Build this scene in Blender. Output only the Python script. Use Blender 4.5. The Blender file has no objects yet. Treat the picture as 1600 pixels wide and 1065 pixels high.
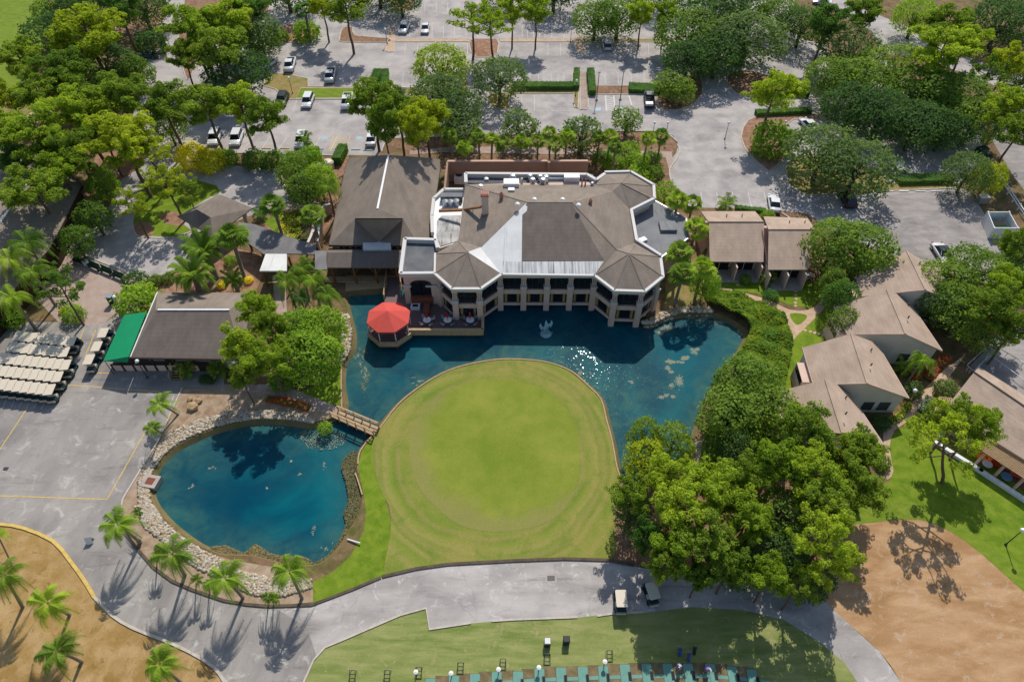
import bpy, bmesh, math, random
import numpy as np
from mathutils import Vector, Matrix
from mathutils.geometry import tessellate_polygon
random.seed(7); RNG = np.random.default_rng(7)
C = bpy.context.scene.collection
R = math.radians
# ---------------- camera, sky, sun, exposure ----------------
FPX, PITCH, CAMH = 1067.0, R(48), 74.0
scn = bpy.context.scene
cam_d = bpy.data.cameras.new('camera'); cam = bpy.data.objects.new('camera', cam_d); C.objects.link(cam)
cam_d.sensor_width = 36; cam_d.lens = 36*FPX/1600; cam_d.clip_start = 1; cam_d.clip_end = 5000
cam.location = (0, 0, CAMH); cam.rotation_euler = (R(90)-PITCH, 0, 0)
scn.camera = cam
SUN_EL, SUN_AZ = R(48), R(10)          # azimuth clockwise from +Y
w = bpy.data.worlds.new('World'); scn.world = w; w.use_nodes = True
nt = w.node_tree; bg = nt.nodes['Background']
sky = nt.nodes.new('ShaderNodeTexSky'); sky.sky_type = 'NISHITA'; sky.sun_disc = False
sky.sun_elevation = SUN_EL; sky.sun_rotation = SUN_AZ; sky.air_density = 1.0; sky.dust_density = 1.0
nt.links.new(sky.outputs[0], bg.inputs[0]); bg.inputs[1].default_value = 0.14
sl = bpy.data.lights.new('sun', 'SUN'); sl.energy = 4.4; sl.angle = R(0.5); sl.color = (1, .955, .88)
sun = bpy.data.objects.new('sun', sl); C.objects.link(sun)
sd = Vector((math.sin(SUN_AZ)*math.cos(SUN_EL), math.cos(SUN_AZ)*math.cos(SUN_EL), math.sin(SUN_EL)))
sun.rotation_euler = sd.to_track_quat('Z', 'Y').to_euler(); sun.location = sd*300
scn.view_settings.view_transform = 'Standard'; scn.view_settings.look = 'None'
scn.view_settings.exposure = 0.0; scn.view_settings.gamma = 1
scn.cycles.max_bounces = 6; scn.cycles.transparent_max_bounces = 4
scn.cycles.sample_clamp_indirect = 6

def ray(u, v):
    a = (u-800)/FPX; b = (v-532.5)/FPX
    return Vector((a, math.cos(PITCH)-b*math.sin(PITCH), -(math.sin(PITCH)+b*math.cos(PITCH))))
def P(u, v, z=0.0):
    d = ray(u, v); return Vector((0, 0, CAMH)) + d*((CAMH-z)/-d.z)
def PL(u, v, a, b, c):                 # where a sight line meets the plane of three points
    n = (b-a).cross(c-a); d = ray(u, v); o = Vector((0, 0, CAMH))
    return o + d*((a-o).dot(n)/d.dot(n))
def ppm(u, v, z=0.0):                  # picture pixels per metre
    d = ray(u, v); return FPX/((CAMH-z)/-d.z)

# ---------------- materials ----------------
MATS = {}
def srgb(r, g, b):
    return tuple(.74*((x/255)/12.92 if x <= 10 else ((x/255+.055)/1.055)**2.4) for x in (r, g, b))
class NT:
    def __init__(s, name):
        m = bpy.data.materials.new(name); m.use_nodes = True; s.m = m; s.t = m.node_tree
        s.b = s.t.nodes['Principled BSDF']; s.tc = s.t.nodes.new('ShaderNodeTexCoord')
    def n(s, typ, **kw):
        x = s.t.nodes.new('ShaderNode'+typ)
        for k, v in kw.items():
            if k in x.inputs.keys(): x.inputs[k].default_value = v
            else: setattr(x, k, v)
        return x
    def l(s, a, b): s.t.links.new(a, b)
    def noise(s, scale, detail=4, rough=.55, dist=0, vec=None, stretch=None):
        x = s.n('TexNoise'); x.inputs['Scale'].default_value = scale; x.inputs['Detail'].default_value = detail
        x.inputs['Roughness'].default_value = rough; x.inputs['Distortion'].default_value = dist
        v = vec or s.tc.outputs['Object']
        if stretch:
            mp = s.n('Mapping'); mp.inputs['Scale'].default_value = stretch[:3]
            if len(stretch) > 3: mp.inputs['Rotation'].default_value = (0, 0, stretch[3])
            s.l(v, mp.inputs[0]); v = mp.outputs[0]
        s.l(v, x.inputs['Vector']); return x.outputs['Fac']
    def ramp(s, fac, stops, interp='LINEAR'):
        x = s.n('ValToRGB'); x.color_ramp.interpolation = interp
        e = x.color_ramp.elements
        while len(e) < len(stops): e.new(.5)
        for i, (p, c) in enumerate(stops):
            e[i].position = p; e[i].color = (*c, 1) if len(c) == 3 else c
        s.l(fac, x.inputs[0]); return x.outputs[0]
    def mix(s, fac, a, b, mode='MIX'):
        x = s.n('MixRGB', blend_type=mode)
        if isinstance(fac, (int, float)): x.inputs[0].default_value = fac
        else: s.l(fac, x.inputs[0])
        for i, c in ((1, a), (2, b)):
            if isinstance(c, tuple): x.inputs[i].default_value = (*c, 1)
            else: s.l(c, x.inputs[i])
        return x.outputs[0]
    def bump(s, fac, strength=.3, dist=.05):
        x = s.n('Bump'); x.inputs['Strength'].default_value = strength; x.inputs['Distance'].default_value = dist
        s.l(fac, x.inputs['Height']); s.l(x.outputs[0], s.b.inputs['Normal'])
    def out(s, col, rough=.85, spec=.3, metal=0):
        if isinstance(col, tuple): s.b.inputs['Base Color'].default_value = (*col, 1)
        else: s.l(col, s.b.inputs['Base Color'])
        s.b.inputs['Roughness'].default_value = rough; s.b.inputs['Specular IOR Level'].default_value = spec
        s.b.inputs['Metallic'].default_value = metal
        return s.m
def K(c, f): return tuple(x*f for x in c)
def plain(name, c, rough=.6, spec=.4, metal=0, var=.12, sc=1.5):
    if name in MATS: return MATS[name]
    t = NT(name); col = t.mix(t.ramp(t.noise(sc, 5), [(.3, (0, 0, 0)), (.7, (1, 1, 1))]), K(c, 1-var), K(c, 1+var))
    MATS[name] = t.out(col, rough, spec, metal); return MATS[name]
def ground_mat(name, cols, s1, s2, s3, rough=.95, b=.4, stretch=None, fine=.35):
    """three tones blended by a large and a middle noise, with fine grain"""
    t = NT(name)
    big = t.ramp(t.noise(s1, 4, .55, .6, stretch=stretch), [(.35, (0, 0, 0)), (.62, (1, 1, 1))])
    mid = t.ramp(t.noise(s2, 5, .6, .3, stretch=stretch), [(.38, (0, 0, 0)), (.66, (1, 1, 1))])
    f = t.noise(s3, 3, .7)
    c = t.mix(big, cols[0], cols[1]); c = t.mix(mid, c, cols[2])
    if len(cols) > 3:
        c = t.mix(t.ramp(t.noise(s2*2.3, 6, .7, 1.0), [(.56, (0, 0, 0)), (.68, (1, 1, 1))]), c, cols[3])
    if 'asphalt' in name:
        nv = t.n('TexNoise'); nv.inputs['Scale'].default_value = .25; t.l(t.tc.outputs['Object'], nv.inputs['Vector'])
        ad = t.n('VectorMath', operation='MULTIPLY_ADD'); t.l(nv.outputs['Color'], ad.inputs[0]); ad.inputs[1].default_value = (5, 5, 0); t.l(t.tc.outputs['Object'], ad.inputs[2])
        vo = t.n('TexVoronoi', feature='DISTANCE_TO_EDGE'); vo.inputs['Scale'].default_value = .11; t.l(ad.outputs[0], vo.inputs['Vector'])
        c = t.mix(1, c, t.ramp(vo.outputs['Distance'], [(0, (.88, .87, .86)), (.008, (1, 1, 1))]), 'MULTIPLY')
        c = t.mix(1, c, t.ramp(t.noise(.16, 3, .5, .4), [(.36, (.82, .82, .83)), (.5, (1, 1, 1)), (.7, (1.07, 1.07, 1.06))]), 'MULTIPLY')
        c = t.mix(1, c, t.ramp(t.noise(.9, 5, .75, .6), [(.30, (.80, .79, .79)), (.42, (1, 1, 1))]), 'MULTIPLY')
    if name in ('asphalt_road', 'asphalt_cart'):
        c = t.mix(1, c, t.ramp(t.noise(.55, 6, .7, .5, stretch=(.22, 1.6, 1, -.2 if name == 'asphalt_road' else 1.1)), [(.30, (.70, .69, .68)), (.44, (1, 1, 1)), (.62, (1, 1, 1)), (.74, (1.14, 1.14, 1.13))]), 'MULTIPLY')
    c = t.mix(fine, c, t.ramp(f, [(.25, (.35, .35, .35)), (.75, (1.0, 1.0, 1.0))]), 'MULTIPLY')
    c = t.mix(1, c, (1.15, 1.15, 1.15), 'MULTIPLY')
    t.bump(f, b, .05)
    MATS[name] = t.out(c, rough, .15); return MATS[name]
A = ground_mat
A('forest_floor', [srgb(120, 92, 70), srgb(95, 98, 48), srgb(150, 118, 92), srgb(80, 92, 38)], .09, .5, 5)
A('mulch', [srgb(164, 124, 100), srgb(180, 144, 120), srgb(140, 102, 80)], .2, 1.1, 7)
A('tee_soil', [srgb(128, 110, 78), srgb(110, 96, 66), srgb(146, 130, 96)], .3, 1.2, 7)
A('sand_mulch', [srgb(176, 150, 124), srgb(154, 126, 100), srgb(188, 166, 142), srgb(140, 122, 92)], .15, .9, 6)
A('asphalt', [srgb(180, 172, 168), srgb(164, 157, 154), srgb(194, 186, 180)], .045, .33, 9, .9, .2, fine=.22)
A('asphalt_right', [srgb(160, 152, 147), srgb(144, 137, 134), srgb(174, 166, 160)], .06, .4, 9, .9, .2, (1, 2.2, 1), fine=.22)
A('asphalt_cart', [srgb(160, 153, 146), srgb(142, 136, 131), srgb(170, 163, 155), srgb(190, 184, 175)], .05, .22, 9, .9, .2, (1.5, .6, 1, -.35), fine=.2)
A('asphalt_road', [srgb(184, 177, 170), srgb(162, 155, 149), srgb(194, 187, 180), srgb(212, 206, 199)], .06, .3, 9, .9, .2, (.35, 1.6, 1, .1), fine=.2)
A('concrete', [srgb(186, 172, 158), srgb(172, 160, 150), srgb(198, 186, 172)], .1, .8, 7, .9, .2)
A('paver', [srgb(182, 158, 144), srgb(166, 143, 131), srgb(192, 172, 158)], .12, .7, 9, .9, .3)
A('tan_path', [srgb(206, 172, 140), srgb(190, 156, 128), srgb(216, 188, 160)], .3, 1.2, 8, .9, .3)
A('lawn', [srgb(118, 142, 40), srgb(104, 130, 34), srgb(134, 150, 50), srgb(146, 156, 64)], .09, .6, 9, .95, .5, (1, 2.4, 1, .5))
A('lawn_vivid', [srgb(112, 140, 30), srgb(96, 126, 26), srgb(134, 152, 46), srgb(126, 140, 56)], .12, .8, 9, .95, .5)
A('turf_range', [srgb(136, 146, 80), srgb(116, 134, 64), srgb(160, 162, 100), srgb(172, 160, 112)], .08, .45, 9, .95, .5, (.5, 2.6, 1, .12))
A('dry_grass', [srgb(176, 142, 84), srgb(158, 124, 70), srgb(192, 160, 112), srgb(140, 116, 62)], .07, .5, 7, .95, .5)
A('dirt_field', [srgb(186, 146, 106), srgb(166, 126, 82), srgb(204, 166, 126), srgb(200, 172, 144)], .05, .28, 6, .95, .4, (.7, 2.0, 1, -.9))
A('brown_turf', [srgb(160, 140, 80), srgb(120, 130, 60), srgb(170, 144, 100), srgb(130, 100, 70)], .12, .7, 8)
A('pond_mud', [srgb(150, 132, 86), srgb(112, 108, 58), srgb(130, 112, 84), srgb(90, 96, 50)], .3, 1.3, 6)
A('pond_bed', [srgb(60, 80, 50), srgb(40, 60, 60), srgb(90, 90, 60)], .2, 1, 5)
A('kerb_concrete', [srgb(206, 192, 176), srgb(190, 178, 164), srgb(214, 204, 190)], .3, 1.5, 9, .85, .2)
A('dark_kerb', [srgb(96, 84, 70), srgb(82, 74, 64), srgb(110, 96, 80)], .3, 1.5, 9, .85, .2)
A('soil_brown', [srgb(146, 112, 88), srgb(122, 94, 70), srgb(164, 130, 104)], .2, 1.1, 7)
plain('yellow_paint', srgb(226, 190, 100), .7, var=.2, sc=2.5)
plain('white_line', srgb(214, 210, 204), .7, var=.2, sc=3)
plain('faint_line', srgb(214, 210, 205), .7, var=.1, sc=3)
plain('blue_paint', srgb(170, 196, 206), .7, var=.1)
def shingle(name, c, c2, k=1.0):
    t = NT(name); n1 = t.ramp(t.noise(.22, 5, .6, .5), [(.35, (0, 0, 0)), (.65, (1, 1, 1))])
    col = t.mix(n1, c, c2)
    st = t.ramp(t.noise(1.0, 3, .5, 0, stretch=(1.2, .5, .5)), [(.35, K((1, 1, 1), .88)), (.7, (1.06, 1.06, 1.06))])
    col = t.mix(1, col, st, 'MULTIPLY')
    wv = t.n('TexWave', wave_type='BANDS', bands_direction='Z'); wv.inputs['Scale'].default_value = 1.6
    wv.inputs['Distortion'].default_value = .6; wv.inputs['Detail'].default_value = 2
    t.l(t.tc.outputs['Object'], wv.inputs['Vector'])
    col = t.mix(.16, col, t.ramp(wv.outputs['Fac'], [(0, (.72, .72, .72)), (.4, (1.05, 1.05, 1.05))]), 'MULTIPLY')
    br = t.noise(7, 3, .8); col = t.mix(.45, col, t.ramp(br, [(.3, (.6, .6, .6)), (.7, (1.15, 1.15, 1.15))]), 'MULTIPLY')
    t.bump(br, .5, .03); MATS[name] = t.out(col, .9, .2)
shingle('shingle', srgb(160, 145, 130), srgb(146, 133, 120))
shingle('shingle_dark', srgb(132, 120, 110), srgb(122, 111, 103))  # darker tone, also put on some roof faces that lie in shade
shingle('shingle_pink', srgb(208, 183, 161), srgb(194, 169, 148))
shingle('shingle_grey', srgb(150, 146, 144), srgb(134, 130, 128))
def flat_roof(name, c, c2, dirty, amt=.55, stretch=(2.5, .3, 1)):
    t = NT(name); col = t.mix(t.ramp(t.noise(.4, 4), [(.35, (0, 0, 0)), (.65, (1, 1, 1))]), c, c2)
    d = t.ramp(t.noise(.9, 6, .7, .4, stretch=stretch), [(amt, (0, 0, 0)), (amt+.18, (1, 1, 1))])
    col = t.mix(d, col, dirty); MATS[name] = t.out(col, .8, .3)
flat_roof('white_membrane', srgb(244, 242, 236), srgb(228, 226, 222), srgb(190, 188, 184), .56, (3, .12, .2))
flat_roof('membrane_streaked', srgb(240, 238, 232), srgb(216, 214, 210), srgb(112, 116, 118), .47, (3.6, .1, .1))
flat_roof('grey_flat', srgb(142, 142, 142), srgb(124, 125, 128), srgb(98, 100, 104), .56)
flat_roof('dark_flat', srgb(118, 118, 118), srgb(90, 94, 100), srgb(160, 158, 152), .62)
flat_roof('patch_flat', srgb(214, 212, 206), srgb(160, 156, 150), srgb(92, 88, 84), .5, (1.8, .35, 1))
plain('white_paint', srgb(246, 245, 242), .55, var=.05)
plain('stucco', srgb(232, 201, 182), .9, .2, var=.06, sc=.8)
plain('stucco_pink', srgb(222, 184, 162), .9, .2, var=.06, sc=.8)
plain('stucco_grey', srgb(222, 216, 204), .9, .2, var=.06, sc=.8)
plain('terracotta_wall', srgb(182, 150, 130), .9, .2, var=.1, sc=.5)
plain('cap_white', srgb(220, 216, 210), .7, var=.04)
plain('glass_dark', (.012, .015, .02), .06, .6, var=.3)
plain('glass_mid', (.05, .06, .06), .08, .6, var=.3)
plain('curtain', srgb(186, 158, 96), .9, var=.1)
plain('curtain_pale', srgb(190, 192, 170), .9, var=.1)
plain('fascia_brown', srgb(84, 68, 56), .8, var=.1)
plain('deck_grey', srgb(128, 108, 106), .8, .2, var=.08, sc=2)
plain('brick_red', srgb(140, 84, 66), .85, .2, var=.15, sc=3)
plain('wood_tan', srgb(196, 166, 128), .8, .2, var=.15, sc=2.5)
plain('wood_brown', srgb(138, 98, 64), .8, .2, var=.15, sc=2.5)
plain('wood_dark', srgb(74, 56, 42), .8, .2, var=.15, sc=2.5)
plain('canvas_red', srgb(226, 92, 80), .8, .2, var=.06, sc=.7)
plain('canvas_green', srgb(18, 150, 98), .75, .2, var=.05, sc=.7)
plain('metal_grey', (.45, .45, .45), .35, .5, .7, var=.1)
plain('metal_dark', (.05, .05, .055), .5, .4, .2, var=.1)
plain('rubber', (.02, .02, .02), .8, .2, var=.1)
plain('cream', srgb(226, 212, 188), .45, .4, var=.05)
plain('cart_teal', srgb(12, 62, 72), .35, .5, var=.1)
plain('seat_cream', srgb(206, 190, 164), .6, var=.05)
plain('bark_pine', srgb(120, 98, 82), .95, .1, var=.25, sc=4)
plain('bark_oak', srgb(104, 94, 82), .95, .1, var=.25, sc=3)
plain('bark_palm', srgb(150, 134, 116), .95, .1, var=.2, sc=5)
plain('rock_pale', srgb(196, 182, 158), .95, .15, var=.25, sc=.9)
plain('rock_tan', srgb(186, 158, 120), .95, .15, var=.25, sc=1.2)
plain('statue', srgb(150, 190, 198), .4, .4, .2, var=.15, sc=5)
plain('mat_teal', srgb(120, 166, 150), .9, .1, var=.1)
plain('mat_blue', srgb(20, 120, 128), .9, .1, var=.1)
plain('tray_black', (.02, .02, .022), .6, var=.1)
plain('red_cloth', srgb(180, 28, 48), .8, var=.1)
plain('globe', (.8, .8, .78), .3, .5, var=.02)
plain('green_paint', srgb(20, 80, 52), .6, var=.1)
plain('bin_green', srgb(30, 110, 62), .6, var=.1)
plain('copper', srgb(160, 110, 60), .45, .4, .4, var=.2)
plain('red_roof_vent', srgb(186, 126, 110), .7, var=.3, sc=6)
def leaf_mat(name, c1, c2, c3=None, tr=.44):
    t = NT(name); G = 1.0 if 'scum' in name or 'reed' in name else (1.6 if 'yellow' in name else 2.1 if 'pine' in name else 1.8)
    dz_ = lambda c: (c[0]*.86, c[1]*.97, c[2]+.010); c1, c2 = dz_(K(c1, G)), dz_(K(c2, G)); c3 = K(c3, G) if c3 else None
    g = t.n('NewGeometry'); oi = t.n('ObjectInfo')
    col = t.mix(t.ramp(g.outputs['Random Per Island'], [(0, (0, 0, 0)), (1, (1, 1, 1))]), c1, c2)
    big = t.ramp(t.noise(.55, 3, .5), [(.4, (0, 0, 0)), (.62, (1, 1, 1))])
    col = t.mix(big, col, c3 or K(c2, 1.15))
    rv = t.ramp(oi.outputs['Random'], [(0, (.78, .84, .8)), (1, (1.25, 1.14, 1.05))])
    col = t.mix(1, col, rv, 'MULTIPLY')
    t.out(col, .75, .06)
    tl = t.n('BsdfTranslucent'); tc = t.mix(1, col, (1.5, 1.5, .7), 'MULTIPLY'); t.l(tc, tl.inputs[0])
    ms = t.n('MixShader'); ms.inputs[0].default_value = tr
    t.l(t.b.outputs[0], ms.inputs[1]); t.l(tl.outputs[0], ms.inputs[2])
    t.l(ms.outputs[0], t.t.nodes['Material Output'].inputs[0]); MATS[name] = t.m; return t.m
L = leaf_mat
L('pine_mid', (.060, .086, .010), (.115, .148, .014)); L('pine_bright', (.092, .128, .010), (.165, .195, .014))
L('pine_yellow', (.17, .20, .010), (.26, .27, .014)); L('pine_dark', (.035, .07, .012), (.06, .105, .016))
L('oak_dark', (.030, .058, .016), (.06, .098, .024)); L('oak_olive', (.055, .082, .026), (.095, .128, .038))
L('oak_green', (.06, .098, .014), (.115, .158, .022)); L('leaf_bright', (.085, .140, .012), (.155, .215, .018))
L('leaf_yellow', (.34, .30, .012), (.52, .42, .02)); L('leaf_red', (.26, .04, .02), (.45, .10, .03), (.36, .06, .02))
L('leaf_orange', (.5, .17, .02), (.65, .25, .03)); L('leaf_purple', (.09, .02, .035), (.16, .04, .06), (.12, .03, .05))
L('palm_green', (.07, .11, .012), (.13, .175, .018)); L('palm_dark', (.035, .085, .018), (.07, .13, .024))
L('palm_bright', (.11, .16, .012), (.19, .235, .02)); L('hedge_green', (.05, .105, .012), (.09, .16, .018))
L('willow', (.12, .155, .022), (.19, .22, .035)); L('cover_green', (.06, .11, .012), (.11, .17, .018), (.13, .18, .02))
L('reed_brown', (.19, .15, .07), (.30, .24, .12), (.24, .20, .09), .1)
L('scum', (.22, .22, .16), (.34, .33, .26), (.28, .28, .2), .05)

# ---------------- mesh helpers ----------------
def rootloc(p):
    v = Vector((0, 0, 0))
    while p is not None: v = v + p.location; p = p.parent
    return v
class MB:
    def __init__(s): s.v = []; s.f = []; s.m = []; s.smooth = False
    def face(s, pts, m=0):
        i = len(s.v); s.v += [tuple(p) for p in pts]; s.f.append(tuple(range(i, i+len(pts)))); s.m.append(m); return s
    def grid(s, faces, pts, m=0):
        i = len(s.v); s.v += [tuple(p) for p in pts]
        for f in faces: s.f.append(tuple(i+k for k in f)); s.m.append(m)
        return s
    def box(s, cx, cy, z0, sx, sy, h, rz=0, m=0, taper=1.0):
        c, n = math.cos(rz), math.sin(rz); pts = []
        for z, k in ((z0, 1), (z0+h, taper)):
            for a, b in ((-1, -1), (1, -1), (1, 1), (-1, 1)):
                x, y = a*sx/2*k, b*sy/2*k; pts.append((cx+x*c-y*n, cy+x*n+y*c, z))
        return s.grid([(0, 3, 2, 1), (4, 5, 6, 7), (0, 1, 5, 4), (1, 2, 6, 5), (2, 3, 7, 6), (3, 0, 4, 7)], pts, m)
    def bar(s, a, b, wd, h, m=0, ext=0):       # horizontal-ish beam from a to b, top at the given points
        a, b = Vector(a), Vector(b); d = (b-a); d.normalize(); a = a-d*ext; b = b+d*ext
        n = Vector((-d.y, d.x, 0)); n = n.normalized()*wd/2 if n.length > 1e-6 else Vector((wd/2, 0, 0)); z = Vector((0, 0, h))
        pts = [a-n-z, a+n-z, b+n-z, b-n-z, a-n, a+n, b+n, b-n]
        return s.grid([(0, 1, 2, 3), (4, 7, 6, 5), (0, 4, 5, 1), (1, 5, 6, 2), (2, 6, 7, 3), (3, 7, 4, 0)], pts, m)
    def prism(s, poly, z0, z1, m=0, mt=None):
        p = [Vector((q[0], q[1], 0)) for q in poly]; n = len(p); i = len(s.v)
        s.v += [(q.x, q.y, z0) for q in p]+[(q.x, q.y, z1) for q in p]
        for t in tessellate_polygon([p]):
            s.f.append(tuple(i+n+k for k in t)); s.m.append(m if mt is None else mt)
        for k in range(n):
            j = (k+1) % n; s.f.append((i+k, i+j, i+n+j, i+n+k)); s.m.append(m)
        return s
    def sheet(s, poly, z=None, m=0):
        p = [Vector(q) for q in poly]; i = len(s.v)
        s.v += [(q.x, q.y, q.z if z is None else z) for q in p]
        for t in tessellate_polygon([p]): s.f.append(tuple(i+k for k in t)); s.m.append(m)
        return s
    def tube(s, path, radii, n=7, m=0, cap=True):
        path = [Vector(p) for p in path]; i0 = len(s.v)
        for k, p in enumerate(path):
            d = (path[min(k+1, len(path)-1)]-path[max(k-1, 0)]).normalized()
            a = d.cross(Vector((0, 1, 0)) if abs(d.y) < .9 else Vector((1, 0, 0))).normalized(); b = d.cross(a)
            r = radii[k] if isinstance(radii, (list, tuple)) else radii
            for j in range(n):
                t = 2*math.pi*j/n; s.v.append(tuple(p+a*math.cos(t)*r+b*math.sin(t)*r))
        for k in range(len(path)-1):
            for j in range(n):
                j2 = (j+1) % n
                s.f.append((i0+k*n+j, i0+k*n+j2, i0+(k+1)*n+j2, i0+(k+1)*n+j)); s.m.append(m)
        if cap:
            s.f.append(tuple(i0+j for j in range(n))); s.m.append(m)
            e = i0+(len(path)-1)*n; s.f.append(tuple(e+j for j in range(n))); s.m.append(m)
        return s
    def lathe(s, c, prof, n=14, m=0):
        i0 = len(s.v)
        for r, z in prof:
            for j in range(n):
                t = 2*math.pi*j/n; s.v.append((c[0]+r*math.cos(t), c[1]+r*math.sin(t), c[2]+z))
        for k in range(len(prof)-1):
            for j in range(n):
                j2 = (j+1) % n; s.f.append((i0+k*n+j, i0+k*n+j2, i0+(k+1)*n+j2, i0+(k+1)*n+j)); s.m.append(m)
        return s
    def ball(s, c, r, n=12, m=0, sz=1):
        return s.lathe(c, [(r*math.sin(math.pi*k/8)+1e-4, -r*sz*math.cos(math.pi*k/8)) for k in range(9)], n, m)
    def build(s, name, mats, parent=None, smooth=False, loc=None):
        if not isinstance(mats, (list, tuple)): mats = [mats]
        off = rootloc(parent) if loc is None else Vector(loc)
        me = bpy.data.meshes.new(name); me.from_pydata([tuple(Vector(v)-off) for v in s.v], [], s.f)
        for x in mats: me.materials.append(MATS[x] if isinstance(x, str) else x)
        me.polygons.foreach_set('material_index', s.m)
        if smooth: me.polygons.foreach_set('use_smooth', [True]*len(s.f))
        me.update()
        o = bpy.data.objects.new(name, me); C.objects.link(o); o.parent = parent
        if loc is not None and parent is None: o.location = loc
        return o
def arr_mesh(name, V, F, mat):            # V (N,3), F (M,k)
    me = bpy.data.meshes.new(name); V = np.asarray(V, np.float32); F = np.asarray(F, np.int32); k = F.shape[1]
    me.vertices.add(len(V)); me.vertices.foreach_set('co', V.ravel())
    me.loops.add(F.size); me.loops.foreach_set('vertex_index', F.ravel())
    me.polygons.add(len(F)); me.polygons.foreach_set('loop_start', np.arange(0, F.size, k, dtype=np.int32))
    me.update(calc_edges=True); me.materials.append(MATS[mat] if isinstance(mat, str) else mat); return me
def tag(o, label=None, cat=None, group=None, kind=None):
    for k, v in (('label', label), ('category', cat), ('group', group), ('kind', kind)):
        if v: o[k] = v
    return o
def thing(name, label, cat, loc=(0, 0, 0), rz=0, group=None):
    o = bpy.data.objects.new(name, None); C.objects.link(o); o.location = loc; o.rotation_euler = (0, 0, rz)
    o.empty_display_size = .3
    return tag(o, label, cat, group)
def copy_tree(o, parent=None):
    c = o.copy(); C.objects.link(c); c.parent = parent
    for ch in [x for x in KIDS.get(o.name, kids(o))]: copy_tree(ch, c)
    return c
KIDS = {}
def kids(o):
    KIDS[o.name] = [x for x in o.children]; return KIDS[o.name]
def struct(o): o['kind'] = 'structure'; return o
def smooth_line(pts, closed=True, n=5):
    out = []; N = len(pts)
    for i in range(N if closed else N-1):
        g = lambda k: Vector(pts[k % N]) if closed else Vector(pts[min(max(k, 0), N-1)])
        p0, p1, p2, p3 = g(i-1), g(i), g(i+1), g(i+2)
        for k in range(n):
            t = k/n
            out.append(.5*((2*p1)+(p2-p0)*t+(2*p0-5*p1+4*p2-p3)*t*t+(3*p1-p0-3*p2+p3)*t**3))
    if not closed: out.append(Vector(pts[-1]))
    return out
def px(pts, z=0, sm=0, closed=True):
    q = smooth_line(pts_v(pts), closed, sm) if sm else pts_v(pts)
    return [P(p.x, p.y, z) for p in q]
def pts_v(pts): return [Vector((p[0], p[1], 0)) for p in pts]
# ---------------- terrain with the pond cut into it ----------------
POND = [(537,637),(534,600),(536,566),(549,545),(551,520),(545,492),(541,474),(542,456),(600,450),(640,425),(820,405),(1000,425),(1014,470),
 (1010,503),(1022,503),(1038,495),(1062,490),(1092,488),(1122,490),(1150,503),(1168,520),(1158,545),(1142,570),(1126,590),(1108,622),
 (1096,650),(1086,682),(1082,720),(1060,745),(1020,760),(972,748),(965,728),(958,690),(949,655),(940,622),(918,600),(892,578),(858,565),
 (820,560),(775,560),(725,569),(690,582),(655,603),(622,630),(596,660),(584,676),(563,702),(558,725),(560,745),(566,770),(562,800),(545,830),(522,862),(500,880),
 (470,884),(430,878),(395,868),(350,866),(318,855),(288,836),(258,810),(238,783),(233,758),(240,735),(256,712),(284,692),(326,673),
 (370,660),(410,655),(455,657),(490,662),(515,652)]
pond_px = smooth_line(pts_v(POND), True, 4)
pond = [P(p.x, p.y, 0) for p in pond_px]
outer = [Vector(q) for q in ((-1500, -300, 0), (1500, -300, 0), (1500, 2500, 0), (-1500, 2500, 0))]
mb = MB(); allv = outer+pond; mb.v = [tuple(q) for q in allv]
for t in tessellate_polygon([outer, pond]): mb.f.append(t); mb.m.append(0)
struct(mb.build('ground', 'forest_floor'))
def inward(poly, d):
    out = []; n = len(poly)
    area = sum(poly[i].x*poly[(i+1) % n].y-poly[(i+1) % n].x*poly[i].y for i in range(n))
    s = 1 if area > 0 else -1
    for i in range(n):
        t = (poly[(i+1) % n]-poly[i-1]); t.z = 0; t.normalize(); out.append(poly[i]+Vector((-t.y, t.x, 0))*d*s)
    return out
WZ = -0.6
bk = MB(); in1 = inward(pond, .7); n = len(pond)
for i in range(n):
    j = (i+1) % n
    bk.face([pond[i], pond[j], in1[j]+Vector((0, 0, -.85)), in1[i]+Vector((0, 0, -.85))])
bk.sheet([Vector((-60, 20, -2.2)), Vector((45, 20, -2.2)), Vector((45, 95, -2.2)), Vector((-60, 95, -2.2))])
struct(bk.build('pond_bank', 'pond_mud'))
# water
t = NT('water')
shore = t.ramp(t.noise(.075, 4, .6, .8), [(.42, (0, 0, 0)), (.66, (1, 1, 1))])
att = t.n('Attribute', attribute_name='shore')
col = t.mix(shore, srgb(0, 70, 92), srgb(0, 104, 116))
mk = t.ramp(t.noise(.35, 6, .7, 1.2), [(.4, (0, 0, 0)), (.75, (1, 1, 1))])
m1 = t.n('Math', operation='MULTIPLY'); t.l(att.outputs['Fac'], m1.inputs[0]); t.l(mk, m1.inputs[1])
m2 = t.n('Math', operation='MULTIPLY_ADD'); t.l(att.outputs['Fac'], m2.inputs[0]); m2.inputs[1].default_value = .36; t.l(m1.outputs[0], m2.inputs[2])
m2.use_clamp = True
col = t.mix(m2.outputs[0], col, srgb(72, 112, 100))
t.bump(t.noise(4.5, 3, .7, .1), .1, .03)
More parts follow.
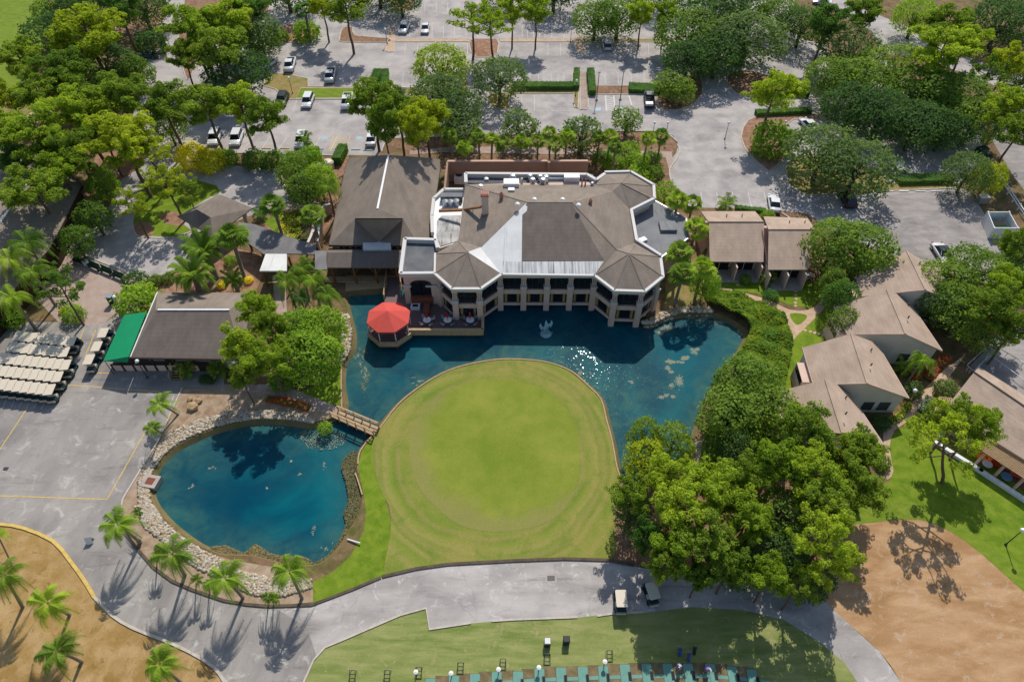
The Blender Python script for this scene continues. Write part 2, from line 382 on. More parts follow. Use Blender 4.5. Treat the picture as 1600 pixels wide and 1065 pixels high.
# small smooth facets between roughened wavelets: they glitter where they mirror the sun
sp = t.ramp(t.noise(3.6, 2, .6), [(.665, (0, 0, 0)), (.675, (1, 1, 1))])
rg_ = t.n('Math', operation='MULTIPLY_ADD'); t.l(sp, rg_.inputs[0]); rg_.inputs[1].default_value = -.44; rg_.inputs[2].default_value = .5
z3 = t.n('Math', operation='MULTIPLY_ADD'); t.l(sp, z3.inputs[0]); z3.inputs[1].default_value = .25; z3.inputs[2].default_value = .02
bp = [x for x in t.t.nodes if x.type == 'BUMP'][0]; bp.inputs['Strength'].default_value = .18; bp.inputs['Distance'].default_value = .02
MATS['water'] = t.out(col, .4, .22); t.l(rg_.outputs[0], t.b.inputs['Roughness']); t.l(z3.outputs[0], t.b.inputs['Specular IOR Level'])
xs = np.arange(-58, 42, 1.0); ys = np.arange(28, 92, 1.0)
gx, gy = np.meshgrid(xs, ys); pp = np.array([[p.x, p.y] for p in pond])
px_, py_ = gx.ravel(), gy.ravel(); a = pp; b = np.roll(pp, -1, 0)
dist = np.full(px_.shape, 1e9); inside = np.zeros(px_.shape, bool)
for i in range(len(a)):
    ab = b[i]-a[i]; ap = np.stack([px_-a[i, 0], py_-a[i, 1]], 1)
    tt = np.clip((ap@ab)/max(ab@ab, 1e-9), 0, 1); dd = np.hypot(ap[:, 0]-tt*ab[0], ap[:, 1]-tt*ab[1]); dist = np.minimum(dist, dd)
    cnd = ((a[i, 1] > py_) != (b[i, 1] > py_)); xi = a[i, 0]+(py_-a[i, 1])/(b[i, 1]-a[i, 1]+1e-12)*(b[i, 0]-a[i, 0]); inside ^= (cnd & (px_ < xi))
V = np.stack([px_, py_, np.full(px_.shape, WZ)], 1); nx, ny = len(xs), len(ys)
idx = np.arange(nx*ny).reshape(ny, nx); near = (inside | (dist < 2.5)).reshape(ny, nx)
F = np.stack([idx[:-1, :-1], idx[:-1, 1:], idx[1:, 1:], idx[1:, :-1]], -1)
keep = near[:-1, :-1] | near[:-1, 1:] | near[1:, 1:] | near[1:, :-1]; F = F[keep]
me = arr_mesh('water', V, F, 'water')
# water is shallower and greener near the banks and on the shelves
sh = np.clip(1-dist/5.5, 0, 1)**1.3
for (u, v, r, k) in ((960, 640, 9, .8), (880, 548, 10, .55), (800, 548, 9, .5), (1040, 610, 6, .5), (575, 580, 5, .9), (560, 620, 4, .7), (545, 600, 4, .6), (480, 680, 6, .45), (1110, 520, 7, .35), (930, 580, 9, .5), (300, 690, 7, .6), (700, 555, 7, .4), (250, 770, 5, .5), (1000, 560, 6, .4)):
    q = P(u, v, WZ); sh = np.maximum(sh, k*np.exp(-((px_-q.x)**2+(py_-q.y)**2)/r**2))
at = me.attributes.new('shore', 'FLOAT', 'POINT'); at.data.foreach_set('value', sh.astype(np.float32))
wo = bpy.data.objects.new('water', me); C.objects.link(wo); struct(wo)

# ---------------- ground sheets ----------------
def sheet(name, pts, mat, z=.02, sm=0):
    return struct(MB().sheet(px(pts, z, sm)).build(name, mat))
ASPH = [(262,-40),(262,10),(256,34),(238,52),(226,90),(222,140),(212,165),(202,200),(220,235),(262,262),(330,236),(432,240),(592,243),(606,216),(950,206),(1034,204),
 (1052,212),(1060,226),(1056,240),(1046,252),(1046,268),(1052,290),(1064,298),(1072,324),(1196,327),(1262,334),(1300,360),(1390,400),(1470,420),(1640,470),(1640,400),(1560,372),(1548,350),(1520,305),
 (1500,292),(1530,250),(1540,200),(1480,170),(1420,130),(1390,95),(1372,84),(1340,118),(1300,122),(1292,70),(1250,60),(1235,-40)]
sheet('parking_lot', ASPH, 'asphalt', .02)
sheet('side_road', [(1225,-40),(1275,-40),(1312,-4),(1368,22),(1455,56),(1512,90),(1600,122),(1660,146),(1660,176),(1600,150),(1520,122),(1440,88),(1402,86),(1376,84),(1362,48),(1310,22)], 'asphalt', .03)
sheet('side_lot', [(1560,150),(1700,190),(1700,330),(1625,330),(1580,270),(1548,215)], 'asphalt_right', .02)
sheet('right_parking', [(1380,305),(1495,296),(1520,305),(1536,330),(1556,372),(1640,396),(1640,470),(1500,432),(1470,418),(1400,404),(1360,380),(1352,340)], 'asphalt_right', .032)
sheet('court_lot', [(1516,572),(1556,528),(1600,490),(1680,450),(1700,640),(1620,640)], 'asphalt_right', .02)
# drop-off drive and forecourt
sheet('drop_off_drive', [(240,232),(262,230),(330,255),(352,258),(436,264),(450,300),(452,318),(410,330),(352,352),(352,372),(300,365),(330,395),(330,410),(262,428),(215,436),(190,425),(132,402),(100,392),(125,372),(150,345),(170,322),(190,280),(215,262)], 'asphalt', .024)
sheet('forecourt', [(92,392),(132,398),(190,422),(240,428),(215,462),(185,485),(160,507),(125,507),(95,507),(60,470),(72,430)], 'paver', .022)
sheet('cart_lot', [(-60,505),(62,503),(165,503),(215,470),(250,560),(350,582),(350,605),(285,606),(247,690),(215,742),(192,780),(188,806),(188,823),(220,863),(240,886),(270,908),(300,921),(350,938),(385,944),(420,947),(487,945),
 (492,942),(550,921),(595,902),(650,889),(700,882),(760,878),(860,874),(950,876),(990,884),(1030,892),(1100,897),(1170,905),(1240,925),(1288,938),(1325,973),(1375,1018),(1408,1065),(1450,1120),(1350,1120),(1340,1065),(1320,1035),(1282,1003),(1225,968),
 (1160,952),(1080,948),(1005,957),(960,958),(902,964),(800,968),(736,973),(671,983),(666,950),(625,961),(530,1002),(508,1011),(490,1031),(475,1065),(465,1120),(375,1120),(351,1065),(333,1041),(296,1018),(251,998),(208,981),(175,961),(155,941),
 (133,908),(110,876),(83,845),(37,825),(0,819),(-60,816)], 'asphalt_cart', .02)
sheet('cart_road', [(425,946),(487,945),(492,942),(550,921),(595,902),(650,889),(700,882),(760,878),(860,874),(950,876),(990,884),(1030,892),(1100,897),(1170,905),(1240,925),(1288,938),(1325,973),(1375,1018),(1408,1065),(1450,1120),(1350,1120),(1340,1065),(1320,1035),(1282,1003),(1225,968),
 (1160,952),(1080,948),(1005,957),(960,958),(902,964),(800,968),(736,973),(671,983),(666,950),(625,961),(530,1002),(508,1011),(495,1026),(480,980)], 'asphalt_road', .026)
# grass, soil and sand
sheet('dry_grass', [(-60,816),(0,819),(37,825),(83,845),(110,876),(133,908),(155,941),(175,961),(208,981),(251,998),(296,1018),(333,1041),(351,1065),(375,1130),(-100,1130)], 'dry_grass', .028)
sheet('driving_range', [(475,1065),(490,1031),(508,1011),(530,1002),(625,961),(666,950),(671,983),(736,973),(800,968),(902,964),(960,958),(1005,957),(1080,948),(1160,952),(1225,968),(1282,1003),(1320,1035),(1340,1065),(1355,1120),(1100,1200),(800,1210),(455,1200)], 'turf_range', .03)
sheet('dirt_field', [(1300,830),(1345,812),(1400,808),(1440,806),(1490,822),(1540,860),(1600,915),(1720,1010),(1720,1150),(1450,1150),(1408,1065),(1375,1018),(1325,973),(1288,938),(1270,890)], 'dirt_field', .024, 2)
sheet('lawn', [(1385,690),(1400,672),(1424,658),(1450,622),(1478,615),(1500,640),(1560,690),(1720,800),(1720,1010),(1600,915),(1540,860),(1490,822),(1440,800),(1400,782),(1330,800),(1330,770),(1390,752)], 'lawn_vivid', .028)
sheet('lawn_fringe', [(1320,815),(1340,795),(1400,778),(1450,795),(1510,826),(1560,862),(1620,910),(1720,985),(1720,1020),(1600,924),(1535,866),(1485,830),(1440,812),(1395,812),(1345,818)], 'lawn', .034, 2)
sheet('upper_lawn', [(-120,-60),(70,-60),(78,20),(72,62),(50,100),(24,140),(0,160),(-120,200)], 'lawn', .02)
sheet('garden_path', [(-60,215),(0,192),(40,180),(80,160),(88,175),(50,196),(12,212),(10,238),(-60,262)], 'tan_path', .03)
sheet('upper_verge', [(-60,170),(30,140),(80,120),(92,155),(40,178),(0,190),(-60,214)], 'brown_turf', .022)
sheet('cottage_lawn', [(1118,428),(1290,442),(1280,470),(1266,482),(1235,476),(1180,458),(1120,452)], 'lawn_vivid', .03)
sheet('lower_cottage_lawn', [(1292,480),(1310,520),(1262,545),(1238,545),(1240,528),(1268,500)], 'lawn_vivid', .028)
sheet('side_lawn', [(1238,545),(1262,545),(1268,600),(1225,612),(1218,590)], 'lawn_vivid', .028)
sheet('cottage_path', [(1118,446),(1165,458),(1205,470),(1232,483),(1262,484),(1282,470),(1288,445),(1295,448),(1293,474),(1280,490),(1262,508),(1242,528),(1232,540),(1226,515),(1222,500),(1190,478),(1150,462),(1118,452)], 'tan_path', .036, 2)
sheet('path_lawn_island', [(1236,489),(1258,491),(1260,497),(1250,506),(1243,506),(1236,497)], 'lawn_vivid', .046, 3)
sheet('unit_path', [(1500,560),(1512,548),(1482,590),(1462,612),(1440,636),(1424,655),(1398,672),(1390,700),(1396,735),(1388,748),(1376,748),(1386,735),(1382,700),(1380,676),(1392,660),(1416,640),(1432,620),(1452,600),(1478,575)], 'tan_path', .04, 2)
sheet('mulch_bed', [(285,607),(350,605),(420,606),(500,625),(530,640),(520,652),(488,660),(450,655),(400,652),(365,656),(320,668),(280,688),(252,710),(236,738),(230,760),(234,790),(258,815),(290,842),(320,862),(360,874),(420,884),(470,894),(489,912),(489,940),(420,946),(385,943),(350,937),(300,920),(270,907),(240,885),(220,862),(188,822),(188,806),(192,780),(215,742),(247,690)], 'sand_mulch', .026)
sheet('brick_walk', [(350,600),(420,600),(440,560),(425,430),(445,425),(452,560),(440,600),(470,612),(520,632),(532,640),(522,648),(500,642),(440,618),(350,608)], 'paver', .04)
sheet('bank_lawn', [(490,908),(489,942),(550,921),(595,902),(610,898),(612,820),(600,770),(588,740),(585,700),(594,672),(600,668),(586,678),(566,702),(560,725),(562,745),(568,770),(572,800),(568,830),(548,868),(520,893)], 'lawn_vivid', .03)
sheet('little_lawn', [(466,612),(500,600),(518,575),(532,560),(533,600),(533,632),(520,632)], 'lawn_vivid', .03)
sheet('east_bank_soil', [(1010,503),(1038,495),(1040,440),(1100,430),(1118,450),(1060,489)], 'brown_turf', .02)
sheet('corner_bed', [(950,840),(968,748),(1010,762),(1100,760),(1290,820),(1300,935),(1240,924),(1170,904),(1100,896),(1030,891),(990,883),(960,874)], 'soil_brown', .014)
sheet('drop_off_lawn', [(208,350),(215,300),(250,280),(310,282),(338,290),(345,300),(320,312),(290,332),(286,350),(300,360),(270,370),(232,368)], 'lawn_vivid', .034)
sheet('tree_bed', [(208,352),(222,346),(236,350),(240,362),(230,371),(214,366)], 'mulch', .044, 3)
sheet('tree_bed', [(250,338),(270,330),(286,340),(286,352),(262,350)], 'mulch', .044, 3)
sheet('drive_bed', [(150,240),(215,232),(220,262),(190,280),(170,320),(150,345),(122,372),(98,392),(92,400),(80,400),(110,340),(140,285)], 'mulch', .03)
sheet('garden_bed', [(325,410),(350,384),(400,395),(410,425),(400,458),(246,458),(240,440),(270,428)], 'mulch', .03)
sheet('entrance_bed', [(440,262),(545,240),(545,290),(520,345),(490,380),(440,375),(400,345),(440,318)], 'mulch', .018)
sheet('entry_walk', [(395,330),(440,318),(470,300),(500,318),(505,345),(490,395),(480,395),(478,345),(450,326),(410,340)], 'paver', .03)
sheet('flower_ground', [(410,345),(430,335),(472,330),(488,345),(478,378),(440,372)], 'lawn_vivid', .036)
sheet('north_walk', [(800,229),(1050,237),(1052,262),(1046,268),(1040,246),(1020,244),(800,240),(690,238),(640,242),(640,236),(700,230)], 'paver', .03)
sheet('north_bed', [(600,225),(700,216),(950,209),(1034,206),(1052,214),(1058,228),(1050,244),(1040,238),(800,229),(640,236)], 'soil_brown', .024)
sheet('service_walk', [(690,240),(930,243),(1040,250),(1052,295),(1064,310),(1060,330),(1100,340),(1100,432),(1040,440),(1020,300),(920,268),(690,268)], 'soil_brown', .018)
sheet('court', [(540,455),(540,430),(628,430),(628,452),(600,450)], 'wood_tan', .03)
# ---------------- the putting green and its apron ----------------
gc = P(768, 706); ga = (P(908, 700)-P(632, 700)).length/2; gb = (P(768, 588)-P(768, 830)).length/2
t = NT('green_apron')
mp = t.n('Mapping'); mp.inputs['Location'].default_value = (-gc.x/ga, -gc.y/gb, 0); mp.inputs['Scale'].default_value = (1/ga, 1/gb, 0)
t.l(t.tc.outputs['Object'], mp.inputs[0])
ln = t.n('VectorMath', operation='LENGTH'); t.l(mp.outputs[0], ln.inputs[0])
wob = t.n('Math', operation='MULTIPLY_ADD'); t.l(t.noise(.11, 3, .5), wob.inputs[0]); wob.inputs[1].default_value = .22; t.l(ln.outputs['Value'], wob.inputs[2])
fin = t.n('Math', operation='MULTIPLY_ADD'); t.l(t.noise(1.6, 4, .6), fin.inputs[0]); fin.inputs[1].default_value = .035; t.l(wob.outputs[0], fin.inputs[2])
G1, G2, G3, T1, T2 = srgb(134, 150, 58), srgb(118, 142, 44), srgb(150, 160, 70), srgb(176, 162, 96), srgb(164, 150, 92)
rg = t.ramp(fin.outputs[0], [(0, G1), (.565, G1), (.575, T2), (.60, G2), (.63, G3), (.66, T1), (.675, G1), (.70, T2), (.72, G2), (.74, T1), (.765, G1), (.80, G3), (.83, T1), (.86, G1), (.92, G1), (.97, G3)])
sc = t.n('Math', operation='MULTIPLY'); t.l(fin.outputs[0], sc.inputs[0]); sc.inputs[1].default_value = .5
rg.node.inputs[0].links and t.t.links.remove(rg.node.inputs[0].links[0]); t.l(sc.outputs[0], rg.node.inputs[0])
rg = t.mix(.35, rg, srgb(140, 150, 62))
c = t.mix(t.ramp(t.noise(.12, 5, .6, .5), [(.40, (0, 0, 0)), (.64, (.8, .8, .8))]), rg, srgb(168, 158, 84))
c = t.mix(t.ramp(t.noise(.4, 6, .7, .3), [(.5, (0, 0, 0)), (.7, (.7, .7, .7))]), c, srgb(112, 140, 46))
c = t.mix(.42, c, t.ramp(t.noise(5, 4, .8), [(.3, (.4, .4, .4)), (.75, (1.15, 1.15, 1.15))]), 'MULTIPLY')
t.bump(t.noise(8, 3, .7), .4, .04); MATS['green_apron'] = t.out(c, .95, .15)
t = NT('putting_green')
n1 = t.ramp(t.noise(.12, 5, .6, 0), [(.35, (0, 0, 0)), (.65, (1, 1, 1))])
c = t.mix(n1, srgb(126, 144, 46), srgb(154, 160, 64))
c = t.mix(t.ramp(t.noise(.4, 6, .7, .1), [(.48, (0, 0, 0)), (.72, (.6, .6, .6))]), c, srgb(116, 142, 38))
mp = t.n('Mapping'); mp.inputs['Location'].default_value = (-gc.x/ga, -gc.y/gb, 0); mp.inputs['Scale'].default_value = (1/ga, 1/gb, 0)
t.l(t.tc.outputs['Object'], mp.inputs[0]); ln = t.n('VectorMath', operation='LENGTH'); t.l(mp.outputs[0], ln.inputs[0])
mp.inputs['Location'].default_value = (-(gc.x+2.2)/ga, -(gc.y+2.4)/gb, 0)
e1 = t.n('Math', operation='MULTIPLY_ADD'); t.l(t.noise(.3, 6, .7, .3), e1.inputs[0]); e1.inputs[1].default_value = .5; t.l(ln.outputs['Value'], e1.inputs[2])
e2 = t.n('Math', operation='SUBTRACT'); t.l(e1.outputs[0], e2.inputs[0]); e2.inputs[1].default_value = .6
c = t.mix(t.ramp(e2.outputs[0], [(.52, (0, 0, 0)), (.72, (.62, .62, .62))]), c, srgb(158, 148, 92))
c = t.mix(.35, c, t.ramp(t.noise(5, 4, .8), [(.3, (.5, .5, .5)), (.75, (1.2, 1.2, 1.2))]), 'MULTIPLY')
MATS['putting_green'] = t.out(c, .95, .15)
sheet('green_surround', [(586,678),(598,662),(625,632),(657,605),(692,584),(726,571),(775,562),(820,562),(857,567),(890,580),(916,602),(938,624),(947,656),(956,690),(963,728),(968,752),(960,800),(962,840),(955,873),(860,871),(760,875),(700,879),(650,886),(610,898),(600,890),(606,855),(611,825),(608,790),(590,755),(580,715)], 'green_apron', .036, 2)
sheet('putting_green', [(645,668),(668,632),(705,606),(750,594),(800,594),(845,606),(880,632),(900,664),(905,705),(902,750),(885,790),(855,815),(810,828),(760,830),(715,818),(680,790),(655,760),(640,715)], 'putting_green', .048, 4)
def strip(name, pts, wd, mat, z=.03, h=0.0, sm=0, closed=False, isstruct=True):
    line = px(pts, 0, sm, closed); n = len(line); L_, R_ = [], []
    for i in range(n):
        a = line[(i-1) % n] if closed or i else line[0]; b = line[(i+1) % n] if closed or i < n-1 else line[-1]
        d = (b-a).normalized(); q = Vector((-d.y, d.x, 0))*wd/2; L_.append(line[i]+q); R_.append(line[i]-q)
    m = MB(); zz = Vector((0, 0, z+h)); z0 = Vector((0, 0, z-.03 if h else z))
    for i in range(n if closed else n-1):
        j = (i+1) % n; m.face([L_[i]+zz, L_[j]+zz, R_[j]+zz, R_[i]+zz])
        if h:
            m.face([L_[i]+z0, L_[j]+z0, L_[j]+zz, L_[i]+zz]); m.face([R_[i]+z0, R_[j]+z0, R_[j]+zz, R_[i]+zz])
    if h and not closed:
        for k in (0, n-1): m.face([L_[k]+z0, R_[k]+z0, R_[k]+zz, L_[k]+zz])
    o = m.build(name, mat); return struct(o) if isstruct else o
KB = 'kerb_concrete'
strip('kerb', [(188,806),(188,823),(220,863),(240,886),(270,908),(300,921),(350,938),(385,944),(420,947),(487,945),(550,921),(595,902)], .3, 'dark_kerb', .03, .13)
strip('kerb', [(597,901),(650,888.5),(700,881.5),(800,876),(880,873),(950,875),(990,883)], .34, 'dark_kerb', .03, .13)
strip('kerb', [(-60,816),(0,819),(37,825),(83,845),(110,876),(133,908),(148,933)], .35, 'yellow_paint', .03, .12, 2)
strip('kerb', [(148,933),(175,961),(208,981),(251,998),(296,1018),(333,1041),(351,1065),(370,1100)], .28, KB, .03, .12, 2)
strip('kerb', [(465,1110),(475,1065),(490,1031),(508,1011),(530,1002),(625,961),(666,950),(671,983),(736,973)], .2, KB, .03, .1)
strip('kerb', [(768,970),(800,968),(902,964)], .2, KB, .03, .1)
strip('kerb', [(933,962),(960,958),(1005,956)], .2, KB, .03, .1)
strip('kerb', [(285,606),(247,690),(215,742),(192,780),(188,806)], .2, KB, .03, .1)
strip('kerb', [(1058,226),(1062,236),(1056,250),(1046,266),(1050,290)], .25, KB, .03, .12, 3)
strip('kerb', [(950,206),(1020,205),(1040,207),(1058,222)], .25, KB, .03, .12, 3)
strip('kerb', [(325,238),(432,241),(545,244)], .25, KB, .03, .12)
strip('kerb', [(1196,328),(1215,329),(1240,345)], .25, KB, .03, .12)
strip('kerb', [(208,352),(214,368),(240,372),(270,371),(300,362),(310,356)], .2, KB, .035, .08, 3)
strip('kerb', [(100,393),(132,399),(165,412),(192,422),(205,430)], .3, KB, .03, .12)
YL = [[(103,601),(236,611)],[(225,678),(168,779)],[(-40,773),(168,780)],[(43,637),(0,702)],[(146,582),(172,583)],[(131,515),(113,560)],[(150,515),(132,560)],[(235,611),(250,612)],[(172,507),(187,506)]]
for q in YL: strip('road_marking', q, .13, 'yellow_paint', .034)
for q in ([(12,620),(5,636)],[(25,620),(18,636)],[(36,624),(29,638)],[(48,624),(41,638)],[(60,624),(53,638)],[(72,626),(64,640)],[(272,618),(262,640)],[(8,505),(-4,525)]): strip('road_marking', q, .1, 'white_line', .034)
# stall lines
for k in range(-1, 5): strip('stall_line', [(835-20*4+20*k+(-1 if k < 1 else 0), 149.5), (835-80+20*k, 173)], .11, 'white_line', .034)
strip('stall_line', [(796,173),(896,173)], .12, 'white_line', .034)
for k in range(14): strip('stall_line', [(608+22*k, 113),(607.5+22*k, 133)], .08, 'faint_line', .034)
for k in range(5): strip('stall_line', [(821+20*k,115),(821+20*k,131)], .1, 'faint_line', .034)
for k in range(6): strip('stall_line', [(945+20.3*k,113),(946+20.3*k,131)], .1, 'faint_line', .034)
for k in range(13): strip('stall_line', [(640+17.6*k,40),(640+17.6*k,59)], .09, 'faint_line', .034)
for k in range(22): strip('stall_line', [(646+17.8*k,4),(646+17.8*k,19)], .09, 'faint_line', .034)
for k in range(9): strip('stall_line', [(614+19.5*k,68),(613+19.5*k,86)], .09, 'faint_line', .034)
for k in range(6): strip('stall_line', [(856+19.5*k,68),(856+19.5*k,87)], .09, 'faint_line', .034)
for k in range(6): strip('stall_line', [(962+17*k,68),(963+17*k,86)], .09, 'faint_line', .034)
for k in range(7): strip('stall_line', [(884+19*k-60,41),(884+19*k-60,59)], .09, 'faint_line', .034)
for k in range(5): strip('stall_line', [(1095+24.6*k,300),(1098+25.4*k,324)], .12, 'white_line', .034)
for k in range(10): strip('stall_line', [(385+27*k+(25 if k > 7 else 0)-50+(10-k)*1.0, 213),(374+27.5*k+(25 if k > 7 else 0)-50, 236)], .12, 'white_line', .034)
for k in range(3): strip('stall_line', [(408+28*k,156),(402+28*k,175)], .1, 'faint_line', .034)
hz = [(521,213),(547,213),(540,236),(514,236)]
strip('hatched_bay', hz, .14, 'yellow_paint', .036, closed=True)
for k in range(5): strip('hatched_bay', [(516+5*k,234-2*k),(526+4*k,214)], .12, 'yellow_paint', .036)
strip('crosswalk', [(946,149.5),(959,149.5),(961,173.5),(947.5,173.5)], .3, 'white_line', .036, closed=True)
for k in range(7): strip('crosswalk', [(948,152+3.2*k),(959.5,154+3.2*k)], .28, 'white_line', .038)
strip('stall_line', [(983,150),(987,165)], .3, 'white_line', .036)
for (u, v, a, b) in ((507,215.5,9,5),(561,215.5,9,5),(934.5,170.5,9,5.5),(971,169,8,4),(1018,103,7,3)):
    sheet('parking_symbol', [(u-a/2,v-b/2),(u+a/2,v-b/2),(u+a/2,v+b/2),(u-a/2,v+b/2)], 'blue_paint', .036)
# raised islands in the lots: kerb ring, soil on top
def island(pts, mat, sm=2, h=.13, kerbmat=KB):
    line = px(pts, 0, sm) ; inn = inward(line, .22); m = MB(); n = len(line); z = Vector((0, 0, h)); z0 = Vector((0, 0, .0))
    for i in range(n):
        j = (i+1) % n; m.face([line[i]+z0, line[j]+z0, line[j]+z, line[i]+z]); m.face([line[i]+z, line[j]+z, inn[j]+z, inn[i]+z])
        m.face([inn[i]+z, inn[j]+z, inn[j]+z*.8, inn[i]+z*.8])
    struct(m.build('kerb', kerbmat)); struct(MB().sheet([q+z*.8 for q in inn]).build('planted_island', mat))
island([(422,62),(426,50),(438,42),(455,38),(480,36),(494,40),(500,48),(492,60),(475,67),(450,67),(430,66)], 'mulch')
island([(530,62),(533,48),(540,42),(552,44),(556,56),(606,60),(606,67),(556,67),(532,66)], 'soil_brown')
island([(606,46),(614,40),(618,58),(616,82),(606,82),(601,80),(606,62)], 'tan_path', 1)
island([(618,61),(730,61),(736,62),(740,66),(690,66),(616,66)], 'tan_path', 1)
island([(732,66),(740,61),(776,61),(780,68),(778,84),(766,90),(744,90),(735,82)], 'mulch', 1)
island([(780,61),(896,61),(896,66),(782,66)], 'tan_path', 1)
island([(896,57),(911,57),(914,84),(900,84)], 'tan_path', 1)
island([(912,61),(1040,61),(1040,66),(912,67)], 'brown_turf', 1)
island([(608,-10),(650,-10),(648,8),(640,18),(612,18)], 'mulch', 1)
island([(415,114),(450,116),(482,123),(482,135),(560,136),(590,137),(590,155),(545,156),(446,156),(430,140),(412,135)], 'brown_turf', 1)
island([(470,138),(588,138),(588,154),(462,155)], 'lawn', 0, .15)
island([(606,137),(720,137),(722,124),(731,124),(731,152),(660,150),(606,148)], 'brown_turf', 1)
island([(764,146),(796,146),(796,170),(784,172),(768,167),(762,158)], 'brown_turf', 1)
island([(796,130),(896,130),(899,113),(905,113),(905,148),(904,170),(897,168),(896,147),(796,147)], 'brown_turf', 1)
island([(905,113),(919,114),(920,168),(916,172),(906,172)], 'paver', 0)
island([(919,113),(928,113),(930,152),(920,152)], 'lawn', 0)
island([(930,134),(1030,134),(1090,112),(1098,130),(1099,148),(1085,164),(1060,173),(1036,173),(1028,166),(1026,148),(930,148)], 'soil_brown', 1)
island([(1136,116),(1180,112),(1250,140),(1240,152),(1190,151),(1160,150),(1142,140)], 'soil_brown', 2)
island([(1160,200),(1168,188),(1186,180),(1232,176),(1300,180),(1305,186),(1240,187),(1228,196),(1232,225),(1228,245),(1212,262),(1200,268),(1180,252),(1163,232),(1157,215)], 'mulch', 1)
island([(1226,262),(1260,240),(1330,240),(1392,286),(1490,285),(1500,294),(1380,300),(1260,306),(1232,290)], 'brown_turf', 1)
island([(292,-30),(430,-30),(420,20),(400,36),(350,60),(312,90),(300,118),(292,126),(286,110),(276,70),(284,30)], 'soil_brown', 1)
island([(236,62),(250,55),(258,64),(255,76),(240,80),(226,80)], 'soil_brown', 1)
island([(180,-30),(258,-30),(264,24),(256,34),(236,44),(205,54),(180,50)], 'soil_brown', 1)

# ---------------- buildings ----------------
def roofpart(root, faces, mats, name='roof', th=.18, smooth=False):
    """faces: list of (points, material index); adds a thin underside so the roof has thickness"""
    m = MB()
    for pts, k in faces:
        m.face(pts, k); m.face([Vector(p)-Vector((0, 0, th)) for p in pts][::-1], k)
        n = len(pts)
        for i in range(n):
            a, b = Vector(pts[i]), Vector(pts[(i+1) % n]); z = Vector((0, 0, th)); m.face([a, b, b-z, a-z], k)
    return m.build(name, mats, root)
def edge(root, pts, name, mat, wd=.3, h=.35, up=.05, closed=False):
    m = MB(); n = len(pts)
    for i in range(n if closed else n-1):
        m.bar(Vector(pts[i])+Vector((0, 0, up)), Vector(pts[(i+1) % n])+Vector((0, 0, up)), wd, h, ext=.06)
    return m.build(name, mat, root)
def walls(root, pts, z0, z1, mat='stucco', name='wall', closed=True, th=.25):
    m = MB(); n = len(pts)
    for i in range(n if closed else n-1):
        a, b = Vector(pts[i]), Vector(pts[(i+1) % n]); a.z = b.z = z1; m.bar(a, b, th, z1-z0)
    return m.build(name, mat, root)
def bay_wall(root, a, b, nb, z0=-.6, zt=6.75, lower='window', curtains=True, first=True, last=True, seed=0, out=1):
    """two storey wall from a to b: piers with white caps and slim columns over them, a window pair in each bay"""
    rr = random.Random(seed); a = Vector((a[0], a[1], 0)); b = Vector((b[0], b[1], 0)); d = (b-a); Ln = d.length; d.normalize()
    nrm = Vector((d.y, -d.x, 0))*out; ang = math.atan2(d.y, d.x); S = Ln/nb
    def bx(m, s, z, ls, h, off, dep, k=0):
        c = a+d*s+nrm*off; m.box(c.x, c.y, z, ls, dep, h, ang, k)
    W = MB(); CP = MB()
    bx(W, Ln/2, .15, Ln, .5, 0, .3); bx(W, Ln/2, 2.55, Ln, .85, 0, .3); bx(W, Ln/2, 5.75, Ln, 1.0, 0, .3)
    for i in range(nb+1):
        if (i == 0 and not first) or (i == nb and not last): continue
        bx(W, S*i, z0, .85, 4.7, .22, .7); bx(W, S*i, 5.9, .85, .8, .22, .55)
        bx(CP, S*i, 4.1, 1.0, .28, .25, .85)
        for q in (-.28, 0, .28): bx(W, S*i+q, 4.38, .12, 1.55, .3, .14)
        bx(W, S*i, 4.38, .5, 1.55, .05, .2)
    W.build('wall', 'stucco', root); CP.build('pier_cap', 'cap_white', root)
    for i in range(nb):
        s = S*(i+.5); wl = S-.85
        up = MB(); bx(up, s, 3.4, wl, 2.35, -.22, .06); g = up.build('window', 'glass_dark', root)
        fr = MB()
        for q in np.linspace(-wl/2, wl/2, 4): bx(fr, s+q, 3.4, .06, 2.35, -.16, .06)
        bx(fr, s, 3.4, wl, .08, -.16, .07); bx(fr, s, 4.25, wl, .05, -.16, .06); fr.build('frame', 'metal_dark', g)
        rl = MB(); bx(rl, s, 4.15, wl, .05, .1, .05)
        for q in np.linspace(-wl/2, wl/2, 12): bx(rl, s+q, 3.4, .03, .78, .1, .03)
        rl.build('railing', 'metal_dark', root)
        lo = MB(); bx(lo, s, .65, wl, 1.9, -.12, .06); g = lo.build('window', 'glass_dark', root)
        if curtains:
            cm = MB(); cw = wl*.16; bx(cm, s-wl/2+cw*1.0, .7, cw, 1.75, -.07, .04); bx(cm, s+wl/2-cw*1.0, .7, cw, 1.75, -.07, .04); cm.build('curtain', 'curtain', g)
        fr = MB()
        for q in (-wl/2+.04, -wl*.28, wl*.28, wl/2-.04): bx(fr, s+q, .65, .07, 1.9, -.04, .05)
        bx(fr, s, .65, wl, .07, -.04, .06); bx(fr, s, 2.48, wl, .07, -.04, .06); fr.build('frame', 'metal_dark', g)
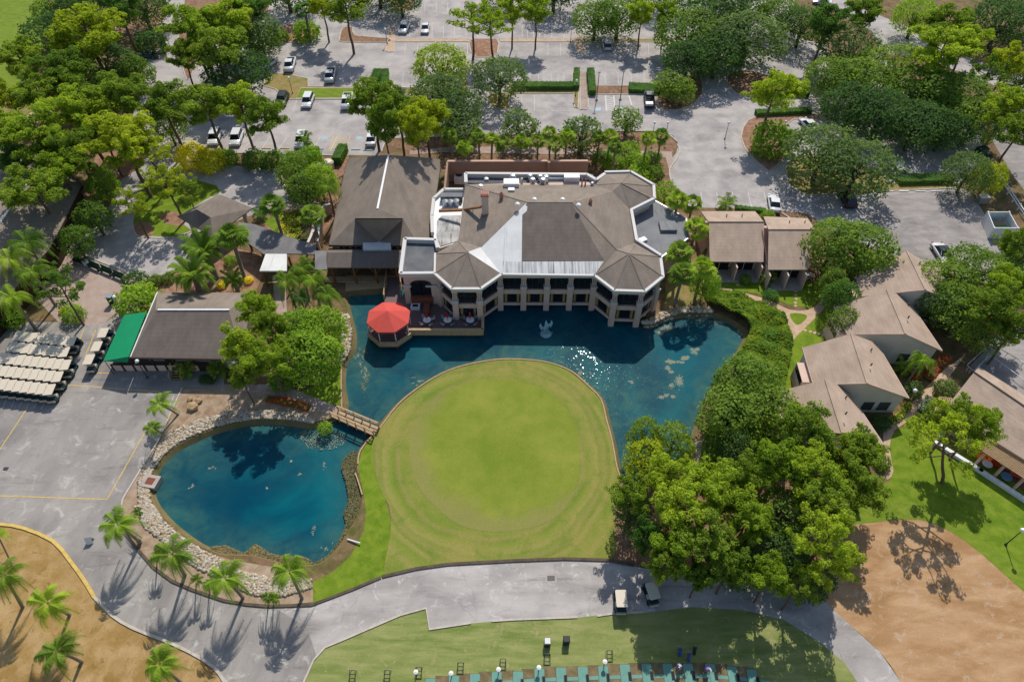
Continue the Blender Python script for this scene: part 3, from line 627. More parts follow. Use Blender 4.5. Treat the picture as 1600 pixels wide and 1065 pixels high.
# ---- clubhouse ----
club = thing('clubhouse', 'large clubhouse with octagonal turrets and a white patched roof at the pond edge', 'building', P(850, 440, 0))
EZ = 7.0; E = lambda u, v, z=EZ: P(u, v, z)
e1, e2 = E(784, 428), E(929, 430); rl, rr_ = E(824, 316, 10.6), E(894, 316, 10.6)
plA = (e1, e2, (rl+rr_)/2)
LP, RP = E(731, 393.5, 9.3), E(983, 396, 9.3)
jl = PL(751, 386, *plA); jr = PL(964, 390, *plA)
Lo = [E(679, 427), E(706, 451), E(751, 451), e1]
lb1, lb2 = E(681, 396), E(716, 376, 7.6)
Ro = [e2, E(960, 453.5), E(1007.5, 455), E(1036, 432), E(1032, 401), E(994, 378.5)]
NP = E(971, 286, 9.3); Ne = [E(945, 271), E(985, 270), E(1021, 291), E(1022, 312), E(986, 330)]
nw, ne = E(727, 288, 7.6), E(930, 289, 7.6); j2 = E(957, 299, 9.0)
S, D_, WM, ST = 0, 1, 2, 3
fc = []
for i in range(3): fc.append(([LP, Lo[i], Lo[i+1]], S if i != 1 else S))
fc.append(([LP, lb1, Lo[0]], S)); fc.append(([LP, lb2, lb1], S)); fc.append(([LP, jl, lb2], S))
fc.append(([LP, e1, jl], WM))
for i in range(5): fc.append(([RP, Ro[i], Ro[i+1]], S))
fc.append(([RP, Ro[5], jr], S)); fc.append(([RP, jr, e2], S))
for i in range(4): fc.append(([NP, Ne[i], Ne[i+1]], S))
fc.append(([NP, ne, Ne[0]], S)); fc.append(([NP, j2, ne], S)); fc.append(([NP, Ne[4], j2], S))
fc += [([rl, rr_, jr, e2, e1, jl], S), ([rl, nw, ne, rr_], S), ([rr_, ne, j2], S), ([rr_, j2, Ne[4], Ro[5], jr], S), ([rl, jl, lb2, nw], S)]
roofpart(club, fc, ['shingle', 'shingle_dark', 'white_membrane', 'membrane_streaked'])
def patch(name, pts, mat, off, root=club, plane=plA):
    m = MB(); q = [PL(u, v, *plane)+Vector((0, 0, off)) for u, v in pts]; m.sheet(q)
    for i in range(len(q)): a, b = q[i], q[(i+1) % len(q)]; z = Vector((0, 0, off)); m.face([a, b, b-z, a-z])
    return m.build(name, mat, root)
patch('roof_membrane', [(823.5,316.5),(821,321),(824,323),(823,330),(816,336),(815,409),(786,409),(786,427),(784.6,427.4),(735,392.5),(752,387)], 'white_membrane', .05)
patch('roof_membrane', [(787,409.2),(944,408.4),(929.5,429),(785.5,427.4)], 'membrane_streaked', .06)
patch('roof_patch', [(825,317.5),(893,317.5),(943.6,407.2),(815.8,407.8),(816,337),(824,330),(825,323),(822,321)], 'shingle_dark', .045)
# ridge and hip lines
m = MB()
for a, b in ((rl, rr_), (rr_, jr), (LP, Lo[1]), (LP, Lo[2]), (LP, Lo[0]), (LP, lb1), (LP, lb2), (RP, Ro[1]), (RP, Ro[2]), (RP, Ro[3]), (RP, Ro[4]), (RP, e2), (RP, Ro[5]), (NP, Ne[1]), (NP, Ne[2]), (NP, Ne[3]), (NP, Ne[4]), (NP, ne), (rl, nw), (rr_, ne), (RP, jr)):
    MB().bar(a+Vector((0, 0, .05)), b+Vector((0, 0, .05)), .2, .06).build('ridge_cap', 'shingle', club)
edge(club, [Lo[0], Lo[1], Lo[2], e1, e2, Ro[1], Ro[2], Ro[3], Ro[4]], 'cornice', 'cap_white', .42, .42, .1)
edge(club, [Ro[4], Ro[5]+Vector((0, 0, .2)), Ne[4], Ne[3], Ne[2], Ne[1], Ne[0]], 'parapet', 'cap_white', .45, .9, .4)
edge(club, [lb1+Vector((-.1, 0, 0)), Lo[0]], 'parapet', 'cap_white', .3, .5, .1)
# walls under the eaves
ins = lambda q, c, k: Vector((c[0]+(q.x-c[0])*k, c[1]+(q.y-c[1])*k, 0))
lc, rc = (LP.x, 75.6), (RP.x, RP.y)
cy = (e1.y+e2.y)/2+.75
wl = [ins(q, lc, .87) for q in Lo]; wl[3] = Vector((e1.x-.25, cy, 0)); wr = [ins(q, rc, .87) for q in Ro]; wr[0] = Vector((e2.x+.2, cy, 0))
bay_wall(club, wl[3], wr[0], 4, seed=3)
bay_wall(club, wl[0], wl[1], 1, seed=4, last=False); bay_wall(club, wl[1], wl[2], 1, seed=5); bay_wall(club, wl[2], wl[3], 1, seed=6, first=False, last=False)
bay_wall(club, wr[0], wr[1], 1, seed=7, first=False, last=False); bay_wall(club, wr[1], wr[2], 1, seed=8); bay_wall(club, wr[2], wr[3], 1, seed=9, first=False); bay_wall(club, wr[3], wr[4], 1, seed=10, first=False)
core = [Vector(q) for q in (wl[0]+Vector((.4, .8, 0)), wl[1]+Vector((.3, .9, 0)), wl[2]+Vector((-.3, .9, 0)), wl[3]+Vector((0, .9, 0)), wr[0]+Vector((0, .9, 0)), wr[1]+Vector((.3, .9, 0)), wr[2]+Vector((-.3, .9, 0)), wr[3]+Vector((-.9, .3, 0)), wr[4]+Vector((-.9, 0, 0)))]
nwg, neg = E(724, 284, 6.9), E(936, 280, 6.9)
core += [Vector((Ro[5].x-.5, Ro[5].y, 0)), Vector((Ne[4].x-.5, Ne[4].y, 0)), Vector((Ne[3].x-.5, Ne[3].y, 0)), Vector((Ne[2].x-.5, Ne[2].y-.5, 0)), Vector((Ne[1].x, Ne[1].y-.6, 0)), Vector((Ne[0].x, Ne[0].y-.6, 0)), Vector((neg.x, neg.y-.3, 0)), Vector((nw.x+.6, nwg.y-.3, 0)), Vector((lb2.x+.6, lb2.y, 0)), Vector((lb1.x+.8, lb1.y-.3, 0))]
MB().prism(core, -.6, 6.6).build('wall', 'stucco', club)
# flat gutter roof along the north side with its parapet
b1, b2, b3, b4 = E(726, 286, 6.5), E(933, 288, 6.5), E(926, 272, 6.5), E(727, 272, 6.5)
MB().sheet([b1, b2, b3, b4]).build('flat_roof', 'dark_flat', club)
edge(club, [E(728, 284, 7.3), E(727.5, 270, 7.3), E(917, 271.5, 7.3), E(932, 280, 7.3), E(945, 270.5, 7.3)], 'parapet', 'cap_white', .55, 1.1, 0)
# west lower roof, patched white
q = [E(675,340,5.4),E(678,313,5.4),E(694,298.5,5.4),E(725,298.5,5.4),E(723,330,5.4),E(717,378,5.4),E(686,388,5.4),E(676,366,5.4)]
MB().prism(q, 4.8, 5.4, 0, 1).build('flat_roof', ['stucco', 'white_paint'], club)
q2 = [E(683,345,5.5),E(690,337,5.5),E(720,336,5.5),E(716,376,5.5),E(688,385,5.5),E(682,368,5.5)]
MB().prism(q2, 5.4, 5.5).build('roof_patch', 'patch_flat', club)
edge(club, [q[7], q[0], q[1], q[2], q[3]], 'parapet', 'cap_white', .5, .8, .5)
q3 = [Vector((p.x, p.y, 0)) for p in q]; MB().prism(q3, -.1, 4.8).build('wall', 'stucco', club)
for (u, v) in ((696, 321), (704, 321), (713, 320)): p = E(u, v, 5.5); MB().lathe((p.x, p.y, 5.42), [(.45, 0), (.45, .9), (.55, 1.0), (0.01, 1.25)], 12).build('roof_vent', 'metal_grey', club)
p = E(706, 313, 5.4); MB().box(p.x, p.y, 5.42, 3.6, 1.1, 1.1).build('roof_unit', 'grey_flat', club)
# west square flat roof with the arched window below
f = [E(633, 374, 6.6), E(681, 375.5, 6.6), E(684, 388, 6.6), E(679, 427.5, 6.6), E(626, 428, 6.6)]
MB().sheet(f, 6.1).build('flat_roof', 'dark_flat', club)
edge(club, [f[4], f[0], f[1], f[2]], 'parapet', 'cap_white', .55, .9, .25); edge(club, [f[4], f[3]], 'parapet', 'cap_white', .5, .7, .25)
fb = [Vector((f[4].x+.2, f[4].y+.3, 0)), Vector((f[3].x+.3, f[3].y+.3, 0)), Vector((f[1].x, f[1].y, 0)), Vector((f[0].x+.2, f[0].y, 0))]
MB().prism(fb, -.6, 6.05).build('wall', 'stucco', club)
ax, ay = (f[4].x+f[3].x)/2+.2, f[4].y+.3
aw = MB(); arch = [(-1.55, 2.1), (1.55, 2.1)]+[(1.55*math.cos(t), 4.3+.75*math.sin(t)) for t in np.linspace(0, math.pi, 12)]
aw.face([(ax+x, ay-.05, z) for x, z in arch]); g = aw.build('window', 'glass_dark', club)
fr = MB(); full = [(x, z) for x, z in arch]
for i in range(len(full)): a, b = full[i], full[(i+1) % len(full)]; fr.bar((ax+a[0], ay-.08, a[1]+.06), (ax+b[0], ay-.08, b[1]+.06), .1, .12)
fr.bar((ax, ay-.08, 5.0), (ax, ay-.08, 2.1), .08, .1); fr.build('frame', 'metal_dark', g)
mm = MB(); mm.box(f[4].x+.6, ay-.12, 3.9, 1.3, .3, .25); mm.box(f[3].x-.6, ay-.12, 3.9, 1.9, .3, .25); mm.build('band', 'cap_white', club)
for sx in (f[4].x+.55, f[3].x-.3): MB().box(sx, ay-.1, -.3, .9, .45, 4.2).build('pier', 'stucco', club)
MB().box(ax, ay-.35, .6, 3.3, .6, 1.5).build('planter', 'brick_red', club)
# east lower grey roof
g_ = [E(1022,313,5.2),E(1072,341,5.2),E(1077,371,5.2),E(1030,404,5.2),E(988,380,5.2),E(984,336,5.2)]
MB().prism(g_, 4.7, 5.2).build('flat_roof', 'grey_flat', club)
gi = [Vector((1,0,0))*0+Vector((p.x*.98+.3, p.y, 0)) for p in g_]; MB().prism(gi, -.2, 4.7).build('wall', 'stucco_pink', club)
edge(club, [g_[0], g_[1], g_[2], g_[3]], 'roof_edge', 'metal_grey', .16, .3, .08)
p = E(1043, 356, 5.2); MB().box(p.x, p.y, 5.2, 2.6, 2.3, .5).build('roof_hatch', 'grey_flat', club)
p = E(1004, 376, 5.2); MB().box(p.x, p.y, 5.2, 1.2, .9, .35, .5).build('roof_unit', 'white_paint', club)
# chimney and copper flue ramp, fans and vents
plW = (rl, nw, lb2)
def onw(u, v): return PL(u, v, *plW)
cb = onw(758.5, 332); MB().box(cb.x, cb.y, cb.z-.6, 1.05, 1.0, 3.9).build('chimney', 'stucco', club)
top = MB().box(cb.x, cb.y, cb.z+3.3, 1.25, 1.2, .25); [top.box(cb.x-.5+.25*k, cb.y, cb.z+3.55, .12, 1.1, .3) for k in range(5)]; top.build('chimney_cap', 'red_roof_vent', club)
a, b, c_ = E(686, 328, 6.6), E(722, 326.5, 7.4), Vector((cb.x-.6, cb.y-.5, cb.z+1.6))
mb_ = MB(); mb_.bar(a, b, .4, .35); mb_.bar(b, c_, .4, .35); mb_.build('flue', 'copper', club)
plN = (rl, nw, ne)
mm = MB()
for (u, v, r, h) in ((801,283,.62,1.5),(832,286,.55,1.2),(828,280,.5,1.2),(848,287,.6,1.3),(853,282,.55,1.2),(844,281,.5,1.2),(815,286,.3,1.2),(925,290,.32,.9)):
    p = PL(u, v, *plN); MB().lathe((p.x, p.y, p.z-.3), [(r*.8, 0), (r*.8, h*.6), (r, h*.65), (r, h*.85), (r*.6, h*1.05), (.01, h*1.1)], 14).build('exhaust_fan', 'metal_grey', club)
mm = MB()
for (u, v, sx, sy, h) in ((799,291,2.5,1.5,1.3),(799,299,1.0,.7,.8),(893,281,2.6,1.3,1.2)): p = PL(u, v, *plN); MB().box(p.x, p.y, p.z-.3, sx, sy, h).build('roof_unit', 'white_paint', club)
p = PL(870, 280, *plN); mm.box(p.x, p.y, p.z-.2, 5.5, .35, .5); mm.build('duct', 'white_paint', club)
for (u, v) in ((835,312),(879,312),(808.5,319.5),(904,321)): p = PL(u, v, *plN); MB().lathe((p.x, p.y, p.z+.02), [(.38, 0), (.38, .12), (.2, .3), (.01, .33)], 12).build('skylight', 'globe', club)
for (u, v) in ((760,280),(751,291)): p = PL(u, v, *plN); MB().lathe((p.x, p.y, p.z+.02), [(.45, 0), (.3, .25), (.01, .3)], 12).build('skylight', 'globe', club)
p = onw(783.5, 310); MB().lathe((p.x, p.y, p.z), [(.3, 0), (.3, .8), (.38, .9), (.01, 1.3)], 12).build('vent_pipe', 'red_roof_vent', club)
p = onw(739, 332); MB().lathe((p.x, p.y, p.z), [(.12, 0), (.12, .4), (.01, .45)], 10).build('vent_pipe', 'white_paint', club)
p = E(922.5, 318, 9.7); MB().lathe((p.x, p.y, p.z-.3), [(.28, 0), (.28, .9), (.34, 1.0), (.01, 1.3)], 12).build('vent_pipe', 'red_roof_vent', club)
for dx in (0, .55): p = PL(909, 290, *plN); MB().lathe((p.x+dx, p.y, p.z), [(.12, 0), (.12, 1.3), (.01, 1.35)], 8).build('vent_pipe', 'red_roof_vent', club)

# ---- hall west of the clubhouse ----
hall = thing('hall', 'long hall with a grey brown gabled roof and a steep triangle shaped as the gablet shadow beside the clubhouse', 'building', P(600, 384, 0))
hz = 4.4; hp = 9.8
h1, h2, h3, h4, h5 = E(540,262,hz), E(514,382.5,hz), E(655,384,hz), E(671,373,hz), E(688,262,hz)
tr0, tr1 = E(607, 242, hp), E(590, 326, hp); t2, t3 = E(555, 341, 8.1), E(629, 341, 8.1); vv = E(592, 377, 4.7)
tl, trr = E(546, 247, hz+.4), E(687, 248, hz+.4)
def atY(u, v, y): d = ray(u, v); return Vector((0, 0, CAMH))+d*(y/d.y)
t2, t3 = atY(555, 341, vv.y-.1), atY(629, 341, vv.y-.1); t2f, t3f = E(555, 341, 6.5), E(629, 341, 6.5)
fcs = [([tr0, tl, h1], 0), ([tr0, h1, h2], 0), ([tr0, h2, t2f], 0), ([tr0, t2f, tr1], 0), ([tr0, tr1, t3f], 0), ([tr0, t3f, h3], 0), ([tr0, h3, h4], 0), ([tr0, h4, h5], 0), ([tr0, h5, trr], 0),
 ([tr1, t2, t3], 0), ([tr1, t2f, t2], 0), ([tr1, t3, t3f], 0), ([t2, vv, t3], 0), ([t2f, vv, t2], 0), ([t3, vv, t3f], 0), ([t2f, h2, E(565,383,hz), vv], 0), ([t3f, vv, E(612,383.5,hz), h3], 0)]  # steep V face is shaped to stand in for the gablet's cast shadow
roofpart(hall, fcs, ['shingle', 'shingle_dark'])
edge(hall, [tr0, tr1], 'ridge_cap', 'white_paint', .3, .12, .1)
edge(hall, [tl, h1, h2], 'fascia', 'fascia_brown', .15, .35, .02); edge(hall, [h2, h3, h4, h5], 'fascia', 'fascia_brown', .15, .35, .02)
wz = [Vector((h2.x+.8, h2.y+1, 0)), Vector((h3.x-.3, h3.y+1, 0)), Vector((h4.x-.6, h4.y, 0)), Vector((trr.x-.7, trr.y-.5, 0)), Vector((tl.x+.7, tl.y-.5, 0))]
MB().prism(wz, 0, 4.1).build('wall', 'stucco', hall)
MB().prism([Vector((tl.x+2, tl.y-.8, 0)), Vector((trr.x-2, trr.y-.8, 0)), Vector((tr0.x+1, tr0.y-2, 0)), Vector((tr0.x-1, tr0.y-2, 0))], 3, 4.2).build('gable_wall', 'stucco', hall)
for k in range(6):
    x = h2.x+2+k*1.9; g = MB().box(x, h2.y+.86, .9, 1.5, .1, 2.4).build('window', 'glass_dark', hall); MB().box(x, h2.y+.8, .9, .07, .1, 2.4).build('frame', 'white_paint', g)
qb = [E(567,377,4.6),E(610,377,4.6),E(611,389,4.6),E(567,389,4.6)]; MB().prism(qb, 4.1, 4.6).build('flat_roof', 'white_membrane', hall)
# screen walls with plants, west side of the hall
def low_wall(name, label, pts, h, mat, th=.3, cap=None, cat='wall', z0=0):
    root = thing(name, label, cat, P(*pts[0], 0)); m = MB()
    for i in range(len(pts)-1): a, b = P(*pts[i], 0), P(*pts[i+1], 0); a.z = b.z = z0+h; m.bar(a, b, th, h, ext=th/2-.01)
    m.build('wall_body', mat, root)
    if cap:
        m = MB()
        for i in range(len(pts)-1): a, b = P(*pts[i], 0), P(*pts[i+1], 0); a.z = b.z = z0+h+.1; m.bar(a, b, th+.12, .1, ext=th/2+.05)
        m.build('coping', cap, root)
    return root
low_wall('courtyard_wall', 'low tan courtyard wall running along the west side of the hall', [(518,335),(507,338),(500,392)], 2.2, 'stucco', .3, 'cap_white')
low_wall('courtyard_wall', 'narrow tan garden wall by the entry walk west of the hall', [(506,342),(484,392)], 1.6, 'stucco', .3, 'cap_white')
# ---- terracotta service yard wall ----
yw = thing('yard_wall', 'tall terracotta coloured screen wall behind the clubhouse', 'wall', P(810, 262, 0))
a, b = E(699, 252, 4.2), E(919, 251.5, 4.2)
m = MB(); m.bar(a, b, .35, 4.2); m.bar(a, E(694, 301, 3.6), .35, 3.6); m.build('wall_body', 'terracotta_wall', yw)
m = MB(); m.bar(a+Vector((0, 0, .1)), b+Vector((0, 0, .1)), .5, .12); m.build('coping', 'stucco_pink', yw)
p = E(858, 262, 4.0); MB().box(p.x, p.y+1.3, 0, .5, .5, 4.35).build('buttress', 'terracotta_wall', yw)
yu = thing('cooling_unit', 'small white rooftop style cooling unit in the yard behind the terracotta wall', 'machine', P(718, 284, 0))
p = P(718, 284, 0); MB().box(p.x, p.y, .0, 1.8, 1.6, 1.5).build('cabinet', 'white_paint', yu); MB().lathe((p.x, p.y, 1.5), [(.6, 0), (.6, .12), (.01, .14)], 14).build('fan_grille', 'metal_dark', yu)

# ---- covered walkway over the pond inlet ----
def gable_strip(root, a0, a1, r0, r1, b0, b1, mat, th=.14):
    roofpart(root, [([a0, a1, r1, r0], 0), ([r0, r1, b1, b0], 0)], [mat]); 
cw = thing('covered_walkway', 'brown shingled walkway roof on timber posts linking the hall and clubhouse', 'walkway', P(570, 430, 0))
gable_strip(cw, E(511,388,3.5), E(628,388,3.5), E(511,394.5,4.4), E(628,394,4.4), E(511,418,3.5), E(628,418,3.5), 'shingle_dark')
roofpart(cw, [([E(492,391.5,3.6), E(511,391.5,3.6), E(511,421,3.5), E(492,421,3.5)], 0)], ['shingle_grey'])
for (u) in (517, 551, 585, 618):
    p = E(u, 419, 3.4); MB().box(p.x, p.y+.3, -.2, .28, .28, 3.6).build('post', 'wood_brown', cw)
    p = E(u, 394, 3.4); MB().box(p.x, p.y, -.2, .28, .28, 3.6).build('post', 'wood_brown', cw)
    mm = MB(); p = E(u, 419, 3.4); mm.bar((p.x, p.y+.3, 1.9), (p.x-.9, p.y+.3, 3.3), .15, .15); mm.bar((p.x, p.y+.3, 1.9), (p.x+.9, p.y+.3, 3.3), .15, .15); mm.build('brace', 'wood_brown', cw)
p0, p1 = E(500, 436, .2), E(626, 436, .2); MB().box((p0.x+p1.x)/2, p0.y, -.5, p1.x-p0.x, 1.2, .7).build('beam', 'wood_tan', cw)
fb_ = thing('footbridge', 'narrow grey deck footbridge with tan rails from the covered walkway to the terrace', 'bridge', P(613, 450, 0))
q = [P(606,433,.35),P(627,433,.35),P(628,470,.35),P(602,470,.35)]; MB().prism(q, .1, .35).build('deck', 'deck_grey', fb_)
for k, (a, b) in enumerate((((605,432),(601,470)), ((627,433),(627,468)))):
    a, b = P(*a, 0), P(*b, 0); mm = MB(); a.z = b.z = 1.4; mm.bar(a, b, .14, .12); a.z = b.z = .9; mm.bar(a, b, .1, .35)
    for t_ in np.linspace(0, 1, 5): p = a.lerp(b, t_); mm.box(p.x, p.y, .1, .14, .14, 1.35)
    mm.build('railing', 'wood_tan', fb_)
# slanted grey canopy and white flat canopy to the west
sc_ = thing('slanted_canopy', 'grey shingled canopy roof slanting from the drop-off pavilion to the entry', 'walkway', P(425, 385, 0))
s_ = [E(372,347,3.6),E(397,350,3.6),E(470,376,3.5),E(495,381,3.5),E(492,397,3.3),E(440,396,3.3),E(412,397,3.3),E(374,370,3.3)]
roofpart(sc_, [([s_[0], s_[1], s_[6], s_[7]], 0), ([s_[1], s_[2], s_[5], s_[6]], 0), ([s_[2], s_[3], s_[4], s_[5]], 0)], ['shingle_grey'])
for u, v in ((385,372),(408,396),(440,398),(470,398),(490,398)): p = E(u, v-2, 3.2); MB().box(p.x, p.y+.3, 0, .3, .3, 3.2).build('post', 'wood_brown', sc_)
wc = thing('white_canopy', 'square white flat canopy roof on posts beside the palms', 'canopy', P(425, 425, 0))
q = [E(415,396.5,3.5),E(448,396.5,3.5),E(448,423,3.5),E(405.5,423,3.5)]; MB().prism(q, 3.25, 3.5).build('roof', 'white_membrane', wc)
for k in q: MB().box(k.x*.99-.1, k.y+(.3 if k.y < 79 else -.3), 0, .25, .25, 3.25).build('post', 'wood_brown', wc)

# ---- drop-off pavilion ----
pv = thing('drop_off_pavilion', 'brown hipped drop-off pavilion roof with a small gablet coloured dark as shade over the drive', 'pavilion', P(335, 350, 0))
L0, T0, R0, B0 = E(277,338,3.6), E(341,304,3.6), E(395,325,3.6), E(332,370,3.6)
k1, k2 = E(307,327,5.8), E(346,304.5,5.6); k3 = E(329,339.5,5.2); k4 = E(312,353.5,3.9)
roofpart(pv, [([k1, L0, k4], 0), ([L0, k1, k2, T0], 0), ([k1, k3, k4], 1), ([k4, k3, B0], 0), ([k1, k2, k3], 0), ([k2, R0, k3], 0), ([k3, R0, B0], 0), ([T0, k2, R0], 0), ([L0, k4, B0], 0)], ['shingle', 'shingle_dark'])  # gablet triangle gets the darker shingle to paint in its shade
for q in (L0, T0, R0, B0): c0 = (L0+T0+R0+B0)/4; w_ = c0.lerp(q, .72); MB().box(w_.x, w_.y, 0, .6, .6, 3.7).build('column', 'stucco', pv)

# ---- cart barn with the green awning ----
barn = thing('cart_barn', 'brown hip roofed cart barn with timber panelled front above the cart yard', 'building', P(290, 575, 0))
bz = 3.6
c1, c2, c3, c4 = E(246,457,bz), E(396,457,bz), E(376,561,bz), E(204,558,bz)
r1, r2 = E(243,484,5.8), E(358,484,5.8); gq = E(372,470,5.0); gv = E(352,505,3.9)
roofpart(barn, [([c1, r1, r2, c2], 0), ([c4, r1, c1], 0), ([c4, c3, r2, r1], 1), ([c3, c2, r2], 0)], ['shingle', 'shingle_dark'])  # front slope coloured darker for facing away from the sun
edge(barn, [r1+Vector((.4, 0, 0)), r2], 'ridge_cap', 'white_paint', .25, .12, .1); edge(barn, [c1, c4], 'gutter', 'white_paint', .2, .25, .05)
edge(barn, [c4, c3], 'gutter', 'fascia_brown', .2, .3, .05)
fy = P(280, 584, 0).y; lx, rx = P(176, 584, 0).x, P(350, 584, 0).x
wz = [Vector((c4.x+1, c4.y+1.6, 0)), Vector((c3.x-.5, c3.y+1.6, 0)), Vector((c2.x-1, c2.y-.8, 0)), Vector((c1.x+.8, c1.y-.8, 0))]
MB().prism(wz, 0, 3.4).build('wall', 'stucco_grey', barn)
MB().box((lx+rx)/2, fy+.6, 0, rx-lx, .18, 1.35).build('plinth', 'wood_dark', barn)
MB().box((lx+rx)/2, fy+1.6, .9, rx-lx, 2.0, .12).build('porch', 'deck_grey', barn)
for k in range(8):
    x = lx+.9+k*1.52
    if k == 6: continue
    MB().box(x, fy+.48, .12, 1.15, .06, 1.15).build('wall_panel', 'stucco', barn)
for k in range(5): p = P(212+32*k, 583, 0); MB().box(p.x, fy+.75, 0, .2, .2, 3.4).build('post', 'wood_dark', barn)
for k in range(3): MB().box(wz[0].x+3+k*3.2, wz[0].y-.06, 1.1, 1.6, .1, 1.5).build('window', 'glass_dark', barn)
st = MB(); sx = P(276, 594, 0)
for k in range(5): st.box(sx.x, fy-.0-.32*k+.3, 0, 1.5, .32, 1.0-.2*k)
st.build('steps', 'fascia_brown', barn)
st = MB()
for k in range(5): st.box(sx.x, fy-.32*k+.18, 1.0-.2*k+.003, 1.5, .07, .012)
st.build('step_edge', 'yellow_paint', barn)
for dx in (-.8, .8):
    st = MB(); st.bar((sx.x+dx, fy+.4, 1.9), (sx.x+dx, fy-1.2, 1.0), .06, .06); st.box(sx.x+dx, fy+.4, .9, .06, .06, 1.0); st.box(sx.x+dx, fy-1.2, 0, .06, .06, 1.0); st.build('handrail', 'yellow_paint', barn)
aw = thing('awning', 'bright green canvas awning along the west side of the cart barn', 'awning', P(190, 560, 0))
g1, g2, g3, g4 = E(194,492,3.2), E(229,487,3.9), E(212,532,3.9), E(161,564,2.9)
g5 = E(201,557,3.9)
MB().face([g1, g2, g5, g4]).face([g2, E(229,489,3.2), E(200,566,3.0), g5]).face([g4, g5, E(200,566,3.0)]).build('canvas', 'canvas_green', aw)
m = MB()
for q in (g1, g4, g4.lerp(g1, .5)): m.tube([(q.x+.15, q.y+.1, 0), (q.x+.15, q.y+.1, q.z-.05)], .05)
for a, b in ((g1, g2), (g4, g5), (g1, g4)): m.tube([a-Vector((0, 0, .08)), b-Vector((0, 0, .08))], .04)
m.build('frame', 'metal_dark', aw)

# ---- west building at the frame edge ----
wb = thing('lodge', 'broad brown shingled lodge roof with a white ridge line at the left edge', 'building', P(60, 400, 0))
wr1, wr2 = E(46,281,7.5), E(-12,365,7.5); we1, we2 = E(128,290,4.2), E(80,385,4.2); wn = E(90, 248, 4.2)
ww1, ww2 = E(-60,215,4.2), E(-120,330,4.2); ws = E(8,470,4.2); ws2 = E(-80,560,4.2)
roofpart(wb, [([wr1, wn, we1], 0), ([wr1, we1, we2, wr2], 0), ([wr2, we2, ws], 0), ([wr1, ww1, wn], 0), ([wr1, wr2, ww2, ww1], 0), ([wr2, ws, ws2, ww2], 0)], ['shingle'])
edge(wb, [wr1, wr2], 'ridge_cap', 'white_paint', .35, .15, .12); edge(wb, [wn, we1, we2, ws, ws2], 'fascia', 'wood_dark', .2, .4, .02)
cc = (we1+we2+ws+ww1)/4
MB().prism([Vector(((q.x-cc.x)*.93+cc.x, (q.y-cc.y)*.95+cc.y, 0)) for q in (wn, we1, we2, ws, ws2, ww2, ww1)], 0, 3.95).build('wall', 'wood_dark', wb)

# ---- cottages by the east lawn ----
def patio_unit(name, label, bl, br, rl_, rrr, fl, frr, ez=5.6, fz=3.2, by=None, nb=2):
    r = thing(name, label, 'cottage', P((fl[0]+frr[0])/2, fl[1]+18, 0))
    a, b, c, d, e, f_ = E(*bl, ez-1.3), E(*br, ez-1.3), E(*rl_, ez), E(*rrr, ez), E(*fl, fz), E(*frr, fz)
    roofpart(r, [([a, b, d, c], 0), ([c, d, f_, e], 0)], ['shingle_pink']); edge(r, [c, d], 'ridge_cap', 'fascia_brown', .2, .08, .05)
    y0, y1 = e.y+1.6, a.y-.6; x0, x1 = e.x+.25, f_.x-.25
    m = MB(); m.prism([(x0, y0), (x1, y0), (x1, y1), (x0, y1)], 0, fz-.35); m.build('wall', 'stucco', r)
    for x in (x0, x1): MB().face([(x, y0, fz-.35), (x, y1, fz-.35), (x, y1, a.z-.2), (x, c.y, ez-.25), (x, y0, fz+.25)]).build('gable_wall', 'stucco_pink', r)
    MB().box((x0+x1)/2, e.y+.1, 0, x1-x0, 3.0, .12).build('patio', 'concrete', r)
    for k in range(nb+1): x = x0+(x1-x0)*k/nb; MB().box(x, e.y+.3, .12, .2, 2.7, fz-.5).build('divider_wall', 'stucco', r)
    for k in range(nb):
        x = x0+(x1-x0)*(k+.5)/nb; g = MB().box(x, y0-.05, .15, 3.0, .08, 2.2).build('sliding_door', 'glass_dark', r)
        MB().box(x, y0-.1, .15, .08, .08, 2.2).build('frame', 'white_paint', g)
    for k in range(2): p = PL(bl[0]+40+k*24, (bl[1]+rl_[1])/2, a, b, c); MB().lathe((p.x, p.y, p.z), [(.08, 0), (.08, .5), (.01, .52)], 8).build('vent_pipe', 'metal_dark', r)
    return r
patio_unit('cottage', 'left half of the paired patio cottages, pinkish shingle roof, by the small lawn', (1095,330), (1180,330), (1107.5,347), (1194,347), (1109,408.5), (1193,409))
patio_unit('cottage', 'right half of the paired patio cottages, next to the big leafy tree', (1193,338), (1262,341), (1201,359), (1274,359), (1200,421), (1262,421))
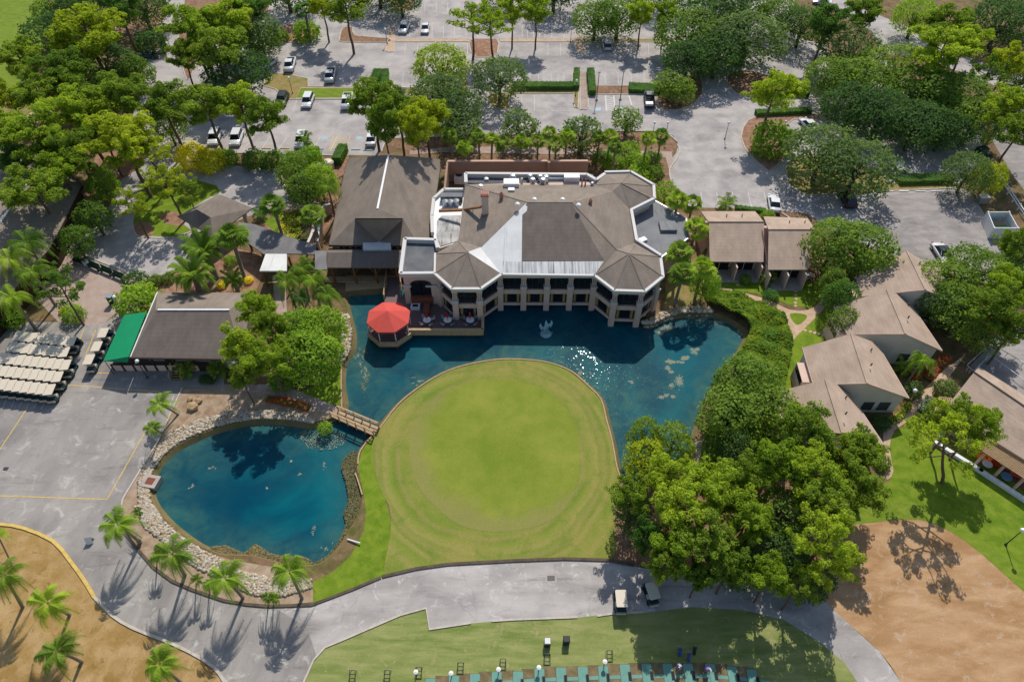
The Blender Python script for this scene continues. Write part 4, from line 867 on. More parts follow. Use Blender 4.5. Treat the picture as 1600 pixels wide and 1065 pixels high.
def lodge_unit(label, pts, gable, base):
    """pts: ridge top, ridge bottom, left-top, left-bottom, right-top, right-bottom in the picture"""
    rt, rb, lt, lb, rt2, rb2 = pts; rz, ez = 6.6, 3.7
    r = thing('cottage', label, 'cottage', P(base[0], base[1], 0))
    A1, A2, B1, B2, C1, C2 = E(*rt, rz), E(*rb, rz), E(*lt, ez), E(*lb, ez), E(*rt2, ez), E(*rb2, ez)
    roofpart(r, [([A1, A2, B2, B1], 0), ([A1, C1, C2, A2], 0)], ['shingle_pink'], th=.22)
    edge(r, [A1, A2], 'ridge_cap', 'shingle_pink', .25, .1, .06)
    edge(r, [B1, B2, A2, C2, C1], 'fascia', 'stucco', .12, .22, .0)
    sh = lambda q, c: Vector((c.x+(q.x-c.x)*.93, c.y+(q.y-c.y)*.93, 0)); cc = (B1+B2+C1+C2)/4
    q = [sh(B1, cc), sh(B2, cc), sh(A2, cc), sh(C2, cc), sh(C1, cc), sh(A1, cc)]
    m = MB(); m.prism([q[0], q[1], q[3], q[4]], 0, ez-.1); m.build('wall', 'stucco_grey', r)
    g = MB(); up = lambda v, z: Vector((v.x, v.y, z))
    g.face([up(q[0], ez-.15), up(q[4], ez-.15), up(q[5], rz-.35)]); g.build('gable_wall', 'stucco_grey', r); g = MB()
    g.face([up(q[1], 0), up(q[2], 0), up(q[2], rz-.35), up(q[1], ez-.15)]); g.face([up(q[2], 0), up(q[3], 0), up(q[3], ez-.15), up(q[2], rz-.35)])
    g.build('gable_wall', 'stucco_grey', r)
    d = (q[3]-q[2]).normalized(); n_ = Vector((d.y, -d.x, 0)); 
    for k in (.35, .7): c = q[2].lerp(q[3], k)+n_*.05; MB().box(c.x, c.y, .6, 1.4, .12, 1.6, math.atan2(d.y, d.x)).build('window', 'glass_mid', r)
    dd = (q[0]-q[1]).normalized(); nn = Vector((dd.y, -dd.x, 0)); c = q[0].lerp(q[1], .5)
    s_ = 1 if nn.dot(c-cc) > 0 else -1
    nn = nn*s_
    c = q[0].lerp(q[1], .62)+nn*.7; MB().box(c.x, c.y, 0, 3.4, 1.5, 3.1, math.atan2(dd.y, dd.x)).build('balcony', 'stucco', r)
    c = q[0].lerp(q[1], .62)+nn*.75; MB().box(c.x, c.y, 2.1, 2.8, 1.46, .9, math.atan2(dd.y, dd.x)).build('balcony_opening', 'glass_dark', r)
    for k in (.35, .65):
        p = PL((rt[0]+rb[0])/2+18, rt[1]+(rb[1]-rt[1])*k, A1, C1, C2); MB().lathe((p.x, p.y, p.z), [(.09, 0), (.09, .5), (.01, .52)], 8).build('vent_pipe', 'metal_dark', r)
    return r
lodge_unit('topmost of the stepped row of pinkish gabled cottages, next to the white car', ((1417,392),(1446,452),(1338,432),(1347,462),(1477,426),(1512,480)), 0, (1420, 460))
lodge_unit('second cottage down in the stepped gabled row, beside the red flower bed', ((1386,453),(1415,521),(1304,479),(1324,521),(1416,464),(1472,547)), 0, (1390, 540))
lodge_unit('third cottage down in the stepped gabled row, with a wide grey gable over yellow flowers', ((1330,521),(1355,598),(1254,543),(1271,600),(1370,536),(1420,621)), 0, (1340, 610))
lodge_unit('lowest cottage of the stepped gabled row, half hidden by pines', ((1290,593),(1316,676),(1222,609),(1232,668),(1322,606),(1381,694)), 0, (1300, 690))
# south east building with its pergola
se = thing('pro_shop', 'brown shingled building with a long pergola terrace at the right edge', 'building', P(1560, 660, 0))
s1, s2, s3, s4 = E(1522,581,5.4), E(1680,688,5.4), E(1475,640,3.3), E(1640,742,3.3); s5, s6 = E(1530,573,4.9), E(1690,672,4.9)
roofpart(se, [([s1, s2, s4, s3], 0), ([s5, s6, s2, s1], 0)], ['shingle_pink']); edge(se, [s1, s2], 'ridge_cap', 'fascia_brown', .2, .1, .06)
qq = [s3.lerp(s4, .03), s3.lerp(s4, .98), s6.lerp(s5, .03), s5.lerp(s6, .03)]; cc = sum(qq, Vector())/4
MB().prism([Vector(((q.x-cc.x)*.94+cc.x, (q.y-cc.y)*.9+cc.y, 0)) for q in qq], 0, 3.1).build('wall', 'stucco', se)
pg = thing('pergola', 'long slatted pale pergola over a dark red terrace at the right edge', 'pergola', P(1570, 740, 0))
a, b, c, d = E(1545,690,2.9), E(1640,750,2.9), E(1530,700,2.7), E(1640,772,2.7)
dirv = (b-a).normalized(); wv_ = (c-a)
MB().prism([P(1535,712,0), P(1545,702,0), P(1660,775,0), P(1640,800,0)], .03, .12).build('terrace', 'brick_red', pg)
m = MB()
for k in range(9): t_ = k/8; m.bar(a.lerp(c, t_)+wv_*t_*.0, b.lerp(d, t_), .1, .12)
m.build('slat', 'wood_tan', pg)
m = MB()
for k in range(7): t_ = k/6; m.bar(a.lerp(b, t_)-Vector((0, 0, .12)), c.lerp(d, t_)-Vector((0, 0, .12)), .16, .2)
m.build('rafter', 'wood_tan', pg)
for k in range(4): p = c.lerp(d, .1+k*.28); MB().box(p.x, p.y, .1, .25, .25, 2.4).build('post', 'stucco', pg)
pg2 = thing('small_pergola', 'small brown slatted pergola at the north corner of the right hand building', 'pergola', P(1474, 640, 0))
a, b, c, d = E(1468,620,2.5), E(1488,622,2.5), E(1461,642,2.5), E(1479,639,2.5); m = MB()
for k in range(7): m.bar(a.lerp(b, k/6), c.lerp(d, k/6), .12, .14)
m.bar(a, b, .16, .3); m.bar(c, d, .16, .3); m.build('slat', 'wood_tan', pg2)
for q in (a, b, c, d): MB().box(q.x, q.y, 0, .18, .18, 2.4).build('post', 'wood_brown', pg2)
low_wall('garden_wall', 'long low white garden wall between the vivid lawn and the pergola terrace', [(1461,694),(1530,737),(1606,787)], .5, 'white_paint', .5)
cf = thing('court_fence', 'white rail frame around the dark court by the right edge', 'fence', P(1545, 560, 0)); m = MB()
for a, b in (((1511,570),(1556,528)), ((1511,570),(1522,579)), ((1545,552),(1610,600)), ((1563,544),(1600,566)), ((1522,579),(1556,545))):
    a, b = P(*a, .9), P(*b, .9); m.bar(a, b, .08, .08)
    for t_ in (0, .33, .66, 1): p = a.lerp(b, t_); m.box(p.x, p.y, 0, .07, .07, .9)
m.build('rail', 'white_paint', cf)
# ---- dumpster enclosure, fence, terrace ----
de = thing('dumpster_enclosure', 'open topped white panel enclosure standing in the right parking lot', 'enclosure', P(1570, 375, 0))
dh = 2.2; D1, D2, D3, D4 = E(1544,331,dh), E(1577,331,dh), E(1591,356,dh), E(1554,356,dh)
for a, b in ((D1, D2), (D2, D3), (D3, D4), (D4, D1)):
    m = MB(); m.bar(a, b, .12, dh, ext=.04); o = m.build('side_panel', 'white_paint', de)
for q in (D1, D2, D3, D4): MB().box(q.x, q.y, 0, .25, .25, dh+.08).build('post', 'white_paint', de)
dp = thing('dumpster', 'green rubbish container inside the white enclosure', 'dumpster', P(1569, 356, 0)); q = (D1+D2+D3+D4)/4
MB().box(q.x, q.y, .1, 2.2, 1.6, 1.2, 0, 0, 1.08).build('body', 'bin_green', dp); MB().box(q.x, q.y+.1, 1.32, 2.1, 1.4, .06).build('lid', 'rubber', dp)
wf = thing('rail_fence', 'white rail fence running down the grass strip at the far right', 'fence', P(1585, 300, 0)); m = MB()
a, b = P(1563, 272, 1.2), P(1612, 345, 1.2)
for dz in (0, .45): m.bar(a-Vector((0, 0, dz)), b-Vector((0, 0, dz)), .14, .14)
m.build('rail', 'white_paint', wf)
for k in range(7): p = a.lerp(b, k/6); MB().box(p.x, p.y, 0, .18, .18, 1.3).build('post', 'white_paint', wf)
# terrace over the water
tz = .45
dk = thing('terrace_deck', 'grey decked terrace over the pond with a tan parapet in front of the clubhouse', 'deck', P(700, 515, 0))
q = [P(626,462,tz),P(684,462,tz),P(700,490,tz),P(754,492,tz),P(754,519,tz),P(640,519,tz),P(622,505,tz),P(600,500,tz),P(601,468,tz)]
MB().prism(q, .15, tz).build('floor', 'deck_grey', dk)
m = MB(); a, b, c = P(640,521,tz+.8), P(754.5,521,tz+.8), P(756,497,tz+.8)
a, b, c = [Vector((p.x, p.y, tz+.8)) for p in (P(637,520.5,tz), P(754.5,520.5,tz), P(755,493,tz))]
m.bar(a, b, .25, 1.15); m.bar(b, c, .25, 1.15); m.build('parapet', 'wood_tan', dk)
m = MB(); z_ = Vector((0, 0, .08)); m.bar(a+z_, b+z_, .4, .08, ext=.1); m.bar(b+z_, c+z_, .4, .08); m.build('coping', 'wood_tan', dk)
for k in range(6): p = a.lerp(b, .06+k*.18); MB().box(p.x, p.y+.4, -1.6, .3, .3, 1.75).build('pile', 'wood_dark', dk)
br = thing('brick_planter', 'red brick planter wall on the terrace below the arched window', 'planter', P(667, 482, 0))
p = P(667.5, 484, tz); MB().box(p.x, p.y+.3, tz, .9, 3.2, .95).build('wall_body', 'brick_red', br)
fp = thing('fire_pit', 'low square white fire pit table on the terrace', 'table', P(649, 480, tz))
p = P(649.5, 481, tz); MB().box(p.x, p.y, tz, 1.4, 1.1, .5).build('base', 'white_paint', fp); MB().box(p.x, p.y, tz+.503, .8, .5, .03).build('burner', 'rubber', fp)
# gazebo
gzb = thing('gazebo', 'octagonal gazebo with a red canvas roof standing on the pond terrace', 'gazebo', P(606, 505, 0))
pr = [(574,503.5),(577.5,486),(600,471),(620,471.5),(640,486),(638,507),(617.5,520),(590,518.5)]
G = [E(u, v, 3.2) for u, v in pr]; cx, cy_ = sum(g.x for g in G)/8, sum(g.y for g in G)/8; ap = Vector((cx, cy_, 4.5)); rad = sum(math.hypot(g.x-cx, g.y-cy_) for g in G)/8
G = [Vector((cx+rad*math.cos(R(22.5+45*k)), cy_+rad*math.sin(R(22.5+45*k)), 3.2)) for k in range(8)]
for k in range(8): pass
m = MB()
for k in range(8):
    a, b = G[k], G[(k+1) % 8]; m.face([ap, a, b]); m.face([a, b, b-Vector((0, 0, .28)), a-Vector((0, 0, .28))])
m.build('roof', 'canvas_red', gzb)
for k in range(8):
    a = G[k]; p = Vector((cx+(a.x-cx)*.93, cy_+(a.y-cy_)*.93, 0)); MB().tube([(p.x, p.y, tz), (p.x, p.y, 3.1)], .07).build('post', 'white_paint', gzb)
O = [Vector((cx+(g.x-cx)*1.05, cy_+(g.y-cy_)*1.05, 0)) for g in G]
MB().prism(O, .1, tz+.01).build('floor', 'deck_grey', gzb)
m = MB()
for k in range(8):
    if k in (0, 7): continue
    a, b = O[k].copy(), O[(k+1) % 8].copy(); a.z = b.z = tz+.8; m.bar(a, b, .2, .8)
m.build('parapet', 'wood_tan', gzb)
for k in range(0, 8, 2): p = O[k]; MB().box(p.x*.9+cx*.1, p.y*.9+cy_*.1, -1.6, .3, .3, 1.7).build('pile', 'wood_dark', gzb)
# timber bridge between the ponds
tb = thing('timber_bridge', 'tan timber footbridge with railings crossing between the two ponds', 'bridge', P(553, 655, 0))
a0, a1, b0, b1 = P(529,641,.35), P(592,667,.35), P(517,650,.35), P(584,680,.35)
MB().prism([a0, a1, b1, b0], .1, .35).build('deck', 'wood_tan', tb)
for (a, b) in ((a0, a1), (b0, b1)):
    m = MB(); m.bar(a+Vector((0, 0, 1.05)), b+Vector((0, 0, 1.05)), .2, .1); m.bar(a+Vector((0, 0, .6)), b+Vector((0, 0, .6)), .08, .1)
    for k in range(6): p = a.lerp(b, k/5); m.box(p.x, p.y, -.1, .16, .16, 1.15+.35)
    m.build('railing', 'wood_tan', tb)
for k in (.15, .5, .85):
    for q0, q1 in ((a0, a1), (b0, b1)): p = q0.lerp(q1, k); MB().box(p.x, p.y, -2, .25, .25, 2.15).build('pile', 'wood_dark', tb)
# timber edging boards along the green
def edging(label, pts, sm=3, h=.5):
    line = px(pts, .12, sm, False); m = MB()
    for i in range(len(line)-1): m.bar(line[i], line[i+1], .16, h)
    o = m.build('pond_edging', 'wood_tan', loc=line[0]); tag(o, label, 'edging')
edging('timber edging around the north and east shore of the putting green', [(593,668),(622,631),(655,604),(690,583),(726,570),(776,561),(820,561),(858,566),(892,579),(918,601),(939,623),(948,656),(957,690),(964,728),(971,748)])
edging('timber edging on the narrow lawn strip north of the timber bridge', [(534,637),(533,600),(534,568),(538,560)])
edging('timber edging below the bridge on the left pond', [(584,677),(563,703),(559,724)])
edging('short dark timber edging beside the reeds on the left pond', [(555,738),(560,752),(566,772)])
# ---------------- vegetation prototypes ----------------
PROTO = bpy.data.collections.new('prototypes')     # never linked: holds nothing in the picture
def leaf_quads(c, nrm, ln, wd, along=None):
    """rhombic leaves: centre, facing, half length, half width"""
    n = len(c); r = RNG.normal(size=(n, 3)) if along is None else along
    nrm = nrm/np.linalg.norm(nrm, axis=1, keepdims=True)
    t = r-(r*nrm).sum(1, keepdims=True)*nrm; t /= np.linalg.norm(t, axis=1, keepdims=True)+1e-9
    b = np.cross(nrm, t); ln = np.asarray(ln).reshape(-1, 1); wd = np.asarray(wd).reshape(-1, 1)
    V = np.stack([c-t*ln, c+b*wd, c+t*ln, c-b*wd], 1).reshape(-1, 3)
    return V, np.arange(n*4).reshape(n, 4)
def sphere_dirs(n, up=0.0):
    d = RNG.normal(size=(n, 3)); d[:, 2] += up; return d/np.linalg.norm(d, axis=1, keepdims=True)
def puff_cloud(centres, radii, per, ln, wd, flat=.75):
    """pine tufts: needle blades springing from each puff centre"""
    cs, ds, ls = [], [], []
    for c, r in zip(centres, radii):
        d = sphere_dirs(per, .55); k = RNG.uniform(.72, 1, (per, 1))*r; p = d*k; p[:, 2] *= flat
        cs.append(c+p); ds.append(d); ls.append(np.full(per, ln)*RNG.uniform(.7, 1.2, per))
    c = np.concatenate(cs); d = np.concatenate(ds); l = np.concatenate(ls)
    nrm = d+RNG.normal(size=d.shape)*.42
    return leaf_quads(c, nrm, l, l*wd)
def lobe_cloud(lobes, per_m2, ln, wd, jit=.55):
    cs, ns = [], []
    L_ = [(np.array(c), np.array(r)) for c, r in lobes]
    for i, (c, r) in enumerate(L_):
        area = 4*math.pi*((r[0]*r[1]+r[0]*r[2]+r[1]*r[2])/3); n = int(area*per_m2)
        d = sphere_dirs(n, .25); k = 1-RNG.normal(size=(n, 1))*.15; p = c+d*r*k
        keep = np.ones(n, bool)
        for j, (c2, r2) in enumerate(L_):
            if j != i: keep &= (((p-c2)/r2)**2).sum(1) > .62
        cs.append(p[keep]); ns.append((d/r)[keep])
    c = np.concatenate(cs); n = np.concatenate(ns); n /= np.linalg.norm(n, axis=1, keepdims=True)
    n = n+RNG.normal(size=n.shape)*jit; n[:, 2] += .25; m = len(c)
    l = ln*RNG.uniform(.65, 1.25, m)
    return leaf_quads(c+RNG.normal(size=c.shape)*.06, n, l, l*wd)
HOLD = {}
def proto(kind, variant, trunk_mb, bark, crown, hc, d0, crown_mat, tname='trunk', cname='crown'):
    r = bpy.data.objects.new(kind, None); t = trunk_mb.build(tname, bark, r, True) if trunk_mb else None
    me = arr_mesh(cname, crown[0], crown[1], crown_mat); c = bpy.data.objects.new(cname, me); C.objects.link(c); c.parent = r
    c.material_slots[0].link = 'OBJECT'
    HOLD.setdefault(kind, []).append((r, t, c, hc, d0)); return r
def mk_pine(seed, D=9.0, H=13.0, spread=1.0, dens=1.0, lean=0.0):
    global RNG; RNG = np.random.default_rng(seed); rr = random.Random(seed); m = MB()
    tx = [(0, 0, 0)]; x = y = 0
    for k in range(1, 7): x += rr.uniform(-.22, .22)+lean*.4; y += rr.uniform(-.2, .2); tx.append((x, y, H*.86*k/6))
    m.tube(tx, [.26, .24, .22, .19, .16, .12, .07], 7)
    pads = []; cr, cc = [], []
    nb = 15
    for i in range(nb):
        f = (i+.5)/nb; z = H*(.52+.42*f); prof = math.sin(math.pi*min(1, .22+.70*f))**.8*spread
        ang = i*2.4+rr.uniform(-.4, .4); ln = D/2*prof*rr.uniform(.55, 1.0)*(1 if i < nb-2 else .35)
        kx = np.interp(z, [p[2] for p in tx], [p[0] for p in tx]); ky = np.interp(z, [p[2] for p in tx], [p[1] for p in tx])
        e = Vector((kx+ln*math.cos(ang), ky+ln*math.sin(ang), z+ln*.18+rr.uniform(-.2, .5))); s = Vector((kx, ky, min(z-.5, H*.86)))
        md = s.lerp(e, .5)+Vector((0, 0, -.25)); m.tube([s, md, e], [.09, .07, .03], 5, cap=False)
        np_ = max(4, int(ln*4.6*dens))
        for q in range(np_):
            t = rr.uniform(.4, 1.06) if q else 1; c = s.lerp(e, t)+Vector((rr.gauss(0, .55), rr.gauss(0, .55), rr.uniform(0, .55)))
            cr.append(np.array(c)); cc.append(rr.uniform(.42, .78))
            if q % 3 == 0: m.tube([s.lerp(e, t*.8), c], [.035, .015], 3, cap=False)
    return m, puff_cloud(cr, cc, int(50), .21, .48), H*.76, D
def mk_broad(seed, D=9.0, H=8.5, nl=13, ln=.22, dens=7, flat=.62, wd=.55):
    global RNG; RNG = np.random.default_rng(seed); rr = random.Random(seed); lobes = []; m = MB()
    cz = H*.52; m.tube([(0, 0, 0), (.1, .05, H*.2), (.05, .1, H*.35), (0, 0, H*.5)], [.32, .27, .2, .12], 8)
    for i in range(nl):
        f = (i+.5)/nl; rad = D/2*.66*math.sqrt(f); a = i*2.4+rr.uniform(-.35, .35)
        r = D*rr.uniform(.15, .23)*(1.12-.35*f)
        z = cz+(1-f)*H*.20+rr.uniform(-.1, .1)*H-.0
        c = (rad*math.cos(a), rad*math.sin(a), z); lobes.append((c, (r*1.15, r*1.15, r*.85)))
        m.tube([(0, 0, H*rr.uniform(.25, .45)), (c[0]*.5, c[1]*.5, z*.75), (c[0]*.85, c[1]*.85, z)], [.13, .09, .03], 5, cap=False)
        for k in range(3):       # sprigs round the rim break the outline
            b = rr.uniform(0, 6.28); q = (c[0]+r*1.05*math.cos(b), c[1]+r*1.05*math.sin(b), z+rr.uniform(-.3, .5)*r); s = r*rr.uniform(.25, .45)
            lobes.append((q, (s, s, s*.8)))
    lobes.append(((0, 0, cz-.1), (D*.30, D*.30, H*.22)))
    for i in range(7): a = i*.9+.3; lobes.append(((D*.3*math.cos(a), D*.3*math.sin(a), cz-H*.12), (D*.16, D*.16, H*.14)))
    return m, lobe_cloud(lobes, dens, ln, wd), cz+H*.06, D
def frond(base, ang, ln, rise, droop, pairs, lw, ll, out, hang=.55):
    """pinnate palm leaf as leaflets along an arching midrib"""
    pts = []
    for k in range(9):
        t = k/8; r = ln*(t-.18*t*t); z = rise*math.sin(t*1.6)*ln-droop*t*t*t*ln
        pts.append(Vector((base[0]+r*math.cos(ang), base[1]+r*math.sin(ang), base[2]+z)))
    side = Vector((-math.sin(ang), math.cos(ang), 0)); V, F = out
    for k in range(pairs):
        t = .12+.88*k/pairs; i = min(7, int(t*8)); p = pts[i].lerp(pts[i+1], t*8-i); fw = (pts[i+1]-pts[i]).normalized()
        L2 = ll*math.sin(math.pi*min(.97, .15+t*.82))**.6
        for s in (-1, 1):
            d = (side*s*.9+fw*.55-Vector((0, 0, hang))*random.uniform(.6, 1.2)).normalized(); e = p+d*L2; i0 = len(V)
            V += [tuple(p-fw*lw), tuple(p+fw*lw), tuple(p+d*L2*.6+fw*lw), tuple(e), ]; F.append((i0, i0+1, i0+2, i0+3))
    i0 = len(V)
    for k in range(9): V += [tuple(pts[k]+side*.035), tuple(pts[k]-side*.035)]
    for k in range(8): F.append((i0+2*k, i0+2*k+1, i0+2*k+3, i0+2*k+2))
def mk_feather(seed, H=6.5, nf=14, ln=2.8, rise=.55, droop=1.25, tr=.15, pairs=34, hang=.95, bend=.5, lo=-.1, lf=.32):
    random.seed(seed); rr = random.Random(seed); m = MB(); bx_, by = rr.uniform(-bend, bend), rr.uniform(-bend, bend)
    m.tube([(0, 0, 0), (bx_*.3, by*.3, H*.35), (bx_*.7, by*.7, H*.7), (bx_, by, H)], [tr*1.5, tr*1.1, tr, tr*.8], 8)
    out = ([], [])
    for k in range(nf):
        u = (k % 3)/2.0; frond((bx_, by, H), k*2.4+rr.uniform(-.2, .2), ln*rr.uniform(.85, 1.1), rise*(1.25-u*.9+lo), droop*rr.uniform(.8, 1.15)*(.6+.5*u), pairs, .035, ln*lf, out, hang)
    return m, (np.array(out[0]), np.array(out[1])), H-.1, ln*1.75
def mk_fan(seed, H=6.0, nf=30, rl=1.0, tr=.17):
    rr = random.Random(seed); m = MB(); x, y = rr.uniform(-.3, .3), rr.uniform(-.3, .3)
    m.tube([(0, 0, 0), (x*.5, y*.5, H*.5), (x, y, H)], [tr*1.2, tr, tr*1.1], 8); V, F = [], []; c = Vector((x, y, H))
    for k in range(nf):
        el = rr.uniform(-.55, 1.35); a = k*2.4; d = Vector((math.cos(a)*math.cos(el), math.sin(a)*math.cos(el), math.sin(el))); o = c+d*rr.uniform(.7, 1.05)*rl
        s = d.cross(Vector((0, 0, 1))).normalized() if abs(d.z) < .98 else Vector((1, 0, 0)); up = s.cross(d).normalized()
        i0 = len(V); V += [tuple(c), tuple(c+s*.04), tuple(o+s*.03), tuple(o-s*.03)]; F.append((i0, i0+1, i0+2, i0+3))
        for q in range(11):
            b = -1.5+3.0*q/10; dr = d*math.cos(b)+s*math.sin(b); L2 = rl*rr.uniform(.75, 1.0); tip = o+dr*L2+up*(-.12)-Vector((0, 0, .28*L2)); w_ = up.cross(dr).normalized()*.11
            i0 = len(V); V += [tuple(o), tuple(o+dr*L2*.5+w_), tuple(tip), tuple(o+dr*L2*.5-w_)]; F.append((i0, i0+1, i0+2, i0+3))
    return m, (np.array(V), np.array(F)), H+.1, rl*3.4
for s in range(4): a = mk_pine(11+s, D=9, H=13, dens=1.0+.12*s); proto('pine', s, a[0], 'bark_pine', a[1], a[2], a[3], 'pine_mid')
for s in range(2): a = mk_pine(31+s, D=9, H=12, dens=.36, spread=1.15); proto('sparse_pine', s, a[0], 'bark_pine', a[1], a[2], a[3], 'pine_mid')
a = mk_pine(41, D=10, H=11, dens=.26, spread=1.3, lean=.25); proto('leaning_pine', 0, a[0], 'bark_pine', a[1], a[2], a[3], 'pine_mid')
for s in range(3): a = mk_broad(51+s, ln=.21, dens=9.5, D=9, H=8, nl=19); proto('oak', s, a[0], 'bark_oak', a[1], a[2], a[3], 'oak_dark')
for s in range(2): a = mk_broad(61+s, ln=.25, dens=7.5, D=9, H=8.5, nl=18); proto('leafy_tree', s, a[0], 'bark_oak', a[1], a[2], a[3], 'leaf_bright')
for s in range(2): a = mk_broad(71+s, ln=.19, dens=13, D=5, H=5.5, nl=8); proto('small_tree', s, a[0], 'bark_oak', a[1], a[2], a[3], 'oak_green')
for s in range(3): a = mk_feather(81+s); proto('feather_palm', s, a[0], 'bark_palm', a[1], a[2], a[3], 'palm_green', cname='fronds')
for s in range(2): a = mk_feather(91+s, H=3.4, nf=12, ln=1.7, tr=.09, pairs=20, bend=.25); proto('young_palm', s, a[0], 'bark_palm', a[1], a[2], a[3], 'palm_green', cname='fronds')
for s in range(2): a = mk_feather(101+s, H=3.2, nf=46, ln=2.5, rise=.75, droop=.55, tr=.3, pairs=34, hang=.25, bend=.2, lo=.0, lf=.17); proto('date_palm', s, a[0], 'bark_palm', a[1], a[2], a[3], 'palm_green', cname='fronds')
for s in range(3): a = mk_fan(111+s, H=5+s*.6); proto('fan_palm', s, a[0], 'bark_palm', a[1], a[2], a[3], 'palm_green', cname='fronds')
a = mk_feather(121, H=.5, nf=16, ln=1.3, rise=.9, droop=.5, tr=.1, pairs=14, hang=.2, bend=.02); proto('low_palm', 0, a[0], 'bark_palm', a[1], a[2], a[3], 'palm_green', cname='fronds')
def mk_bush(seed, D=3.0, H=1.8, ln=.14, dens=34):
    global RNG; RNG = np.random.default_rng(seed); rr = random.Random(seed); lobes = [((0, 0, H*.35), (D*.4, D*.4, H*.55))]
    for i in range(9): a = i*.7+rr.uniform(-.2, .2); q = rr.uniform(.2, .33)*D; lobes.append(((q*math.cos(a), q*math.sin(a), H*rr.uniform(.3, .65)), (D*.2, D*.2, H*.32)))
    m = MB(); [m.tube([(0, 0, 0), (.3*math.cos(a), .3*math.sin(a), H*.5)], [.05, .02], 4) for a in (0, 1.6, 3.1, 4.7)]
    return m, lobe_cloud(lobes, dens, ln, .6), H*.5, D
for s in range(3): a = mk_bush(131+s); proto('shrub', s, a[0], 'bark_oak', a[1], a[2], a[3], 'leaf_bright', tname='stem', cname='foliage')
WK = {'pine': 1.3, 'sparse_pine': 1.15, 'oak': 1.42, 'leafy_tree': 1.3, 'small_tree': 1.3, 'feather_palm': 1.15, 'fan_palm': 1.25, 'shrub': 1.25, 'date_palm': 1.15, 'low_palm': 1.3}
USED = set(); TR = random.Random(5)
def tree(kind, u, v, wpx, mat, label, group=None, H=None, cat=None, base=None, rz=None, kz=1.0):
    """u, v: picture position of the crown centre; wpx: crown width in picture pixels"""
    wpx *= WK.get(kind, 1.0); opts = HOLD[kind]; r, t, c, hc, d0 = opts[TR.randrange(len(opts))]
    q = P(u, v, hc); s = wpx/ppm(u, v, hc)/d0; szz = (H/hc if H else (s**.5 if kind not in ('shrub', 'low_palm', 'date_palm', 'young_palm') else s))*kz
    q = P(u, v, hc*szz); s = wpx/ppm(u, v, hc*szz)/d0
    rot = TR.uniform(0, 6.28) if rz is None else rz
    if base:                       # a leaning tree: foot at one place, crown over another
        b = P(base[0], base[1], 0); q = P(u, v, hc*szz)
        lean = Vector((q.x-b.x, q.y-b.y, hc*szz))
    e = thing(kind, label, cat or ('palm' if 'palm' in kind else 'shrub' if kind == 'shrub' else 'tree'), (q.x, q.y, 0), rot, group)
    e.scale = (s, s, szz)
    if base:
        ax = Vector((0, 0, 1)).rotation_difference(lean.normalized()); e.location = (b.x, b.y, 0)
        e.rotation_mode = 'QUATERNION'; e.rotation_quaternion = ax @ Matrix.Rotation(rot, 3, 'Z').to_quaternion(); e.scale.z = lean.length/hc
    for o in (t, c):
        if o is None: continue
        if o.name in USED: k = o.copy(); C.objects.link(k)
        else: k = o; USED.add(o.name)
        k.parent = e
        if o is c: k.material_slots[0].link = 'OBJECT'; k.material_slots[0].material = MATS[mat]
    return e
PM, PB, PY, PD = 'pine_mid', 'pine_bright', 'pine_yellow', 'pine_dark'
OD, OO, OG, LB, WI = 'oak_dark', 'oak_olive', 'oak_green', 'leaf_bright', 'willow'
PG, PK, PA = 'palm_green', 'palm_dark', 'palm_bright'
G_NW = 'trees of the north west woodland'; G_NE = 'trees of the north east woodland'; G_SE = 'trees of the wooded clump by the green'
